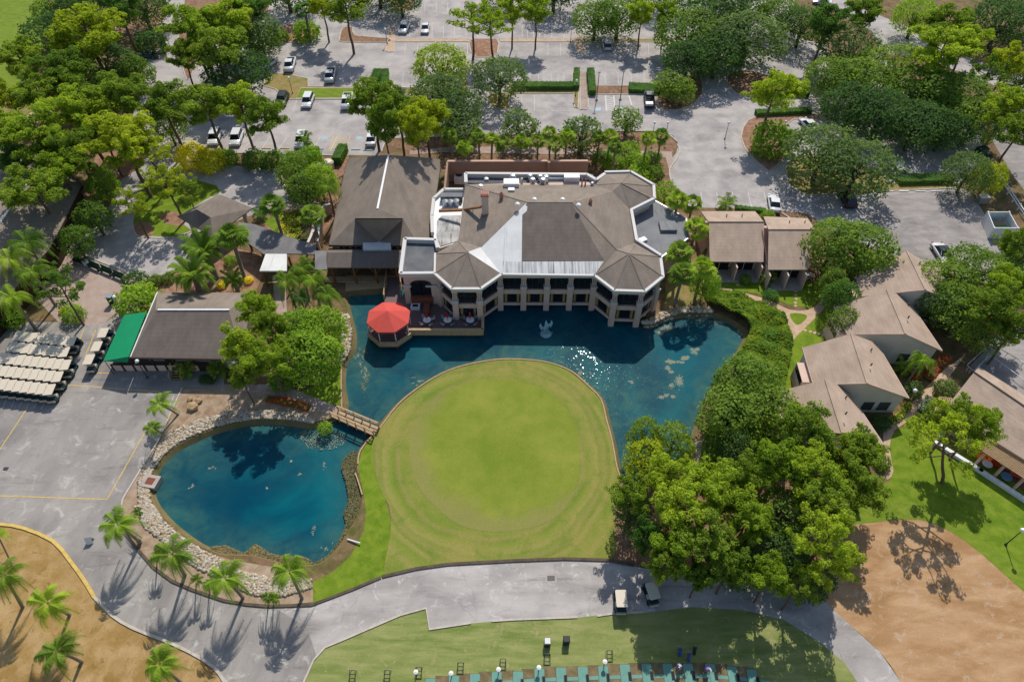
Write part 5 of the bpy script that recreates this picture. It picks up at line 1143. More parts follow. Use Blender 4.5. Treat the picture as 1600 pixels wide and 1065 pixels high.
T = [
# north west woodland
('leafy_tree',95,18,62,'oak_green','yellow green leafy tree at the top edge, just right of the upper lawn',G_NW),
('oak',135,12,80,OD,'dark oak at the top edge, second crown right of the upper lawn',G_NW),
('pine',182,8,70,PD,'dark pine at the top edge with a bare trunk, left of the entry road',G_NW),
('oak',222,10,62,OD,'dark oak at the top edge touching the left side of the entry road',G_NW),
('oak',80,52,66,OD,'dark crown on the right edge of the upper lawn, above a green pine',G_NW),
('pine',132,52,92,PY,'wide yellow green pine crown above the dark oak, upper left',G_NW),
('pine',28,88,66,PM,'mid green pine standing alone on the upper lawn',G_NW),
('pine',98,112,76,PM,'green pine just right of the lone lawn pine, over the garden path',G_NW),
('oak',158,100,78,OD,'dark round oak between the yellow pine and the dark sedan',G_NW),
('leafy_tree',212,112,46,OG,'small olive green tree right beside the dark sedan on the entry road',G_NW),
('pine',188,146,72,PM,'olive green pine below the dark oak, left of the parking road',G_NW),
('pine',12,150,48,PY,'yellow tinged pine at the left edge below the upper lawn',G_NW),
('pine',122,170,76,PB,'bright pine crown above the dark gap, left woodland centre',G_NW),
('pine',60,208,84,PB,'broad bright pine crown left of centre over the lodge corner',G_NW),
('pine',50,292,78,PM,'pine whose crown hangs over the lodge roof beside its white ridge',G_NW),
('pine',120,236,62,PM,'green pine directly above the right corner of the lodge roof',G_NW),
('pine',20,248,46,PD,'dark pine at the left edge above the lodge roof',G_NW),
('pine',192,214,92,PY,'broad yellow green pine crown above the drop-off drive',G_NW),
('pine',156,205,56,PM,'mid green pine touching the left side of the broad yellow green pine',G_NW),
('sparse_pine',232,232,66,PY,'airy yellow pine crown at the right end of the yellow green group',G_NW),
('pine',256,160,70,PM,'first pine right of the drive road, left of three pines in a row',G_NW),
('pine',322,160,70,PM,'middle pine of three in a row above the white suvs',G_NW),
('pine',372,158,60,PB,'right pine of the three in a row, over the second white suv',G_NW),
('pine',414,176,62,PM,'leaning pine right of the three pine row, beside the black suv',G_NW),
('pine',298,38,72,PB,'bright pine at the right side of the entry road, top left',G_NW),
('pine',336,72,74,PM,'green pine directly below the bright pine right of the entry road',G_NW),
('pine',358,26,66,PB,'pine at the top edge right of the bright roadside pine',G_NW),
('oak',388,48,72,OO,'olive oak left of the curved planted island near the white sedan',G_NW),
('oak',372,112,74,OD,'dark low oak left of the parked dark car and white sedan',G_NW),
('pine',284,84,44,PM,'small pine at the left foot of the roadside pine group',G_NW),
('oak',408,64,46,OG,'small green oak beside the curved planted island, left of it',G_NW),
('pine',388,6,56,PD,'dark pine at the top edge right of the pair of bright pines',G_NW),
('sparse_pine',262,284,60,PY,'thin crooked pine with yellow tufts on the drop-off lawn',None),
('sparse_pine',205,318,48,PY,'little yellow tufted pine in the round mulch bed by the drive',None),
('sparse_pine',290,300,40,PM,'small open pine beside the drop-off pavilion roof, left of it',None),
('leafy_tree',160,288,40,LB,'lime green tree right of the lodge roof edge, above the white globe lamp',None),
('leafy_tree',146,338,44,OG,'green tree crowding the narrow gap right of the lodge wall',None),
('leafy_tree',118,376,40,OG,'low green tree at the lower end of the gap beside the lodge wall',None),
('pine',78,238,50,PM,'pine between the two larger pines over the lodge corner',G_NW),
('shrub',235,66,42,OD,'round dark green shrub just above the dark sedan',None),
('shrub',478,49,34,LB,'large leafy shrub on the curved planted island',None),
('fan_palm',475,16,30,PK,'round headed fan palm above the curved planted island',None),
('shrub',440,56,20,PG,'small spiky shrub at the left end of the curved planted island',None),
('pine',540,8,60,PM,'pine at the top edge with its trunk on the mulch island',None),
('pine',502,4,42,PY,'yellow green pine crown at the top edge, left of the mulch island pine',None),
('oak',626,-6,50,OD,'dark oak just at the top edge over the mulch patch',None),
('pine',64,140,66,PM,'pine between the lone lawn pine and the bright crown over the lodge',G_NW),
('oak',150,142,60,OG,'olive oak below the yellow pine and above the broad yellow green crown',G_NW),
('pine',8,196,60,PB,'bright pine at the left edge beside the garden path',G_NW),
('pine',92,262,56,PB,'bright pine over the top corner of the lodge roof',G_NW),
('oak',262,196,44,OG,'low green oak between the drive road and the three pine row',G_NW),
('oak',446,-20,70,OD,'dark oak at the top edge above the curved planted island',None),
('oak',590,-24,62,OD,'dark oak at the top edge between two slim pines',None),
('oak',866,-16,60,OD,'dark oak at the top edge above the globe lamp post',None),
('oak',780,-24,54,OO,'olive oak at the top edge above the two island pines',None),
('oak',1040,-14,54,OG,'green oak at the top edge left of the big dark oaks',None),
# parking lot trees
('leafy_tree',690,101,72,WI,'willowy yellow green tree alone in the parking lot',None),
('oak',781,120,66,OO,'rounded grey green oak on the small island of the parking lot',None),
('sparse_pine',736,26,64,PB,'left one of the two tall pines on the mulch island',None),
('sparse_pine',769,34,60,PB,'right one of the two tall pines on the mulch island',None),
('pine',800,14,42,PB,'slim pine just right of the two tall island pines, top of the lot',None),
('pine',838,15,42,PB,'slim straight pine on the grass strip, left of the globe lamp post',None),
('oak',930,28,54,OG,'left of the two oaks over the white suv in the top lot',None),
('oak',966,24,60,OG,'right of the two oaks over the white suv in the top lot',None),
('pine',1005,18,38,PB,'slim pine directly right of the pair of oaks in the top lot',None),
('pine',1042,18,34,PB,'slim pine between the oaks of the top lot and the big dark oaks',None),
('small_tree',1048,130,44,OG,'small green tree on the soil island above the dark pickup',None),
('small_tree',1068,142,34,OG,'smaller tree at the right side of the soil island with the kerb',None),
('small_tree',980,184,40,OG,'small round tree standing on the bed in front of the arrival road',None),
('small_tree',908,208,62,OO,'wide olive tree over the north bed, behind the terracotta wall right end',None),
('small_tree',812,196,56,OO,'olive tree over the north bed, behind the terracotta wall centre',None),
('small_tree',720,196,58,OO,'grey olive tree over the north bed, behind the terracotta wall left end',None),
('oak',682,150,66,OO,'olive oak right of the dense pine trio above the hall',None),
('oak',716,168,58,OO,'olive oak furthest right over the lane above the hall',None),
('pine',580,158,66,PM,'left pine of the dense trio above the hall',None),
('pine',622,168,60,PM,'centre pine of the dense trio above the hall',None),
('pine',664,180,62,PY,'right yellowish pine of the dense trio above the hall',None),
('pine',600,188,48,PM,'lower pine tucked below the dense trio, right above the hall ridge',None,13),
('pine',648,196,46,PY,'low yellowish pine tucked below the dense trio, by the courtyard corner',None,12),
# north east woodland
('oak',1078,50,84,OG,'leftmost big dark oak of the mass right of the top lot',G_NE),
('oak',1122,26,86,OD,'big dark oak at the top edge, second from the left of the mass',G_NE),
('oak',1076,92,62,OD,'lower left oak of the mass, hanging over the faded stalls',G_NE),
('oak',1122,82,72,OD,'lower middle oak of the mass above the shaded drive',G_NE),
('oak',1166,56,96,OO,'wide grey olive oak at the right of the mass, above the shaded drive',G_NE),
('oak',1160,4,76,OG,'bright green oak at the top edge right of the big dark ones',G_NE),
('pine',1212,140,68,PB,'bright flat topped pine with a bare trunk at the end of the hedge',None),
('shrub',1208,218,56,LB,'big leafy oleander shrub on the teardrop island',None),
('oak',1330,74,72,OO,'grey olive oak below the diagonal road',G_NE),
('oak',1222,22,50,OG,'small oak at the top edge left of the parked white car',G_NE),
('oak',1254,40,54,OD,'dark tree with yellow light under it, by the top edge right of the white car',G_NE),
('pine',1294,30,56,PD,'dark pine in front of the diagonal road, top right',G_NE),
('pine',1352,18,48,PM,'thin pine leaning across the diagonal road at the top',G_NE),
('oak',1300,120,62,OG,'oak at the left tip of the large right hand wood',G_NE),
('oak',1348,126,76,OG,'green oak second from the left in the large right hand wood',G_NE),
('oak',1402,106,84,OG,'olive green oak at the top of the large right hand wood',G_NE),
('oak',1330,165,70,OD,'dark oak at the lower left of the large right hand wood',G_NE),
('oak',1378,178,76,OD,'dark oak at the bottom of the large right hand wood, over the shaded lot',G_NE),
('oak',1440,140,84,OG,'central bright oak of the large right hand wood',G_NE),
('oak',1432,196,70,OD,'low dark oak under the central bright oak of the wood',G_NE),
('oak',1496,150,80,OG,'green oak right of centre of the large right hand wood',G_NE),
('oak',1524,186,70,OG,'lower right oak of the large right hand wood',G_NE),
('oak',1478,200,60,OD,'small dark oak at the lower edge of the wood, centre right',G_NE),
('pine',1476,72,86,PB,'flat bright pine crown above the large right hand wood',G_NE),
('pine',1512,62,56,PB,'second bright pine crown right of the flat bright one',G_NE),
('oak',1432,26,54,LB,'leafy green tree north of the diagonal road, top right',G_NE),
('pine',1478,36,58,PM,'pine crown north of the diagonal road near the top right corner',G_NE),
('oak',1566,34,76,OD,'large dark oak near the top right corner',G_NE),
('oak',1600,12,56,OD,'dark oak at the very top right corner',G_NE),
('pine',1580,92,46,PY,'yellow green pine at the right edge above the diagonal road',G_NE),
('pine',1578,162,60,PB,'bright pine at the right edge beside the large wood',G_NE),
('sparse_pine',1548,108,50,PM,'leaning loose crowned pine right of the bright flat pines',G_NE),
('pine',1594,200,56,PM,'green pine at the right edge below the bright one',G_NE),
('oak',1600,120,50,OO,'olive tree at the right edge beside the diagonal road end',G_NE),
('oak',1286,240,86,OO,'left part of the pair of wide olive oaks over the middle lot, left crown',None),
('oak',1342,258,92,OO,'right crown of the pair of wide olive oaks over the middle lot',None),
('oak',1514,268,54,OO,'grey olive tree above the right parking lot end',None),
('oak',1546,276,40,PY,'yellow leaved tree beside the white rail fence',None),
('pine',1592,378,52,PM,'pine crown at the right edge below the dumpster enclosure',None),
('oak',1600,400,48,PD,'dark tree at the right edge just below the enclosure pine',None),
# around the cottages
('leafy_tree',1302,382,78,OG,'left half crown of the big leafy tree between patio and gabled cottages',None),
('leafy_tree',1350,388,84,OG,'right half crown of the big leafy tree between patio and gabled cottages',None),
('small_tree',1362,416,48,LB,'lighter low tree under the right of the big leafy crown',None),
('leafy_tree',1302,440,34,OG,'small green tree at the fork of the cottage path',None),
('oak',1474,442,70,OG,'green oak covering the right side of the topmost gabled cottage',None),
('oak',1530,424,76,OG,'broad oak below the right parking lot',None),
('pine',1578,444,60,PB,'bright pine right of the broad oak below the right lot',None),
('oak',1472,474,54,OD,'dark oak just below the one covering the cottage roof',None),
('oak',1508,484,74,OG,'oak over the footpath right of the second gabled cottage',None),
('pine',1560,480,70,PM,'pine at the right, over the corner of the dark court',None),
('pine',1590,510,52,PM,'pine crown at the right edge over the dark court',None),
('oak',1538,516,54,OG,'low oak right below the footpath oak',None),
('feather_palm',1441,563,40,PA,'bright palm in front of the third cottage beside the red flowers',None),
('low_palm',1410,578,26,PG,'small palm tucked against the second cottage gable',None),
('shrub',1428,608,26,OO,'silvery round shrub with a globe lamp beside the third cottage',None),
('shrub',1478,606,28,OO,'silvery round shrub by the small pergola',None),
('shrub',1376,660,24,OD,'dark shrub at the right foot of the third cottage',None),
('shrub',1380,722,22,OG,'shrub beside the path bend by the lowest cottage',None),
('low_palm',1199,438,22,PG,'small spiky palm at the patio edge between the two patio cottages',None),
('shrub',1205,462,20,PK,'dark spiky shrub in the small lawn bed',None),
('low_palm',1134,323,26,PG,'small palmetto behind the left patio cottage',None),
('shrub',1200,337,18,LB,'small bright shrub at the kerb by the white sedan',None),
('shrub',1165,436,16,OG,'small shrub at the lawn edge by the left patio',None),
('leafy_tree',1312,462,44,PD,'dark bushy tree between the path fork and the second gabled cottage',None),
('leafy_tree',1318,500,36,OG,'dark shrubby tree in front of the second cottage balcony',None),
# palms and trees on the east side of the clubhouse
('fan_palm',1062,314,32,PA,'topmost fan palm beside the grey flat roof east of the clubhouse',None),
('fan_palm',1082,320,28,PG,'fan palm right next to the topmost one east of the clubhouse',None),
('fan_palm',1088,354,34,PA,'fan palm touching the left patio cottage roof',None),
('fan_palm',1064,396,38,PG,'fan palm at the lower corner of the grey flat roof',None),
('fan_palm',1100,414,36,PA,'fan palm at the right with a dark shrub under it, by the left patio',None),
('fan_palm',1066,428,38,PG,'lowest fan palm on the bank east of the clubhouse',None),
('leafy_tree',1102,444,36,LB,'yellowish leafy shrub tree below the patio side fan palm',None),
('small_tree',1040,300,34,LB,'light green small tree by the clubhouse north east turret',None),
('leafy_tree',1110,392,16,PD,'slim dark bush between the fan palm and the patio cottage wall',None),
# north bed palm row
]
rowpal = [(705,212,'farthest left'),(722,230,'second from the left'),(748,215,'third from the left'),(767,219,'fourth from the left'),(785,226,'fifth from the left'),(812,221,'sixth from the left'),(841,219,'seventh from the left'),(861,209,'eighth from the left'),(869,226,'ninth from the left'),(885,214,'tenth from the left'),(935,216,'eleventh from the left'),(953,213,'twelfth from the left'),(963,231,'thirteenth from the left'),(1010,215,'fourteenth from the left'),(1034,214,'farthest right')]
for i, (u, v, s) in enumerate(rowpal):
    T.append(('fan_palm', u, v, 24, PA if i % 2 else PG, 'fan palm in the row behind the terracotta wall, %s' % s, 'fan palms behind the terracotta wall'))
for u, v, w_, lb in ((984,234,28,'broad shrub below the right end of the palm row'),(996,252,32,'bushy shrub left of the pale path east of the palm row'),(1020,246,24,'small leafy shrub by the corner turret and the palm row'),(1000,272,34,'round leafy shrub beside the north east roof turret'),(1022,268,26,'pale green shrub at the top right of the north east turret'),(940,246,26,'shrub just right of the terracotta wall'),(960,254,30,'larger dark shrub between terracotta wall and turret')):
    T.append(('shrub', u, v, w_, LB if w_ > 27 else OG, lb, None))
T += [
# entrance garden
('leafy_tree',462,268,50,OG,'leafy tree at the top left of the entrance garden',None),
('leafy_tree',484,252,40,LB,'bright tree near the pale green box at the hall corner',None),
('leafy_tree',500,282,44,LB,'bright leafy tree left of the hall roof',None),
('leafy_tree',474,296,44,OG,'dark green tree in the lower entrance garden',None),
('feather_palm',512,292,42,PA,'palm leaning over the hall roof edge',None),
('shrub',300,243,44,'leaf_yellow','long yellow leaved shrub left of the kerb below the white suvs',None),
('shrub',330,250,40,'leaf_yellow','second yellow leaved shrub, right of the first',None),
('shrub',355,246,28,LB,'green shrub right of the yellow leaved ones',None),
('shrub',398,248,34,OG,'green shrub under the leaning pine trunk',None),
('shrub',425,250,34,OG,'green shrub beside the dark red strip left of the hedge',None),
('shrub',456,250,30,LB,'bright shrub left of the clipped hedge block',None),
('low_palm',478,222,22,PG,'little palm in front of the parked white suv near the hatched bay',None),
('fan_palm',427,322,38,PG,'tall fan palm with a curved trunk over the yellow flower bed',None),
('fan_palm',487,336,36,PG,'tall fan palm right of the yellow flower bed',None),
('low_palm',407,338,20,PK,'tiny palm at the left end of the yellow flower bed',None),
('date_palm',322,396,60,PG,'upper big date palm below the pavilion',None),
('date_palm',302,434,62,PG,'lower big date palm beside the barn roof',None),
('fan_palm',358,372,46,PG,'fan palm in front of the pavilion right corner',None),
('date_palm',366,440,34,PG,'small date palm above the barn roof right end',None),
('shrub',360,406,18,LB,'clipped round shrub under the fan palm',None),
('shrub',262,434,18,OG,'clipped round shrub left of the date palms',None),
('shrub',242,438,20,OG,'dark round shrub left of the clipped ones',None),
('shrub',212,440,34,OD,'dark green shrub above the big round bright bush',None),
('shrub',214,470,58,LB,'big round bright bush beside the barn roof corner',None),
('shrub',388,437,12,'leaf_yellow','little yellow bush right of the small date palm',None),
('shrub',347,444,13,'leaf_yellow','little yellow bush left of the small date palm',None),
('shrub',113,490,30,LB,'round bush at the end of the paved forecourt',None),
('shrub',99,484,12,'leaf_yellow','small yellow bush on the left of the forecourt bush',None),
('sparse_pine',92,450,62,OG,'loose crowned tree over the paved forecourt',None),
('feather_palm',44,382,60,PG,'palm in front of the lodge roof, uppermost of the left group',None),
('feather_palm',20,404,56,PA,'palm at the left edge, yellow green, below the uppermost',None),
('feather_palm',50,424,54,PG,'palm right of the yellow green one, over the forecourt corner',None),
('feather_palm',18,464,56,PA,'lowest palm of the left edge group',None),
('shrub',82,396,22,LB,'bright shrub at the lower end of the lodge wall',None),
('shrub',46,440,26,OG,'green shrub between the left edge palms',None),
('shrub',20,496,32,LB,'bright low shrub left of the topmost cart row',None),
# mid group palms near the walkway
('feather_palm',468,418,46,PG,'palm nearest the covered walkway in the middle cluster',None),
('feather_palm',450,442,46,PG,'left palm of the middle cluster, below the white canopy',None),
('feather_palm',488,436,46,PA,'centre palm of the middle cluster',None),
('feather_palm',512,462,44,PG,'right palm of the middle cluster hanging over the pond inlet',None),
('feather_palm',472,466,36,PK,'dark low palm at the bottom of the middle cluster',None),
('pine',398,482,52,PB,'upper pine over the barn roof right corner',None),
('pine',372,540,56,PB,'left pine overlapping the barn roof, below the upper one',None),
('pine',420,506,50,PM,'pine right of the barn over the brick walk',None),
('pine',424,560,62,PB,'lower pine at the right of the barn front steps',None),
('pine',376,586,36,PM,'small low pine crown before the barn right end',None),
('leafy_tree',470,516,64,LB,'leafy tree left of centre on the west pond bank',None),
('leafy_tree',504,512,62,LB,'leafy tree nearest the pond on the west bank',None),
('leafy_tree',484,556,78,LB,'largest lower leafy tree of the west pond bank',None),
('shrub',440,592,34,LB,'spiky shrub at the foot of the west bank trees',None),
('low_palm',294,582,26,PG,'small palm right of the yellow edged steps',None),
('low_palm',342,582,26,PG,'small palm below the barn front near its right end',None),
('shrub',318,592,14,OD,'left small dark shrub before the barn front',None),
('shrub',330,592,14,OD,'right small dark shrub before the barn front',None),
('shrub',507,668,20,LB,'bright spiky shrub at the left end of the timber bridge',None),
# big trees east of the green
('leafy_tree',1168,600,86,OG,'upper crown of the big bushy trees on the east pond bank',G_SE),
('leafy_tree',1142,648,84,OG,'left crown of the big bushy trees on the east pond bank',G_SE),
('leafy_tree',1196,640,82,OG,'right crown of the big bushy trees on the east pond bank',G_SE),
('leafy_tree',1150,698,52,OD,'dark low tree under the big bushy ones on the east bank',G_SE),
('leafy_tree',1008,680,46,PM,'tree leaning over the water at the north tip of the clump',G_SE),
('leafy_tree',1050,694,56,PM,'tree right of the one at the north tip of the clump',G_SE),
('leafy_tree',1010,720,60,PY,'yellowish tree on the water edge below the north tip',G_SE),
('pine',1046,742,64,PB,'pine behind the yellowish water edge tree',G_SE),
('pine',990,775,54,PM,'pine right at the right corner of the green apron',G_SE),
('pine',1066,790,84,PB,'large bright pine in the left middle of the clump',G_SE),
('pine',1122,772,80,PB,'large bright pine in the middle of the clump',G_SE),
('leafy_tree',988,800,50,OD,'dark tree low on the left of the clump beside the green apron',G_SE),
('pine',1010,838,48,PD,'dark pine at the lower left of the clump',G_SE),
('pine',1060,856,66,PB,'bright pine at the bottom left of the clump over the mulch corner',G_SE),
('pine',1108,840,80,PM,'pine at the bottom middle of the clump',G_SE),
('pine',1170,806,70,PB,'pine right of the middle of the clump',G_SE),
('leafy_tree',1222,806,76,OG,'round leafy crown at the right middle of the clump',G_SE),
('leafy_tree',1190,862,66,OD,'dark leafy tree at the bottom of the clump above the shaded path',G_SE),
('pine',1096,896,44,PM,'lowest pine hanging over the shaded cart path',G_SE),
('leafy_tree',1232,872,56,OD,'dark crown left of the open pine beside the dirt field',G_SE),
('leafy_tree',1150,884,56,OD,'dark low crown over the shaded path between two bright pines',G_SE),
('leafy_tree',1268,905,54,OD,'dark low tree where the cart path meets the dirt field',G_SE),
('sparse_pine',1290,850,92,PB,'open crowned pine at the left edge of the dirt field',G_SE,10),
('pine',1036,880,50,PM,'small pine at the lower left corner of the clump, over the two carts side',G_SE,6.8),
('pine',1142,886,56,PM,'lowest dark green pine near the middle of the shaded path',G_SE,6.8),
('pine',1206,900,58,PB,'lowest bright pine over the right part of the shaded path',G_SE,6.8),
('sparse_pine',1252,912,60,PM,'open pine where the path bends towards the dirt field',G_SE,6.8),
('sparse_pine',1298,884,70,PB,'lower open pine with a bare trunk beside the dirt field',G_SE,9.5),
('pine',1162,742,62,PM,'pine just below the big bushy trees',G_SE),
('pine',1214,718,72,PB,'bright pine left of the lowest cottage roof',G_SE),
('pine',1258,668,78,PM,'grey green pine standing over the lowest cottage roof, left side',G_SE),
('pine',1266,742,80,PB,'bright pine in front of the lowest cottage',G_SE),
('pine',1322,706,66,PM,'pine covering the foot of the lowest cottage roof',G_SE),
('pine',1352,700,60,PM,'pine on the right corner of the lowest cottage',G_SE),
('pine',1292,790,78,PM,'pine below the lowest cottage, above the open crowned pines',G_SE),
('pine',1344,766,68,PM,'pine over the lawn edge right below the lowest cottage',G_SE),
# lawn, south east
('pine',1500,652,60,PM,'pine beside the small pergola against the right hand building',None),
('pine',1530,664,54,PB,'pine overlapping the eave of the right hand building',None),
('shrub',1466,648,34,OG,'round shrub in the bed below the small pergola',None),
('shrub',1540,707,24,'leaf_orange','orange leaved shrub on the pergola terrace',None),
('shrub',1558,722,16,'leaf_red','small red leaved shrub beside the orange one',None),
]
for x in T:
    kind, u, v, w_, mt, lb, gp = x[:7]
    tree(kind, u, v, w_, mt, lb, gp, H=x[7] if len(x) > 7 else None)
# leaning trees with their feet where the picture shows them
tree('leaning_pine', 1476, 694, 112, PB, 'tall leaning lone pine on the vivid lawn', base=(1472, 754), H=9.5)
FP = [(185,815,62,220,847,'by the kerb nearest the white sign'),(268,872,66,289,898,'with the wide crown above the rock bank, second large one'),(356,899,66,380,933,'third large one along the kerb'),(452,893,62,472,934,'nearest the lawn corner, last large one'),
 (76,942,62,109,960,'on the dry grass, nearest the yellow kerb'),(88,1012,64,128,1033,'on the dry grass at the bottom, below the other'),(4,905,60,36,948,'at the left edge of the dry grass'),(-4,836,34,20,883,'topmost on the dry grass, mostly cut by the left edge'),(250,1044,64,286,1068,'on the dry grass at the bottom edge of the picture'),
 (252,628,44,279,647,'upper one on the west bank of the left pond'),(238,668,30,254,677,'smaller one on the west bank of the left pond')]
for u, v, w_, bu, bv, s in FP: tree('feather_palm', u, v, w_, (PG, PA, PG)[(u+v) % 3], 'leaning feather palm '+s, 'leaning feather palms', base=(bu, bv), H=6.2 if w_ > 50 else 3.5)
YP = [(246,868,26,245,886,'left of the pair under the second large palm'),(214,800,22,192,826,'behind the first large palm'),(308,906,24,306,920,'left of the small pair by the kerb bend'),(327,914,24,327,928,'right of the small pair by the kerb bend'),(418,934,26,419,947,'left of the small pair near the lawn corner'),(430,934,24,427,946,'right of the small pair near the lawn corner')]
for u, v, w_, bu, bv, s in YP: tree('young_palm', u, v, w_, PG, 'small young palm '+s, 'small young palms by the kerb', base=(bu, bv), H=3.2)
# clipped hedges, built as leafy boxes
def leafy_box(name, label, pts, wd, h, mat='hedge_green', cat='hedge', dens=26, ln=.12, group=None):
    """hedge along a line in the picture"""
    global RNG; RNG = np.random.default_rng(abs(hash(label)) % 9999 if False else int(pts[0][0]*7+pts[0][1]))
    q = [P(u, v, 0) for u, v in pts]; o0 = q[0]; cs, ns = [], []; core = MB()
    for a, b in zip(q[:-1], q[1:]):
        d = (b-a); Ln = d.length; d.normalize(); s = Vector((-d.y, d.x, 0)); n = int((Ln*wd+2*(Ln+wd)*h)*dens)
        for _ in range(n):
            r = random.random()*(wd+2*h)
            if r < wd: p = a+d*random.uniform(0, Ln)+s*(r-wd/2)+Vector((0, 0, h+random.gauss(0, .05))); nn = Vector((0, 0, 1))
            else:
                sg = 1 if random.random() < .5 else -1; p = a+d*random.uniform(0, Ln)+s*sg*(wd/2+random.gauss(0, .05))+Vector((0, 0, random.uniform(.05, h))); nn = s*sg
                if random.random() < .12: p = (a if sg > 0 else b)+s*random.uniform(-wd/2, wd/2)+Vector((0, 0, random.uniform(.05, h))); nn = -d*sg
            cs.append(p-o0); ns.append(nn)
        core.bar(a+Vector((0, 0, h-.08)), b+Vector((0, 0, h-.08)), wd-.16, h-.1)
    n = len(cs); nn = np.array(ns)+RNG.normal(size=(n, 3))*.5; l = ln*RNG.uniform(.6, 1.3, n)
    Vv, F = leaf_quads(np.array(cs), nn, l, l*.6)
    r = thing(name, label, cat, o0, group=group); o = bpy.data.objects.new('foliage', arr_mesh('foliage', Vv, F, mat)); C.objects.link(o); o.parent = r
    core.build('stems', 'oak_dark', r); return r
leafy_box('hedge', 'left one of the two clipped hedges that run front to back above the pine trio', [(592,116),(583,138)], 2.0, 1.4)
leafy_box('hedge', 'right one of the two clipped hedges that run front to back above the pine trio', [(603,116),(601,140)], 1.6, 1.4)
leafy_box('hedge', 'long clipped hedge between the parking rows, left of the brick crossing', [(800,138),(896,138)], 2.2, 1.1)
leafy_box('hedge', 'short clipped hedge on the left side of the brick crossing', [(901,113),(900,141)], 1.3, 1.2)
leafy_box('hedge', 'short clipped hedge on the right side of the brick crossing', [(922,114),(925,150)], 1.6, 1.3)
leafy_box('hedge', 'rounded green hedge mound left of the small trees on the soil island', [(982,140),(1034,143)], 3.2, 1.0)
leafy_box('hedge', 'clipped hedge block at the top of the entrance garden, next to the brown path', [(490,240),(489,256)], 2.6, 1.6)
leafy_box('hedge', 'clipped hedge next to the top left corner of the hall roof', [(538,236),(527,258)], 1.8, 1.7)
leafy_box('hedge', 'low hedge under the flat topped pine, along the mulch of the teardrop island', [(1180,180),(1265,176)], 1.6, 1.0)
leafy_box('hedge', 'low hedge along the top of the right parking lot', [(1400,284),(1484,282)], 2.4, 1.0)
leafy_box('hedge', 'low hedge at the edge of the drive just above the flat topped pine', [(1180,146),(1262,150)], 1.8, 1.0)
leafy_box('hedge', 'low hedge along the kerb behind the patio cottages', [(1148,326),(1196,331)], .9, .6)
leafy_box('flower_border', 'yellow flower border below the third cottage gable', [(1390,660),(1402,654),(1412,642),(1420,632)], .9, .5, 'leaf_yellow', 'flowers')
leafy_box('flower_border', 'long red flower border beside the footpath right of the second cottage', [(1478,558),(1460,576),(1447,594)], 1.3, .5, 'leaf_red', 'flowers')
leafy_box('flower_border', 'small red flower clump beside the palm at the second cottage', [(1425,586),(1434,596)], 1.3, .5, 'leaf_red', 'flowers')
leafy_box('flower_bed', 'bright yellow flower bed on the right of the tall fan palm', [(436,350),(472,340)], 4.2, .5, 'leaf_yellow', 'flowers')
leafy_box('flower_bed', 'lower part of the yellow flower bed, next to the canopy roof', [(430,362),(468,372)], 3.0, .5, 'leaf_yellow', 'flowers')
leafy_box('flower_bed', 'narrow purple leaved bed between the yellow flowers and garden wall', [(480,352),(476,376)], 1.5, .45, 'leaf_purple', 'plants')
leafy_box('flower_border', 'dark red shrub row below the brick walk near the timber bridge', [(418,624),(450,630),(484,638)], 1.0, .5, 'leaf_red', 'plants')
leafy_box('flower_border', 'white flowered border left of the footpath and small pergola', [(1454,622),(1440,645)], 1.4, .4, 'scum', 'flowers')
# thickets and ground cover nobody could count
def cover(name, label, pts, h, n, mat, ln=.2, cat='ground cover', seed=1, z0=0.0, hump=True):
    rng = np.random.default_rng(seed); poly = np.array([[p.x, p.y] for p in px(pts, 0, 2)]); lo, hi = poly.min(0), poly.max(0); out = []
    hills = [(rng.uniform(lo, hi), rng.uniform(.8, 2.2), rng.uniform(.4, 1)) for _ in range(70)]
    got = []
    while sum(len(g) for g in got) < n:
        q = rng.uniform(lo, hi, (n*2, 2)); ins_ = np.zeros(len(q), bool)
        a, b = poly, np.roll(poly, -1, 0)
        for i in range(len(a)):
            cnd = (a[i, 1] > q[:, 1]) != (b[i, 1] > q[:, 1]); xi = a[i, 0]+(q[:, 1]-a[i, 1])/(b[i, 1]-a[i, 1]+1e-12)*(b[i, 0]-a[i, 0]); ins_ ^= cnd & (q[:, 0] < xi)
        got.append(q[ins_])
    q = np.concatenate(got)[:n]; z = np.zeros(n)
    for c, r, k in hills: z = np.maximum(z, k*np.exp(-((q-c)**2).sum(1)/r**2))
    z = z0+h*(.35+.65*z)*rng.uniform(.75, 1.05, n)
    c = np.column_stack([q, z]); nn = rng.normal(size=(n, 3))*.5; nn[:, 2] += 1; l = ln*rng.uniform(.6, 1.3, n)
    V, F = leaf_quads(c, nn, l, l*.55); o = bpy.data.objects.new(name, arr_mesh(name, V, F, mat)); C.objects.link(o)
    return tag(o, label, cat, None, 'stuff')
cover('thicket', 'dense bright green thicket sloping from the cottage path to the pond', [(1098,448),(1118,455),(1150,464),(1188,480),(1220,502),(1228,520),(1236,545),(1226,580),(1220,612),(1180,600),(1150,585),(1146,566),(1160,545),(1170,520),(1152,500),(1122,486),(1108,476)], 2.0, 26000, 'cover_green', .22, seed=3)
cover('ground_plants', 'low tangled undergrowth below the big trees on the east pond bank', [(1150,590),(1222,612),(1222,680),(1190,760),(1100,770),(1092,720),(1110,650)], .8, 9000, 'oak_green', .2, seed=4)
cover('reeds', 'brown reeds and mud plants along the right shore of the left pond', [(560,705),(566,770),(572,800),(568,832),(546,868),(518,894),(480,884),(508,868),(530,842),(540,815),(536,800),(544,780),(540,750),(533,728),(540,712)], .5, 13000, 'reed_brown', .12, z0=-.62, seed=5)
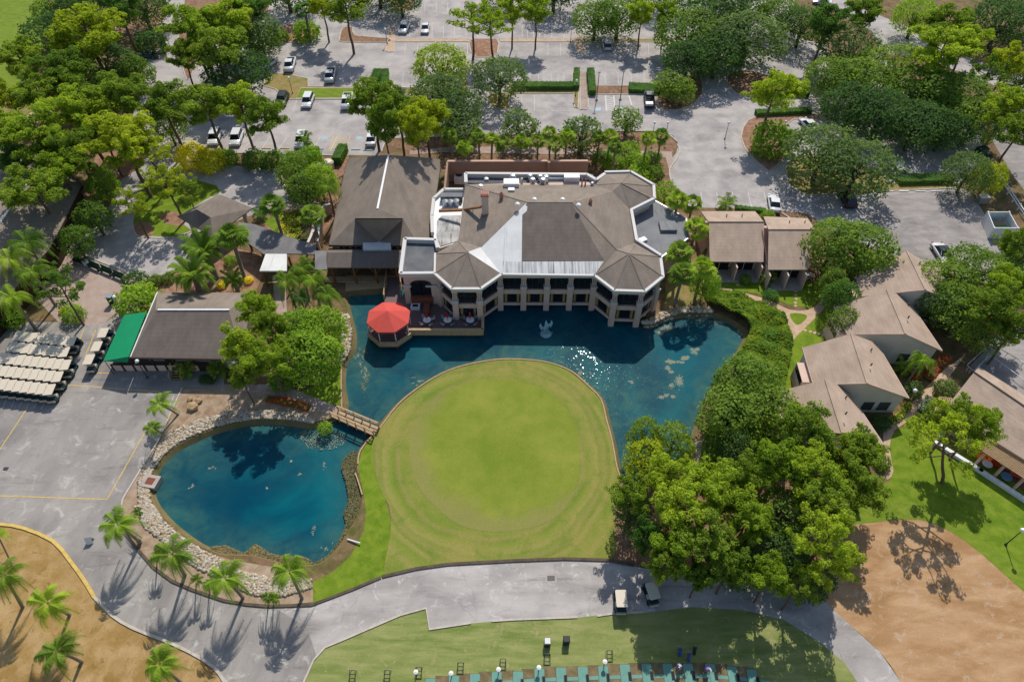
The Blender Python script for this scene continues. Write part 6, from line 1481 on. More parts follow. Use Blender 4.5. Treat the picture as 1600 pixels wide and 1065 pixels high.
cover('reeds', 'tan reed bed along the lower shore of the left pond', [(324,856),(352,850),(380,862),(398,848),(420,862),(452,868),(470,866),(490,880),(486,902),(440,896),(380,884),(340,874)], .45, 12000, 'reed_brown', .12, z0=-.62, seed=6)
cover('reeds', 'green weed patch near the left end of the timber bridge', [(466,672),(500,668),(536,672),(540,688),(510,700),(480,696)], .12, 700, 'scum', .09, z0=-.6, seed=7)
def scum(label, blobs, seed, n=260, mat='scum', ln=.09):
    rng = np.random.default_rng(seed); cs = []
    for (u, v, ru, rv) in blobs:
        k_ = rng.integers(4, 9); cen = rng.normal(size=(k_, 2))*.5; q = cen[rng.integers(0, k_, n)]+rng.normal(size=(n, 2))*rng.uniform(.06, .22, (n, 1))
        cs += [tuple(P(u+a*ru, v+b*rv, WZ+.012)) for a, b in q]
    c = np.array(cs); m = len(c); nn = rng.normal(size=(m, 3))*.05; nn[:, 2] += 1; l = ln*rng.uniform(.5, 1.5, m)
    V, F = leaf_quads(c, nn, l, l*.7); o = bpy.data.objects.new('floating_scum', arr_mesh('floating_scum', V, F, mat)); C.objects.link(o); tag(o, label, 'floating weed', None, 'stuff')
scum('pale specks on the water in the right arm of the pond', [(1058,596,14,14),(1048,576,9,6),(1040,620,10,6),(1086,548,8,5),(1070,560,10,5),(1050,565,8,5)], 1, 420)  # clusters of pale specks laid on the water surface
scum('pale floating weed along the inner right shore of the pond', [(1045,512,12,7),(1100,496,24,6),(1130,500,20,7),(1156,520,10,12),(1030,520,8,6)], 2, 300)
scum('scattered white specks and a painted sun glint near the putting green shore', [(908,584,9,5),(650,596,12,4),(987,596,4,3),(560,560,8,14),(568,580,7,12)], 3, 90, 'scum', .07)  # cluster off the green's right shore is a sun glint laid as pale specks
scum('scattered white specks on the left pond', [(506,728,5,6),(468,740,3,3),(416,762,2,3),(490,826,6,8),(512,855,12,8),(455,720,2,2),(330,732,9,4),(300,760,8,4)], 4, 26, 'scum', .06)
scum('yellow floating film off the west side of the terrace', [(562,548,10,12),(570,600,8,20)], 5, 160, 'reed_brown', .06)
# ---------------- vehicles ----------------
def mk_car(kind, paint, L_=4.7, W=1.85, label='', roofc=None):
    r = thing(kind, label, 'car'); p = plain('paint_'+paint[0], paint[1], .25, .6, var=.03); pk = kind == 'pickup_truck'; suv = kind == 'parked_suv'
    H = 1.85 if pk else 1.72 if suv else 1.46; belt = 1.12 if pk else 1.02 if suv else .9; h = L_/2; w = W/2
    prof = [(-h, .38), (-h+.05, belt-.15), (-h+.3, belt-.02), (-.1, belt), (h-1.0, belt-.06), (h-.15, belt-.28), (h, .62), (h-.05, .32)]
    if pk: prof = [(-h, .45), (-h, belt), (-.6, belt), (h-1.3, belt), (h-.1, belt-.08), (h, .7), (h-.05, .4)]
    m = MB(); secs = []
    for wx, zz in ((-w, 0), (-w*.96, .04), (w*.96, .04), (w, 0)): secs.append(wx)
    n = len(prof); base = []
    for k, wx in enumerate((-w*.94, -w, -w*.9, w*.9, w, w*.94)):
        base.append([(wx, y, (z if k in (2, 3) or z < .5 else z-.10 if k in (1, 4) else .3)) for y, z in prof])
    i0 = 0
    for ring in base: m.v += ring
    for k in range(5):
        for j in range(n): j2 = (j+1) % n; m.f.append((k*n+j, k*n+j2, (k+1)*n+j2, (k+1)*n+j)); m.m.append(0)
    m.f.append(tuple(range(n))); m.m.append(0); m.f.append(tuple(5*n+j for j in range(n))); m.m.append(0)
    m.build('body', p, r, True)
    if pk: y0, y1, y2, y3 = -.55, -.35, 1.05, 1.75
    elif suv: y0, y1, y2, y3 = -h+.15, -h+.6, .55, 1.25
    else: y0, y1, y2, y3 = -h+.75, -h+1.55, .35, 1.2
    g = MB(); a, b = w*.9, w*.70; zb = belt-.06
    g.grid([(0, 1, 5, 4), (1, 2, 6, 5), (2, 3, 7, 6), (3, 0, 4, 7), (4, 5, 6, 7)], [(-a, y0, zb), (a, y0, zb), (a, y3, zb), (-a, y3, zb), (-b, y1, H-.07), (b, y1, H-.07), (b, y2, H-.07), (-b, y2, H-.07)])
    g.build('windows', 'glass_dark', r)
    rf = MB().prism([(-b-.03, y1-.03), (b+.03, y1-.03), (b+.05, (y1+y2)/2), (b+.03, y2+.03), (-b-.03, y2+.03), (-b-.05, (y1+y2)/2)], H-.08, H).build('roof', roofc or p, r)
    for s in (-1, 1): MB().bar((s*a*.98, y3-.05, zb+.02), (s*b, y2, H-.03), .07, .05).build('pillar', p, r)
    if pk: MB().box(0, -h+1.0, belt+.003, W*.82, 1.65, .01).build('load_bed', 'rubber', r)
    for sx in (-1, 1):
        for sy in (-1, 1):
            t_ = MB().tube([(sx*(w-.24), sy*h*.62, .34), (sx*(w+.01), sy*h*.62, .34)], .34, 14).build('wheel', 'rubber', r)
            MB().tube([(sx*(w-.0), sy*h*.62, .34), (sx*(w+.025), sy*h*.62, .34)], .2, 10).build('rim', 'metal_grey', t_)
        MB().box(sx*w*.7, h-.12, .62, .38, .2, .16).build('headlight', 'globe', r); MB().box(sx*w*.76, -h+.06, .72, .3, .14, .18).build('taillight', 'red_cloth', r)
        MB().box(sx*(w+.08), y3-.35, belt-.02, .16, .1, .12).build('mirror', p, r)
    return r
WHT, SLV, BLK, TEAL, GRY = ('white', (.62, .62, .62)), ('silver', (.42, .43, .44)), ('black', (.02, .021, .024)), ('dark_teal', (.03, .06, .07)), ('dark_grey', (.06, .065, .075))
CARP = {}
CARS = [('parked_sedan',TEAL,232,88,92,'dark teal sedan alone on the entry road, upper left'),
('parked_suv',WHT,337,217,185,'white suv under pines, leftmost of the lower left parking row'),
('parked_suv',WHT,371,218,184,'white suv half hidden by the pine, second in the lower left row'),
('parked_suv',WHT,472,221,182,'white suv parked clear of the trees next to the hatched bay'),
('parked_sedan',WHT,581,219,2,'white car under the pines right of the hatched bay'),
('parked_sedan',WHT,421,101,162,'white sedan parked aslant, between dark car and white pickup'),
('parked_sedan',BLK,400,96,165,'black car partly under the oak left of the slanted white sedan'),
('pickup_truck',WHT,454,104,184,'white pickup with a dark bed in the upper left row'),
('pickup_truck',SLV,517,121,184,'silver pickup on the shadow of a tall pine'),
('parked_suv',WHT,482,160,180,'white suv with a dark shadow below the grass island'),
('pickup_truck',WHT,543,161,184,'white pickup truck just left of the dense pine trio'),
('parked_suv',BLK,442,158,180,'black suv beside the leaning pine'),
('parked_sedan',GRY,625,148,0,'dark car mostly hidden behind the pine trio'),
('parked_suv',WHT,632,46,180-6,'white suv on a tree shadow in the top parking row'),
('parked_sedan',WHT,665,46,180,'white sedan in full sun in the top parking row'),
('parked_suv',WHT,948,72,0,'white suv in the shade of the pair of oaks'),
('pickup_truck',GRY,1014,158,-5,'dark pickup with a white loaded bed by the soil island'),
('parked_sedan',WHT,1262,197,14,'white sedan in the little bay near the big olive oaks'),
('parked_suv',SLV,1398,267,0,'silver suv in the shade at the top of the right parking lot'),
('parked_sedan',WHT,1208,320,-9,'white sedan in the sun behind the right patio cottage'),
('parked_suv',BLK,1322,313,0,'black suv in tree shade on the drive to the right lot'),
('parked_coupe',WHT,1470,398,180,'white car with a black roof next to the topmost gabled cottage'),
('parked_sedan',WHT,1284,5,70,'white car at the top edge on the diagonal road')]
for kind, pt, u, v, rz, lb in CARS:
    k = (kind, pt[0])
    if k not in CARP: o = CARP[k] = mk_car(kind, pt, 5.6 if kind == 'pickup_truck' else 4.7, 1.95 if kind != 'parked_sedan' else 1.85, roofc='glass_dark' if kind == 'parked_coupe' else None)
    else: o = copy_tree(CARP[k])
    q = P(u, v+2, .03); o.location = q; o.rotation_euler = (0, 0, R(rz)); o['label'] = lb; o['category'] = 'pickup' if kind == 'pickup_truck' else 'car'; o['group'] = 'cars parked in the lots'; s = 1.06; o.scale = (s, s, s)
bx_ = thing('cargo_box', 'white cargo boxes in the bed of the dark pickup', 'box', P(1014, 161, 1.2)); b_ = P(1014, 163, 1.2)
MB().box(b_.x, b_.y-.2, 1.25, 1.5, .9, .4).build('box_body', 'white_paint', bx_); MB().box(b_.x, b_.y-.2, 1.653, 1.4, .8, .04).build('lid', 'metal_grey', bx_)
# ---------------- golf carts ----------------
def mk_cart():
    r = thing('golf_cart', 'x', 'golf cart')
    m = MB(); m.prism([(-.6, -1.15), (.6, -1.15), (.6, .95), (.45, 1.2), (-.45, 1.2), (-.6, .95)], .28, .42); m.box(0, -.85, .42, 1.12, .62, .42, 0, 0, .92); m.box(0, .98, .42, 1.05, .42, .36, 0, 0, .8); m.build('body', 'cart_teal', r)
    MB().prism([(-.6, -1.02), (-.54, -1.1), (.54, -1.1), (.6, -1.02), (.6, .62), (.5, .74), (-.5, .74), (-.6, .62)], 1.82, 1.9).build('roof', 'cream', r)
    m = MB(); m.box(0, -.3, .42, 1.06, .52, .36); m.box(0, -.55, .78, 1.06, .12, .42); m.build('seat', 'seat_cream', r)
    m = MB(); m.box(0, -1.2, .5, 1.0, .38, .1); m.box(0, -1.38, .45, 1.0, .05, .4); m.build('bag_rack', 'seat_cream', r)
    for sx in (-.5, .5):
        MB().bar((sx, .98, .7), (sx, .66, 1.84), .05, .05).build('post', 'metal_dark', r); MB().bar((sx, -.72, .8), (sx, -.98, 1.84), .05, .05).build('post', 'metal_dark', r)
        for sy in (-.82, .86): MB().tube([(sx*1.0, sy, .23), (sx*1.24, sy, .23)], .23, 10).build('wheel', 'rubber', r)
    g = MB(); g.face([(-.48, .93, .85), (.48, .93, .85), (.48, .69, 1.74), (-.48, .69, 1.74)]); g.build('windscreen', 'glass_mid', r)
    MB().tube([(-.28, .75, .8), (-.28, .45, 1.0)], .025, 5).build('steering_column', 'metal_dark', r)
    return r
CART = mk_cart(); first = [True]
def cart(u, v, rz, label, group, tarp=False):
    o = CART if first[0] else copy_tree(CART); first[0] = False
    q = P(u, v, 1.9); o.location = (q.x, q.y+.1, .02); o.rotation_euler = (0, 0, R(rz)); o['label'] = label; o['category'] = 'golf cart'; o['group'] = group
ORD = ['first', 'second', 'third', 'fourth', 'fifth', 'sixth', 'seventh', 'eighth', 'ninth', 'tenth', 'eleventh', 'twelfth']
ROWS = [('topmost', (110.6,532), 8, (-11.65,-1.15)), ('second', (100,549), 8, (-11.75,-1.15)), ('middle', (102,569), 11, (-11.8,-1.25)), ('fourth', (89.5,587.5), 10, (-12.0,-1.25)), ('lowest', (77,607.5), 9, (-12.1,-1.35))]
for nm, (u, v), n, (du, dv) in ROWS:
    for k in range(n):
        if u+du*k < -22: continue
        cart(u+du*k, v+dv*k, 7, 'cream roofed golf cart, %s from the right in the %s cart row' % (ORD[k], nm), 'golf carts in the yard rows')
for u, v, s in ((161,519,'topmost'),(151,540,'middle'),(139,560.5,'lowest')): cart(u, v, 4, '%s of the three golf carts lined up beside the green awning' % s, 'golf carts by the awning')
cart(971, 933, 0, 'golf cart in the sun on the road above the driving range', 'golf carts on the road')
cart(1019.5, 921, 12, 'golf cart half in tree shade on the road, right of the sunlit one', 'golf carts on the road')
# ---------------- lamp posts ----------------
LP_ = thing('street_lamp', 'x', 'lamp post'); MB().tube([(0, 0, 0), (0, 0, 3.4)], [.07, .045], 8).build('pole', 'metal_dark', LP_); MB().lathe((0, 0, 0), [(.16, 0), (.14, .25), (.07, .35)], 8).build('base', 'metal_dark', LP_); MB().ball((0, 0, 3.6), .27, 12).build('globe', 'globe', LP_, True)
LMP = [(451,122,'on the brown grass corner left of the silver pickup'),(602,46,'at the gap in the tan islands left of the white suv'),(730,124,'at the walkway right of the willowy tree'),(893,43,'left of the tan crossing in the upper lot'),(901,126,'at the brick crossing hedges'),(1023,192,'left of the pair at the arrival road'),(1044,192,'right of the pair at the arrival road'),(1139,192,'at the left edge of the teardrop island'),(145,318,'in the bushes right of the lodge roof'),(178,464,'beside the big round bright bush'),(214,564,'on the porch corner of the cart barn'),(365,567,'right of the barn between the pines'),(1430,610,'in the silvery shrub by the third cottage'),(1598,828,'on the vivid lawn at the right edge'),(439,249,'above the entrance garden hedge'),(1228,190,'at the left of the small white sedan bay')]
for i, (u, v, s) in enumerate(LMP):
    o = LP_ if i == 0 else copy_tree(LP_); q = P(u, v, 3.6); o.location = (q.x, q.y, 0); o['label'] = 'white globe lamp post '+s; o['group'] = 'globe lamp posts'
DL = thing('light_pole', 'x', 'lamp post'); MB().tube([(0, 0, 0), (0, 0, 6.2)], [.1, .06], 8).build('pole', 'metal_dark', DL); MB().box(0, 0, 6.2, .6, .3, .12).build('lamp_head', 'metal_dark', DL); MB().box(0, 0, 0, .5, .5, .35).build('base', 'concrete', DL)
for i, (u, v, s) in enumerate(((932,157,'left of the crosswalk stripes'),(969,156,'right of the crosswalk stripes'),(660,137,'left foot of the willowy tree'))):
    o = DL if i == 0 else copy_tree(DL); q = P(u, v, 0); o.location = (q.x, q.y, 0); o['label'] = 'tall thin dark light pole '+s; o['group'] = 'dark light poles'
# ---------------- terrace furniture ----------------
TB = thing('terrace_table', 'x', 'table'); MB().lathe((0, 0, 0), [(.01, .74), (.6, .74), (.6, .78), (.01, .78)], 20).build('table_top', 'white_paint', TB); MB().tube([(0, 0, 0), (0, 0, .74)], .05, 6).build('leg', 'metal_dark', TB)
UM = thing('closed_parasol', 'x', 'parasol'); MB().tube([(0, 0, .8), (0, 0, 2.5)], .03, 6).build('pole', 'metal_dark', UM); MB().lathe((0, 0, 0), [(.16, 1.3), (.2, 1.6), (.12, 2.2), (.02, 2.55)], 8).build('canopy', 'red_cloth', UM)
CH = thing('terrace_chair', 'x', 'chair'); MB().box(0, 0, .42, .5, .5, .05).build('seat', 'metal_grey', CH); MB().box(0, -.25, .47, .5, .05, .45).build('backrest', 'metal_grey', CH)
for sx in (-.22, .22):
    for sy in (-.22, .22): MB().tube([(sx, sy, 0), (sx, sy, .42)], .02, 5).build('leg', 'metal_grey', CH)
f1 = True
for i, (u, v, nm) in enumerate(((668,503,'left'),(700,503,'middle'),(735,503,'right'))):
    q = P(u, v+2, tz+.0); q.z = tz
    t1 = TB if i == 0 else copy_tree(TB); t1.location = q; t1['label'] = 'round white table, %s of the three on the terrace' % nm; t1['group'] = 'terrace tables'
    u1 = UM if i == 0 else copy_tree(UM); u1.location = q; u1['label'] = 'closed red parasol in the %s terrace table' % nm; u1['group'] = 'closed red parasols'
    for k in range(4):
        c1 = CH if (i == 0 and k == 0) else copy_tree(CH); a = R(35+90*k+(8*i)); c1.location = q+Vector((math.cos(a)*1.0, math.sin(a)*1.0, 0)); c1.rotation_euler = (0, 0, a+R(90)); c1['label'] = 'metal chair at the %s terrace table, %s side' % (nm, ('back right', 'back left', 'front left', 'front right')[k]); c1['group'] = 'terrace chairs'
# ---------------- fountain statue in the pond ----------------
q = P(853, 522, WZ); stt = thing('fountain_statue', 'pale blue sculpture of leaping birds standing in the pond', 'statue', (q.x, q.y, WZ))
MB().lathe((q.x, q.y, WZ-.6), [(.9, 0), (.85, .7), (.5, .85), (.2, .9)], 14).build('base', 'statue', stt)
for k, (dx, dz, s) in enumerate(((-.45, 1.3, -1), (.35, 1.9, 1))):
    m = MB(); m.tube([(q.x, q.y, WZ), (q.x+dx*.5, q.y+.1, WZ+dz*.6), (q.x+dx, q.y+.1, WZ+dz), (q.x+dx+s*.25, q.y, WZ+dz+.35)], [.1, .16, .22, .06], 8)
    for w_ in (-1, 1): m.face([(q.x+dx, q.y, WZ+dz), (q.x+dx+w_*.4, q.y+.5, WZ+dz+.6), (q.x+dx+w_*.6, q.y+.1, WZ+dz+.35), (q.x+dx+w_*.3, q.y-.3, WZ+dz-.1)])
    m.build('bird', 'statue', stt)
m = MB(); rr = random.Random(3)
for k in range(14): a = rr.uniform(0, 6.28); m.tube([(q.x+.7*math.cos(a), q.y+.7*math.sin(a), WZ), (q.x+1.0*math.cos(a), q.y+1.0*math.sin(a), WZ+rr.uniform(.2, .6))], [.05, .02], 5)
m.build('spout', 'metal_grey', stt)
# ---------------- rocks ----------------
def mk_rock(seed, s=.3):
    rr = random.Random(seed); bm = bmesh.new(); bmesh.ops.create_icosphere(bm, subdivisions=1, radius=s)
    for v in bm.verts: v.co *= rr.uniform(.75, 1.2); v.co.z *= .7
    me = bpy.data.meshes.new('rock'); bm.to_mesh(me); bm.free(); return me
def rock_field(label, bands, n, seed, mats, smin=.10, smax=.24):
    """loose riprap: (u0,v0)-(u1,v1) inner and outer lines"""
    rng = random.Random(seed); V, F = [], []
    for _ in range(n):
        i = rng.randrange(len(bands)-1); t_ = rng.random(); a = [x+(y-x)*t_ for x, y in zip(bands[i], bands[i+1])]; k = rng.random()
        p = P(a[0]+(a[2]-a[0])*k, a[1]+(a[3]-a[1])*k, 0); s = rng.uniform(smin, smax); dz = -.55 if k < .12 else .03
        bme = ROCKS[rng.randrange(5)]; c, sn = math.cos(rng.random()*6), 0; ang = rng.uniform(0, 6.28); c, sn = math.cos(ang)*s, math.sin(ang)*s; i0 = len(V); sx = rng.uniform(.7, 1.3)
        for v in bme[0]: V.append((p.x+v[0]*c*sx-v[1]*sn, p.y+v[0]*sn*sx+v[1]*c, dz+.3*s+v[2]*s))
        for f in bme[1]: F.append(tuple(i0+x for x in f))
    o = bpy.data.objects.new('riprap', arr_mesh('riprap', V, F, mats)); C.objects.link(o); return tag(o, label, 'rocks', None, 'stuff')
ROCKS = []
for s in range(5): me_ = mk_rock(s, 1.0); ROCKS.append(([tuple(v.co) for v in me_.vertices], [tuple(p.vertices) for p in me_.polygons]))
def rock_mat():
    t = NT('riprap'); g = t.n('NewGeometry'); c = t.ramp(g.outputs['Random Per Island'], [(0, srgb(150, 128, 100)), (.35, srgb(196, 176, 146)), (.7, srgb(214, 204, 186)), (1, srgb(170, 160, 150))]); MATS['riprap'] = t.out(c, .95, .15)
rock_mat()
rock_field('pale riprap stones along the north and west shore of the left pond', [(490,662,492,655),(455,657,458,646),(410,655,410,641),(370,660,362,645),(326,673,312,656),(284,692,268,675),(256,712,246,700),(240,735,226,728),(233,758,216,758),(238,783,218,790),(258,810,232,822)], 4200, 1, 'riprap')
rock_field('pale riprap stones along the lower left shore of the left pond', [(240,785,212,792),(258,812,226,824),(288,838,262,850),(318,857,296,880),(350,872,334,900),(380,890,366,916),(420,898,400,930),(460,900,440,932),(486,904,486,918)], 4800, 2, 'riprap')
rock_field('rocks at the east corner of the clubhouse along the pond shore', [(1006,508,1002,502),(1024,505,1020,498),(1040,497,1034,489),(1062,491,1058,482),(1092,489,1090,480),(1112,490,1114,482)], 420, 3, 'riprap', .15, .4)
rock_field('rocks on the west shore of the pond by the leafy trees', [(536,566,528,568),(549,545,532,545),(551,520,534,516),(546,494,530,490)], 420, 4, 'riprap', .15, .4)
rock_field('grey pebble bank between the big trees on the east pond shore', [(1084,690,1106,690),(1086,715,1110,715),(1078,745,1112,745)], 1400, 5, 'riprap', .08, .2)
for (u, v, s, lb) in ((302,637,.85,'large tan boulder on the mulch below the barn'),(310,628,.6,'middle boulder right above the large tan one'),(297,625,.5,'small boulder left above the large tan one')):
    q = P(u, v, 0); me_ = mk_rock(int(u), s); me_.materials.append(MATS['rock_tan']); o = bpy.data.objects.new('boulder', me_); C.objects.link(o); o.location = (q.x, q.y, s*.35); tag(o, lb, 'rock')
# ---------------- yard items ----------------
q = P(236, 753, 0); db = thing('drain_box', 'square concrete outfall box with a rusty grate at the left pond shore', 'drain', (q.x, q.y, 0), R(-10))
MB().box(0, 0, -.5, 2.0, 1.7, .75).build('box_body', 'concrete', db, loc=None) if False else None
def lbuild(mb, name, mat, root):        # geometry already local to the root
    me = bpy.data.meshes.new(name); me.from_pydata(mb.v, [], mb.f); me.materials.append(MATS[mat]); o = bpy.data.objects.new(name, me); C.objects.link(o); o.parent = root; return o
lbuild(MB().box(0, 0, -.5, 2.0, 1.7, .8), 'box_body', 'concrete', db); lbuild(MB().box(0, 0, .303, 1.0, .9, .03), 'grate', 'brick_red', db)
for u, v, s, lb in ((861,903,1.2,'square kerb drain grate in the middle of the cart road'),(9,732,.6,'small dark drain cover on the cart yard asphalt')):
    q = P(u, v, .02); g = thing('drain_grate', lb, 'drain', q); lbuild(MB().box(0, 0, 0, s, s*.8, .02), 'rim', 'concrete' if s > 1 else 'metal_dark', g); lbuild(MB().box(0, 0, .021, s*.7, s*.5, .012), 'grate', 'metal_dark', g)
q = P(142, 846, 0); sg = thing('sandwich_board', 'small white folding sign board standing alone on the road', 'sign', (q.x, q.y, 0), R(15))
for s in (-1, 1): m = MB(); m.face([(-.35, s*.3, 0), (.35, s*.3, 0), (.35, 0, 1.0), (-.35, 0, 1.0)]); m.face([(-.35, s*.33, 0), (.35, s*.33, 0), (.35, s*.03, 1.0), (-.35, s*.03, 1.0)]); lbuild(m, 'board', 'white_paint', sg)
# green benches by the forecourt
BN = thing('bench', 'x', 'bench'); lbuild(MB().box(0, 0, .42, 1.9, .45, .06), 'seat', 'green_paint', BN); lbuild(MB().box(0, .25, .5, 1.9, .06, .5), 'backrest', 'green_paint', BN)
for s in (-.8, .8): lbuild(MB().box(s, .05, 0, .1, .5, .42), 'leg', 'metal_dark', BN)
for i, (u, v, s) in enumerate(((125,412,'leftmost'),(148,420,'second'),(167,427,'third'),(186,435,'rightmost'))):
    o = BN if i == 0 else copy_tree(BN); q = P(u, v, 0); o.location = (q.x, q.y, .02); o.rotation_euler = (0, 0, R(-27)); o.scale = (1.3, 1.3, 1.3); o['label'] = '%s of the four green benches in line at the forecourt edge' % s; o['group'] = 'green benches'
q = P(136, 414, 0); wg = thing('water_station', 'white box on a stand between the green benches', 'stand', (q.x, q.y, 0)); lbuild(MB().box(0, 0, 0, .7, .6, .9), 'cabinet', 'white_paint', wg); lbuild(MB().box(0, 0, .903, .8, .7, .08), 'lid', 'metal_grey', wg)
q = P(177, 474, 0); ck = thing('kiosk', 'small dark teal starter kiosk beside the big round bush', 'kiosk', (q.x, q.y, 0)); lbuild(MB().box(0, 0, 0, .8, .7, 1.6), 'cabinet', 'cart_teal', ck); lbuild(MB().box(0, 0, 1.603, 1.0, .9, .08), 'lid', 'metal_grey', ck)
# utility boxes in the entrance garden
q = P(514, 262, 0); ub = thing('utility_box', 'pale green round topped utility tank by the hall corner', 'utility box', (q.x, q.y, 0)); m = MB().lathe((0, 0, 0), [(1.1, 0), (1.1, 1.2), (.8, 1.5), (.01, 1.6)], 14); lbuild(m, 'tank', 'cream', ub); lbuild(MB().box(-1.6, -.2, 0, 1.2, 1.2, 1.0), 'cabinet', 'cream', ub)
q = P(1533, 316, 0); ua = thing('utility_box', 'grey utility cabinet on the grass above the dumpster enclosure', 'utility box', (q.x, q.y, 0)); lbuild(MB().box(0, 0, 0, 1.6, 1.0, 1.3), 'cabinet', 'metal_grey', ua); lbuild(MB().box(0, 0, 1.303, 1.7, 1.1, .06), 'lid', 'white_paint', ua)
for u, v, lb in ((1531,240,'upper of two green bins at the shaded lot by the right wood'),(1536,252,'lower of two green bins at the shaded lot by the right wood')):
    q = P(u, v, 0); gb_ = thing('wheeled_dumpster', lb, 'dumpster', (q.x, q.y, 0), R(20)); lbuild(MB().box(0, 0, .15, 1.9, 1.3, 1.1, 0, 0, 1.06), 'body', 'bin_green', gb_); lbuild(MB().box(0, 0, 1.26, 1.95, 1.3, .07), 'lid', 'rubber', gb_)
# wheel stops
WS = MB().box(0, 0, 0, 1.8, .18, .13).build('wheel_stop', 'yellow_paint'); fw = True
STOPS = [(416,232,'yellow_paint'),(445,232,'yellow_paint'),(499,233,'blue_paint'),(532,233.5,'yellow_paint'),(556,234,'blue_paint'),(575,235,'blue_paint'),(1387,299,'white_paint'),(1412,299,'white_paint'),(1438,299,'white_paint'),(1462,299,'white_paint'),(1488,299.5,'white_paint')]
names = ['leftmost yellow stop, near the pine trunk','yellow stop left of the white suv','blue stop left of the hatched bay','yellow stop under the hatched bay','first blue stop right of the hatched bay','second blue stop right of the hatched bay','first from the left at the top of the right lot','second from the left at the top of the right lot','third from the left at the top of the right lot','fourth from the left at the top of the right lot','rightmost at the top of the right lot']
for i, (u, v, mt) in enumerate(STOPS):
    o = WS if i == 0 else WS.copy()
    if i: C.objects.link(o)
    o.location = P(u, v, .025); o.material_slots[0].link = 'OBJECT'; o.material_slots[0].material = MATS[mt]; tag(o, 'parking wheel stop, '+names[i], 'wheel stop', 'parking wheel stops')
# lawn furniture by the pergola
def round_table(u, v, mt, lb, s=.6):
    q = P(u, v, 0); r = thing('garden_table', lb, 'table', (q.x, q.y, 0)); lbuild(MB().lathe((0, 0, 0), [(.01, .72), (s, .72), (s, .76), (.01, .76)], 20), 'table_top', mt, r); lbuild(MB().tube([(0, 0, 0), (0, 0, .72)], .05, 6), 'leg', 'metal_dark', r)
plain('table_blue', srgb(92, 146, 176), .6, var=.05); plain('chair_red', srgb(206, 84, 60), .6, var=.05)
round_table(1538, 729, 'white_paint', 'white garden table inside the white garden wall'); round_table(1568, 749, 'table_blue', 'blue round garden table on the lawn inside the white garden wall', .65); round_table(1468, 685, 'white_paint', 'white round table at the upper end of the white garden wall', .5)
for u, v, lb in ((1550,726,'upper red bench on the terrace edge under the pergola'),(1583,746,'lower red bench on the terrace edge under the pergola')):
    q = P(u, v, 0); r = thing('garden_bench', lb, 'bench', (q.x, q.y, .1), R(-30)); lbuild(MB().box(0, 0, .42, 1.3, .42, .06), 'seat', 'chair_red', r); lbuild(MB().box(0, .24, .48, 1.3, .06, .45), 'backrest', 'chair_red', r)
    for s in (-.5, .5): lbuild(MB().box(s, 0, 0, .08, .42, .42), 'leg', 'chair_red', r)
q = P(1478, 669, 0); r = thing('garden_chair', 'white chair beside the round hedge by the right hand building', 'chair', (q.x, q.y, 0)); lbuild(MB().box(0, 0, .4, .8, .8, .1), 'seat', 'white_paint', r); lbuild(MB().box(0, .4, .5, .8, .1, .5), 'backrest', 'white_paint', r)
# patio furniture of the paired cottages
for u, v, lb in ((1139,420,'dark lounge chair on the left patio'),(1163,420,'dark lounge chair on the second patio from the left'),(1223,432,'dark lounge chair on the third patio')):
    q = P(u, v, .12); r = thing('lounge_chair', lb, 'chair', q); lbuild(MB().box(0, 0, .35, .7, .7, .1), 'seat', 'metal_dark', r); lbuild(MB().box(0, .35, .45, .7, .1, .5), 'backrest', 'metal_dark', r)
    for sx in (-.3, .3): lbuild(MB().box(sx, 0, 0, .06, .6, .35), 'leg', 'metal_dark', r)
q = P(1259, 434, .12); r = thing('patio_table', 'white table on the rightmost patio', 'table', q); lbuild(MB().box(0, 0, .7, 1.6, .8, .05), 'table_top', 'white_paint', r)
for sx in (-.7, .7): lbuild(MB().box(sx, 0, 0, .08, .7, .7), 'leg', 'white_paint', r)
# stepping stones across the cottage lawn
for pts, nm in (([(1243,449),(1243.5,455),(1243,461),(1244,467),(1243,473),(1243,478)],'upper'),([(1151,433),(1152,439),(1153,445)],'patio side'),([(1258,516),(1266,518),(1273,520),(1280,521),(1287,523)],'lower')):
    m = MB()
    for u, v in pts: q = P(u, v, .03); m.box(q.x, q.y, .03, .5, .4, .03, random.random())
    struct(m.build('stepping_stones', 'tan_path'))
# white drain pipe on the reeds
q0, q1 = P(543,842,.15), P(563,848,.3); m = MB().tube([q0, q1], .09, 8); tag(m.build('drain_pipe', 'white_paint', loc=q0), 'thin pale pipe lying on the reeds of the left pond', 'pipe')
# ---------------- driving range ----------------
def arcv(u): return 1042+((u-1040)/420.0)**2*24-3
MT_ = thing('hitting_mat', 'x', 'golf mat'); lbuild(MB().box(0, 0, 0, 1.0, 1.9, .04), 'turf_pad', 'mat_teal', MT_); lbuild(MB().box(0, 0, -.01, 1.06, 1.98, .03), 'rubber_base', 'metal_dark', MT_)
TRY = thing('ball_tray', 'x', 'ball tray'); lbuild(MB().box(0, 0, 0, .3, .75, .12), 'tray', 'tray_black', TRY); lbuild(MB().box(0, 0, .12, .2, .6, .02), 'insert', 'rubber', TRY)
BS = thing('bag_stand', 'x', 'golf bag stand'); m = MB()
for sx in (-.28, .28): m.bar((sx, -.5, .05), (sx, .35, .95), .06, .06); m.bar((sx, .6, .05), (sx, .3, .95), .06, .06)
for k in range(4): t_ = k/3; m.bar((-.28, -.5+.85*t_, .05+.9*t_), (.28, -.5+.85*t_, .05+.9*t_), .06, .06)
lbuild(m, 'frame', 'metal_dark', BS)
CN = thing('ball_washer', 'x', 'ball washer'); lbuild(MB().tube([(0, 0, 0), (0, 0, .9)], .05, 8), 'post', 'metal_dark', CN); lbuild(MB().lathe((0, 0, .85), [(.1, 0), (.22, .08), (.24, .25), (.01, .34)], 12), 'head', 'white_paint', CN)
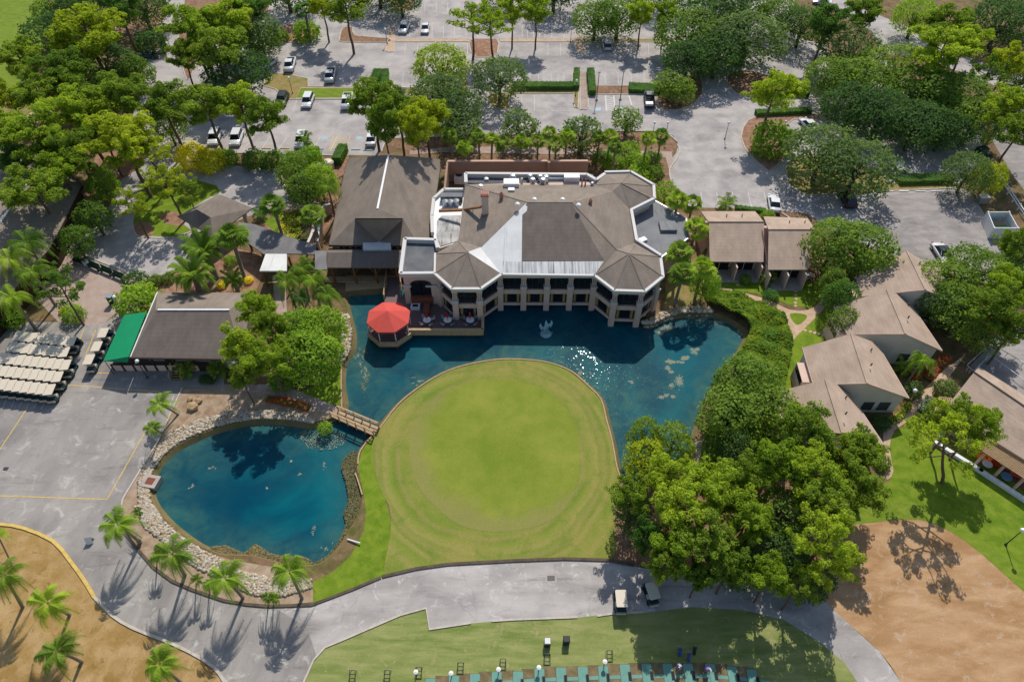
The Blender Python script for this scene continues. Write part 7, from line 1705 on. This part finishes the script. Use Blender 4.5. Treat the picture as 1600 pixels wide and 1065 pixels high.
MU = [672,707,741,776,809,843,877,911,946,977,1011,1044,1077,1110,1146,1174]
MU = [(672,1064.5),(709,1060),(742,1057),(776,1054),(809.5,1053),(843,1049),(877,1047),(911,1046),(943,1044.5),(977,1042),(1011,1041),(1044,1041),(1076,1041),(1111,1041),(1145,1045),(1176,1050)]
for i, (u, v) in enumerate(MU):
    q = P(u, v+8, 0); o = MT_ if i == 0 else copy_tree(MT_); o.location = (q.x, q.y-.2, .055); o['group'] = 'teal hitting mats'; o['label'] = 'teal hitting mat, %s from the left along the range line' % (ORD+['thirteenth','fourteenth','fifteenth','sixteenth'])[i]
    t1 = TRY if i == 0 else copy_tree(TRY); t1.location = (q.x+.42, q.y-.35, .095); t1['group'] = 'black ball trays'; t1['label'] = 'black ball tray on the right of the %s mat from the left' % (ORD+['thirteenth','fourteenth','fifteenth','sixteenth'])[i]
strip('mat_kerb', [(640,1076),(742,1069),(843,1062),(943,1058),(1011,1056),(1110,1056),(1180,1062),(1240,1074)], .35, 'mat_teal', .06)
for i in range(len(MU)-1):
    (a, b), (c, d) = MU[i], MU[i+1]; um, vm = (a+c)/2, (b+d)/2+8; q = P(um, vm, 0)
    struct(MB().box(q.x, q.y-.15, .035, 1.42, 2.1, .008).build('tee_patch', 'tee_soil'))
BL = [(552,1054),(606,1054),(655,1049),(720,1042),(786,1036),(855,1028),(952,1023)]
for i, (u, v) in enumerate(BL):
    q = P(u, v+3, 0); o = BS if i == 0 else copy_tree(BS); o.location = (q.x, q.y, .03); o['group'] = 'golf bag stands'; o['label'] = 'black wire bag stand, %s from the left behind the mats' % ORD[i]
WB = [(650,1050),(705,1052),(779,1046),(842,1043),(945,1034)]
for i, (u, v) in enumerate(WB):
    q = P(u, v, .9); o = CN if i == 0 else copy_tree(CN); o.location = (q.x, q.y, .03); o['group'] = 'ball washers'; o['label'] = 'white topped ball washer, %s from the left behind the mats' % ORD[i]
for u, v, mt, lb in ((855,1003,'metal_grey','grey topped litter bin, left of the two on the range grass'),(884.5,1000,'tray_black','black litter bin, right of the two on the range grass')):
    q = P(u, v+3, 0); r = thing('litter_bin', lb, 'bin', (q.x, q.y, .03)); lbuild(MB().box(0, 0, 0, .62, .62, .95), 'body', 'tray_black', r); lbuild(MB().box(0, 0, .953, .7, .7, .12, 0, 0, .8), 'lid', mt, r)
# golf bags on the shaded part
plain('bag_blue', (.03, .06, .25), .6, var=.2)
for u, v, mt, lb in ((1061,1018,'bag_blue','blue golf bag, left of the three behind the shaded mats'),(1084,1016,'tray_black','black golf bag, right of the three behind the shaded mats'),(1075,1026,'bag_blue','blue golf bag, lowest of the three behind the shaded mats')):
    q = P(u, v+4, 0); r = thing('golf_bag', lb, 'golf bag', (q.x, q.y, .03)); lbuild(MB().tube([(0, -.1, .05), (0, .3, .95)], [.17, .2], 10), 'bag_body', mt, r)
    m = MB()
    for k in range(7): a = k*.9; m.tube([(.08*math.cos(a), .28+.05*math.sin(a), .9), (.13*math.cos(a), .40+.08*math.sin(a), 1.2)], [.012, .035], 5)
    lbuild(m, 'clubs', 'metal_grey', r)
    lbuild(MB().tube([(.1, .25, .8), (.3, .55, 0)], .015, 4).tube([(-.1, .25, .8), (-.3, .55, 0)], .015, 4), 'stand_legs', 'metal_dark', r)
# ---------------- golfers ----------------
plain('skin', srgb(196, 148, 120), .6, var=.05); plain('shirt_lilac', srgb(170, 176, 226), .8, var=.08); plain('shirt_purple', srgb(150, 108, 206), .8, var=.08); plain('trousers_khaki', srgb(120, 112, 100), .8, var=.08); plain('cap', srgb(236, 236, 240), .8, var=.03); plain('shoe', srgb(226, 226, 226), .7, var=.03)
def skinned(verts, edges, radii, name, mats, parent, assign=None):
    me = bpy.data.meshes.new(name); me.from_pydata(verts, edges, []); ob = bpy.data.objects.new(name, me); C.objects.link(ob)
    md = ob.modifiers.new('s', 'SKIN'); md.use_smooth_shade = True; ob.modifiers.new('u', 'SUBSURF').levels = 1
    for i, r_ in enumerate(radii): me.skin_vertices[0].data[i].radius = (r_, r_) if not isinstance(r_, tuple) else r_
    me.skin_vertices[0].data[0].use_root = True
    dg = bpy.context.evaluated_depsgraph_get(); ev = ob.evaluated_get(dg); nm = bpy.data.meshes.new_from_object(ev); ob.modifiers.clear(); ob.data = nm; nm.name = name
    for x in mats: nm.materials.append(MATS[x])
    if assign:
        for p in nm.polygons: p.material_index = assign(p.center)
    for p in nm.polygons: p.use_smooth = True
    ob.parent = parent; return ob
def golfer(u, v, rz, shirt, label):
    q = P(u, v, 0); r = thing('person', label, 'person', (q.x, q.y, .04), R(rz))
    # address posture: knees soft, hips back, torso tilted forward, both hands low on the grip
    V = [(0, -.12, .92), (0, -.02, 1.12), (0, .12, 1.34), (0, .17, 1.43), (0, .24, 1.52), (0, .29, 1.62),
         (-.12, -.06, .88), (-.17, .03, .50), (-.20, -.06, .09), (-.21, .09, .04),
         (.12, -.06, .88), (.17, .03, .50), (.20, -.06, .09), (.21, .09, .04),
         (-.19, .12, 1.36), (-.20, .24, 1.10), (-.05, .42, .88), (.19, .12, 1.36), (.20, .24, 1.10), (.04, .42, .92)]
    E_ = [(0, 1), (1, 2), (2, 3), (3, 4), (4, 5), (0, 6), (6, 7), (7, 8), (8, 9), (0, 10), (10, 11), (11, 12), (12, 13), (2, 14), (14, 15), (15, 16), (2, 17), (17, 18), (18, 19)]
    Rd = [.15, .14, .15, .06, .085, .075, .10, .07, .045, .04, .10, .07, .045, .04, .07, .045, .03, .07, .045, .03]
    def asg(c):
        if c.z > 1.42 and abs(c.x) < .13: return 0
        if c.z < .1: return 3
        if c.z < .93 and c.y < .25: return 2
        if c.y > .3 or (c.z < 1.14 and abs(c.x) > .16 and c.y > .2): return 0
        return 1
    skinned(V, E_, Rd, 'body', ['skin', shirt, 'trousers_khaki', 'shoe'], r, asg)
    for s, hx in ((-1, -.05), (1, .04)):
        hz_ = .88 if s < 0 else .92
        hv, he, hr = [(hx, .42, hz_), (hx*.5, .46, hz_-.05)], [(0, 1)], [.03, .03]
        for k in range(4):
            a = k*.016-.024; n0 = len(hv); hv += [(hx*.5+a, .475, hz_-.07), (-hx*.3+a*.6, .50, hz_-.085-.004*k), (-hx*.6+a*.4, .475, hz_-.10)]; he += [(1, n0), (n0, n0+1), (n0+1, n0+2)]; hr += [.010, .0095, .008]
        n0 = len(hv); hv += [(hx*.9, .45, hz_-.06), (hx*.3, .475, hz_-.11)]; he += [(0, n0), (n0, n0+1)]; hr += [.011, .009]
        skinned(hv, he, hr, 'hand', ['skin'], r)
    m = MB().ball((0, .295, 1.68), .105, 10, 0, .8); m.box(0, .42, 1.66, .15, .12, .015); lbuild(m, 'cap', 'cap', r)
    m = MB(); [m.box(s*.035, .385, 1.615, .02, .012, .012) for s in (-1, 1)]; lbuild(m, 'eyes', 'rubber', r)
    m = MB(); m.box(0, .39, 1.585, .022, .03, .04); [m.box(s*.09, .29, 1.59, .02, .03, .05) for s in (-1, 1)]; lbuild(m, 'nose_and_ears', 'skin', r)
    lbuild(MB().box(0, .38, 1.555, .045, .012, .01), 'mouth', 'red_cloth', r)
    cl = thing('golf_club', 'golf club held by the golfer %s' % ('in lilac' if 'lilac' in shirt else 'in purple'), 'golf club', (q.x, q.y, .04), R(rz))
    lbuild(MB().tube([(0, .44, .98), (.0, .95, .06)], .010, 5), 'shaft', 'metal_grey', cl); lbuild(MB().box(.03, .98, .0, .1, .05, .06), 'club_head', 'metal_dark', cl)
    return r
golfer(1059, 1044, 150, 'shirt_lilac', 'golfer in a lilac shirt and white cap standing left of the shaded blue mat')
golfer(1101, 1049, -150, 'shirt_purple', 'golfer in a purple shirt and white cap standing between the shaded mats')
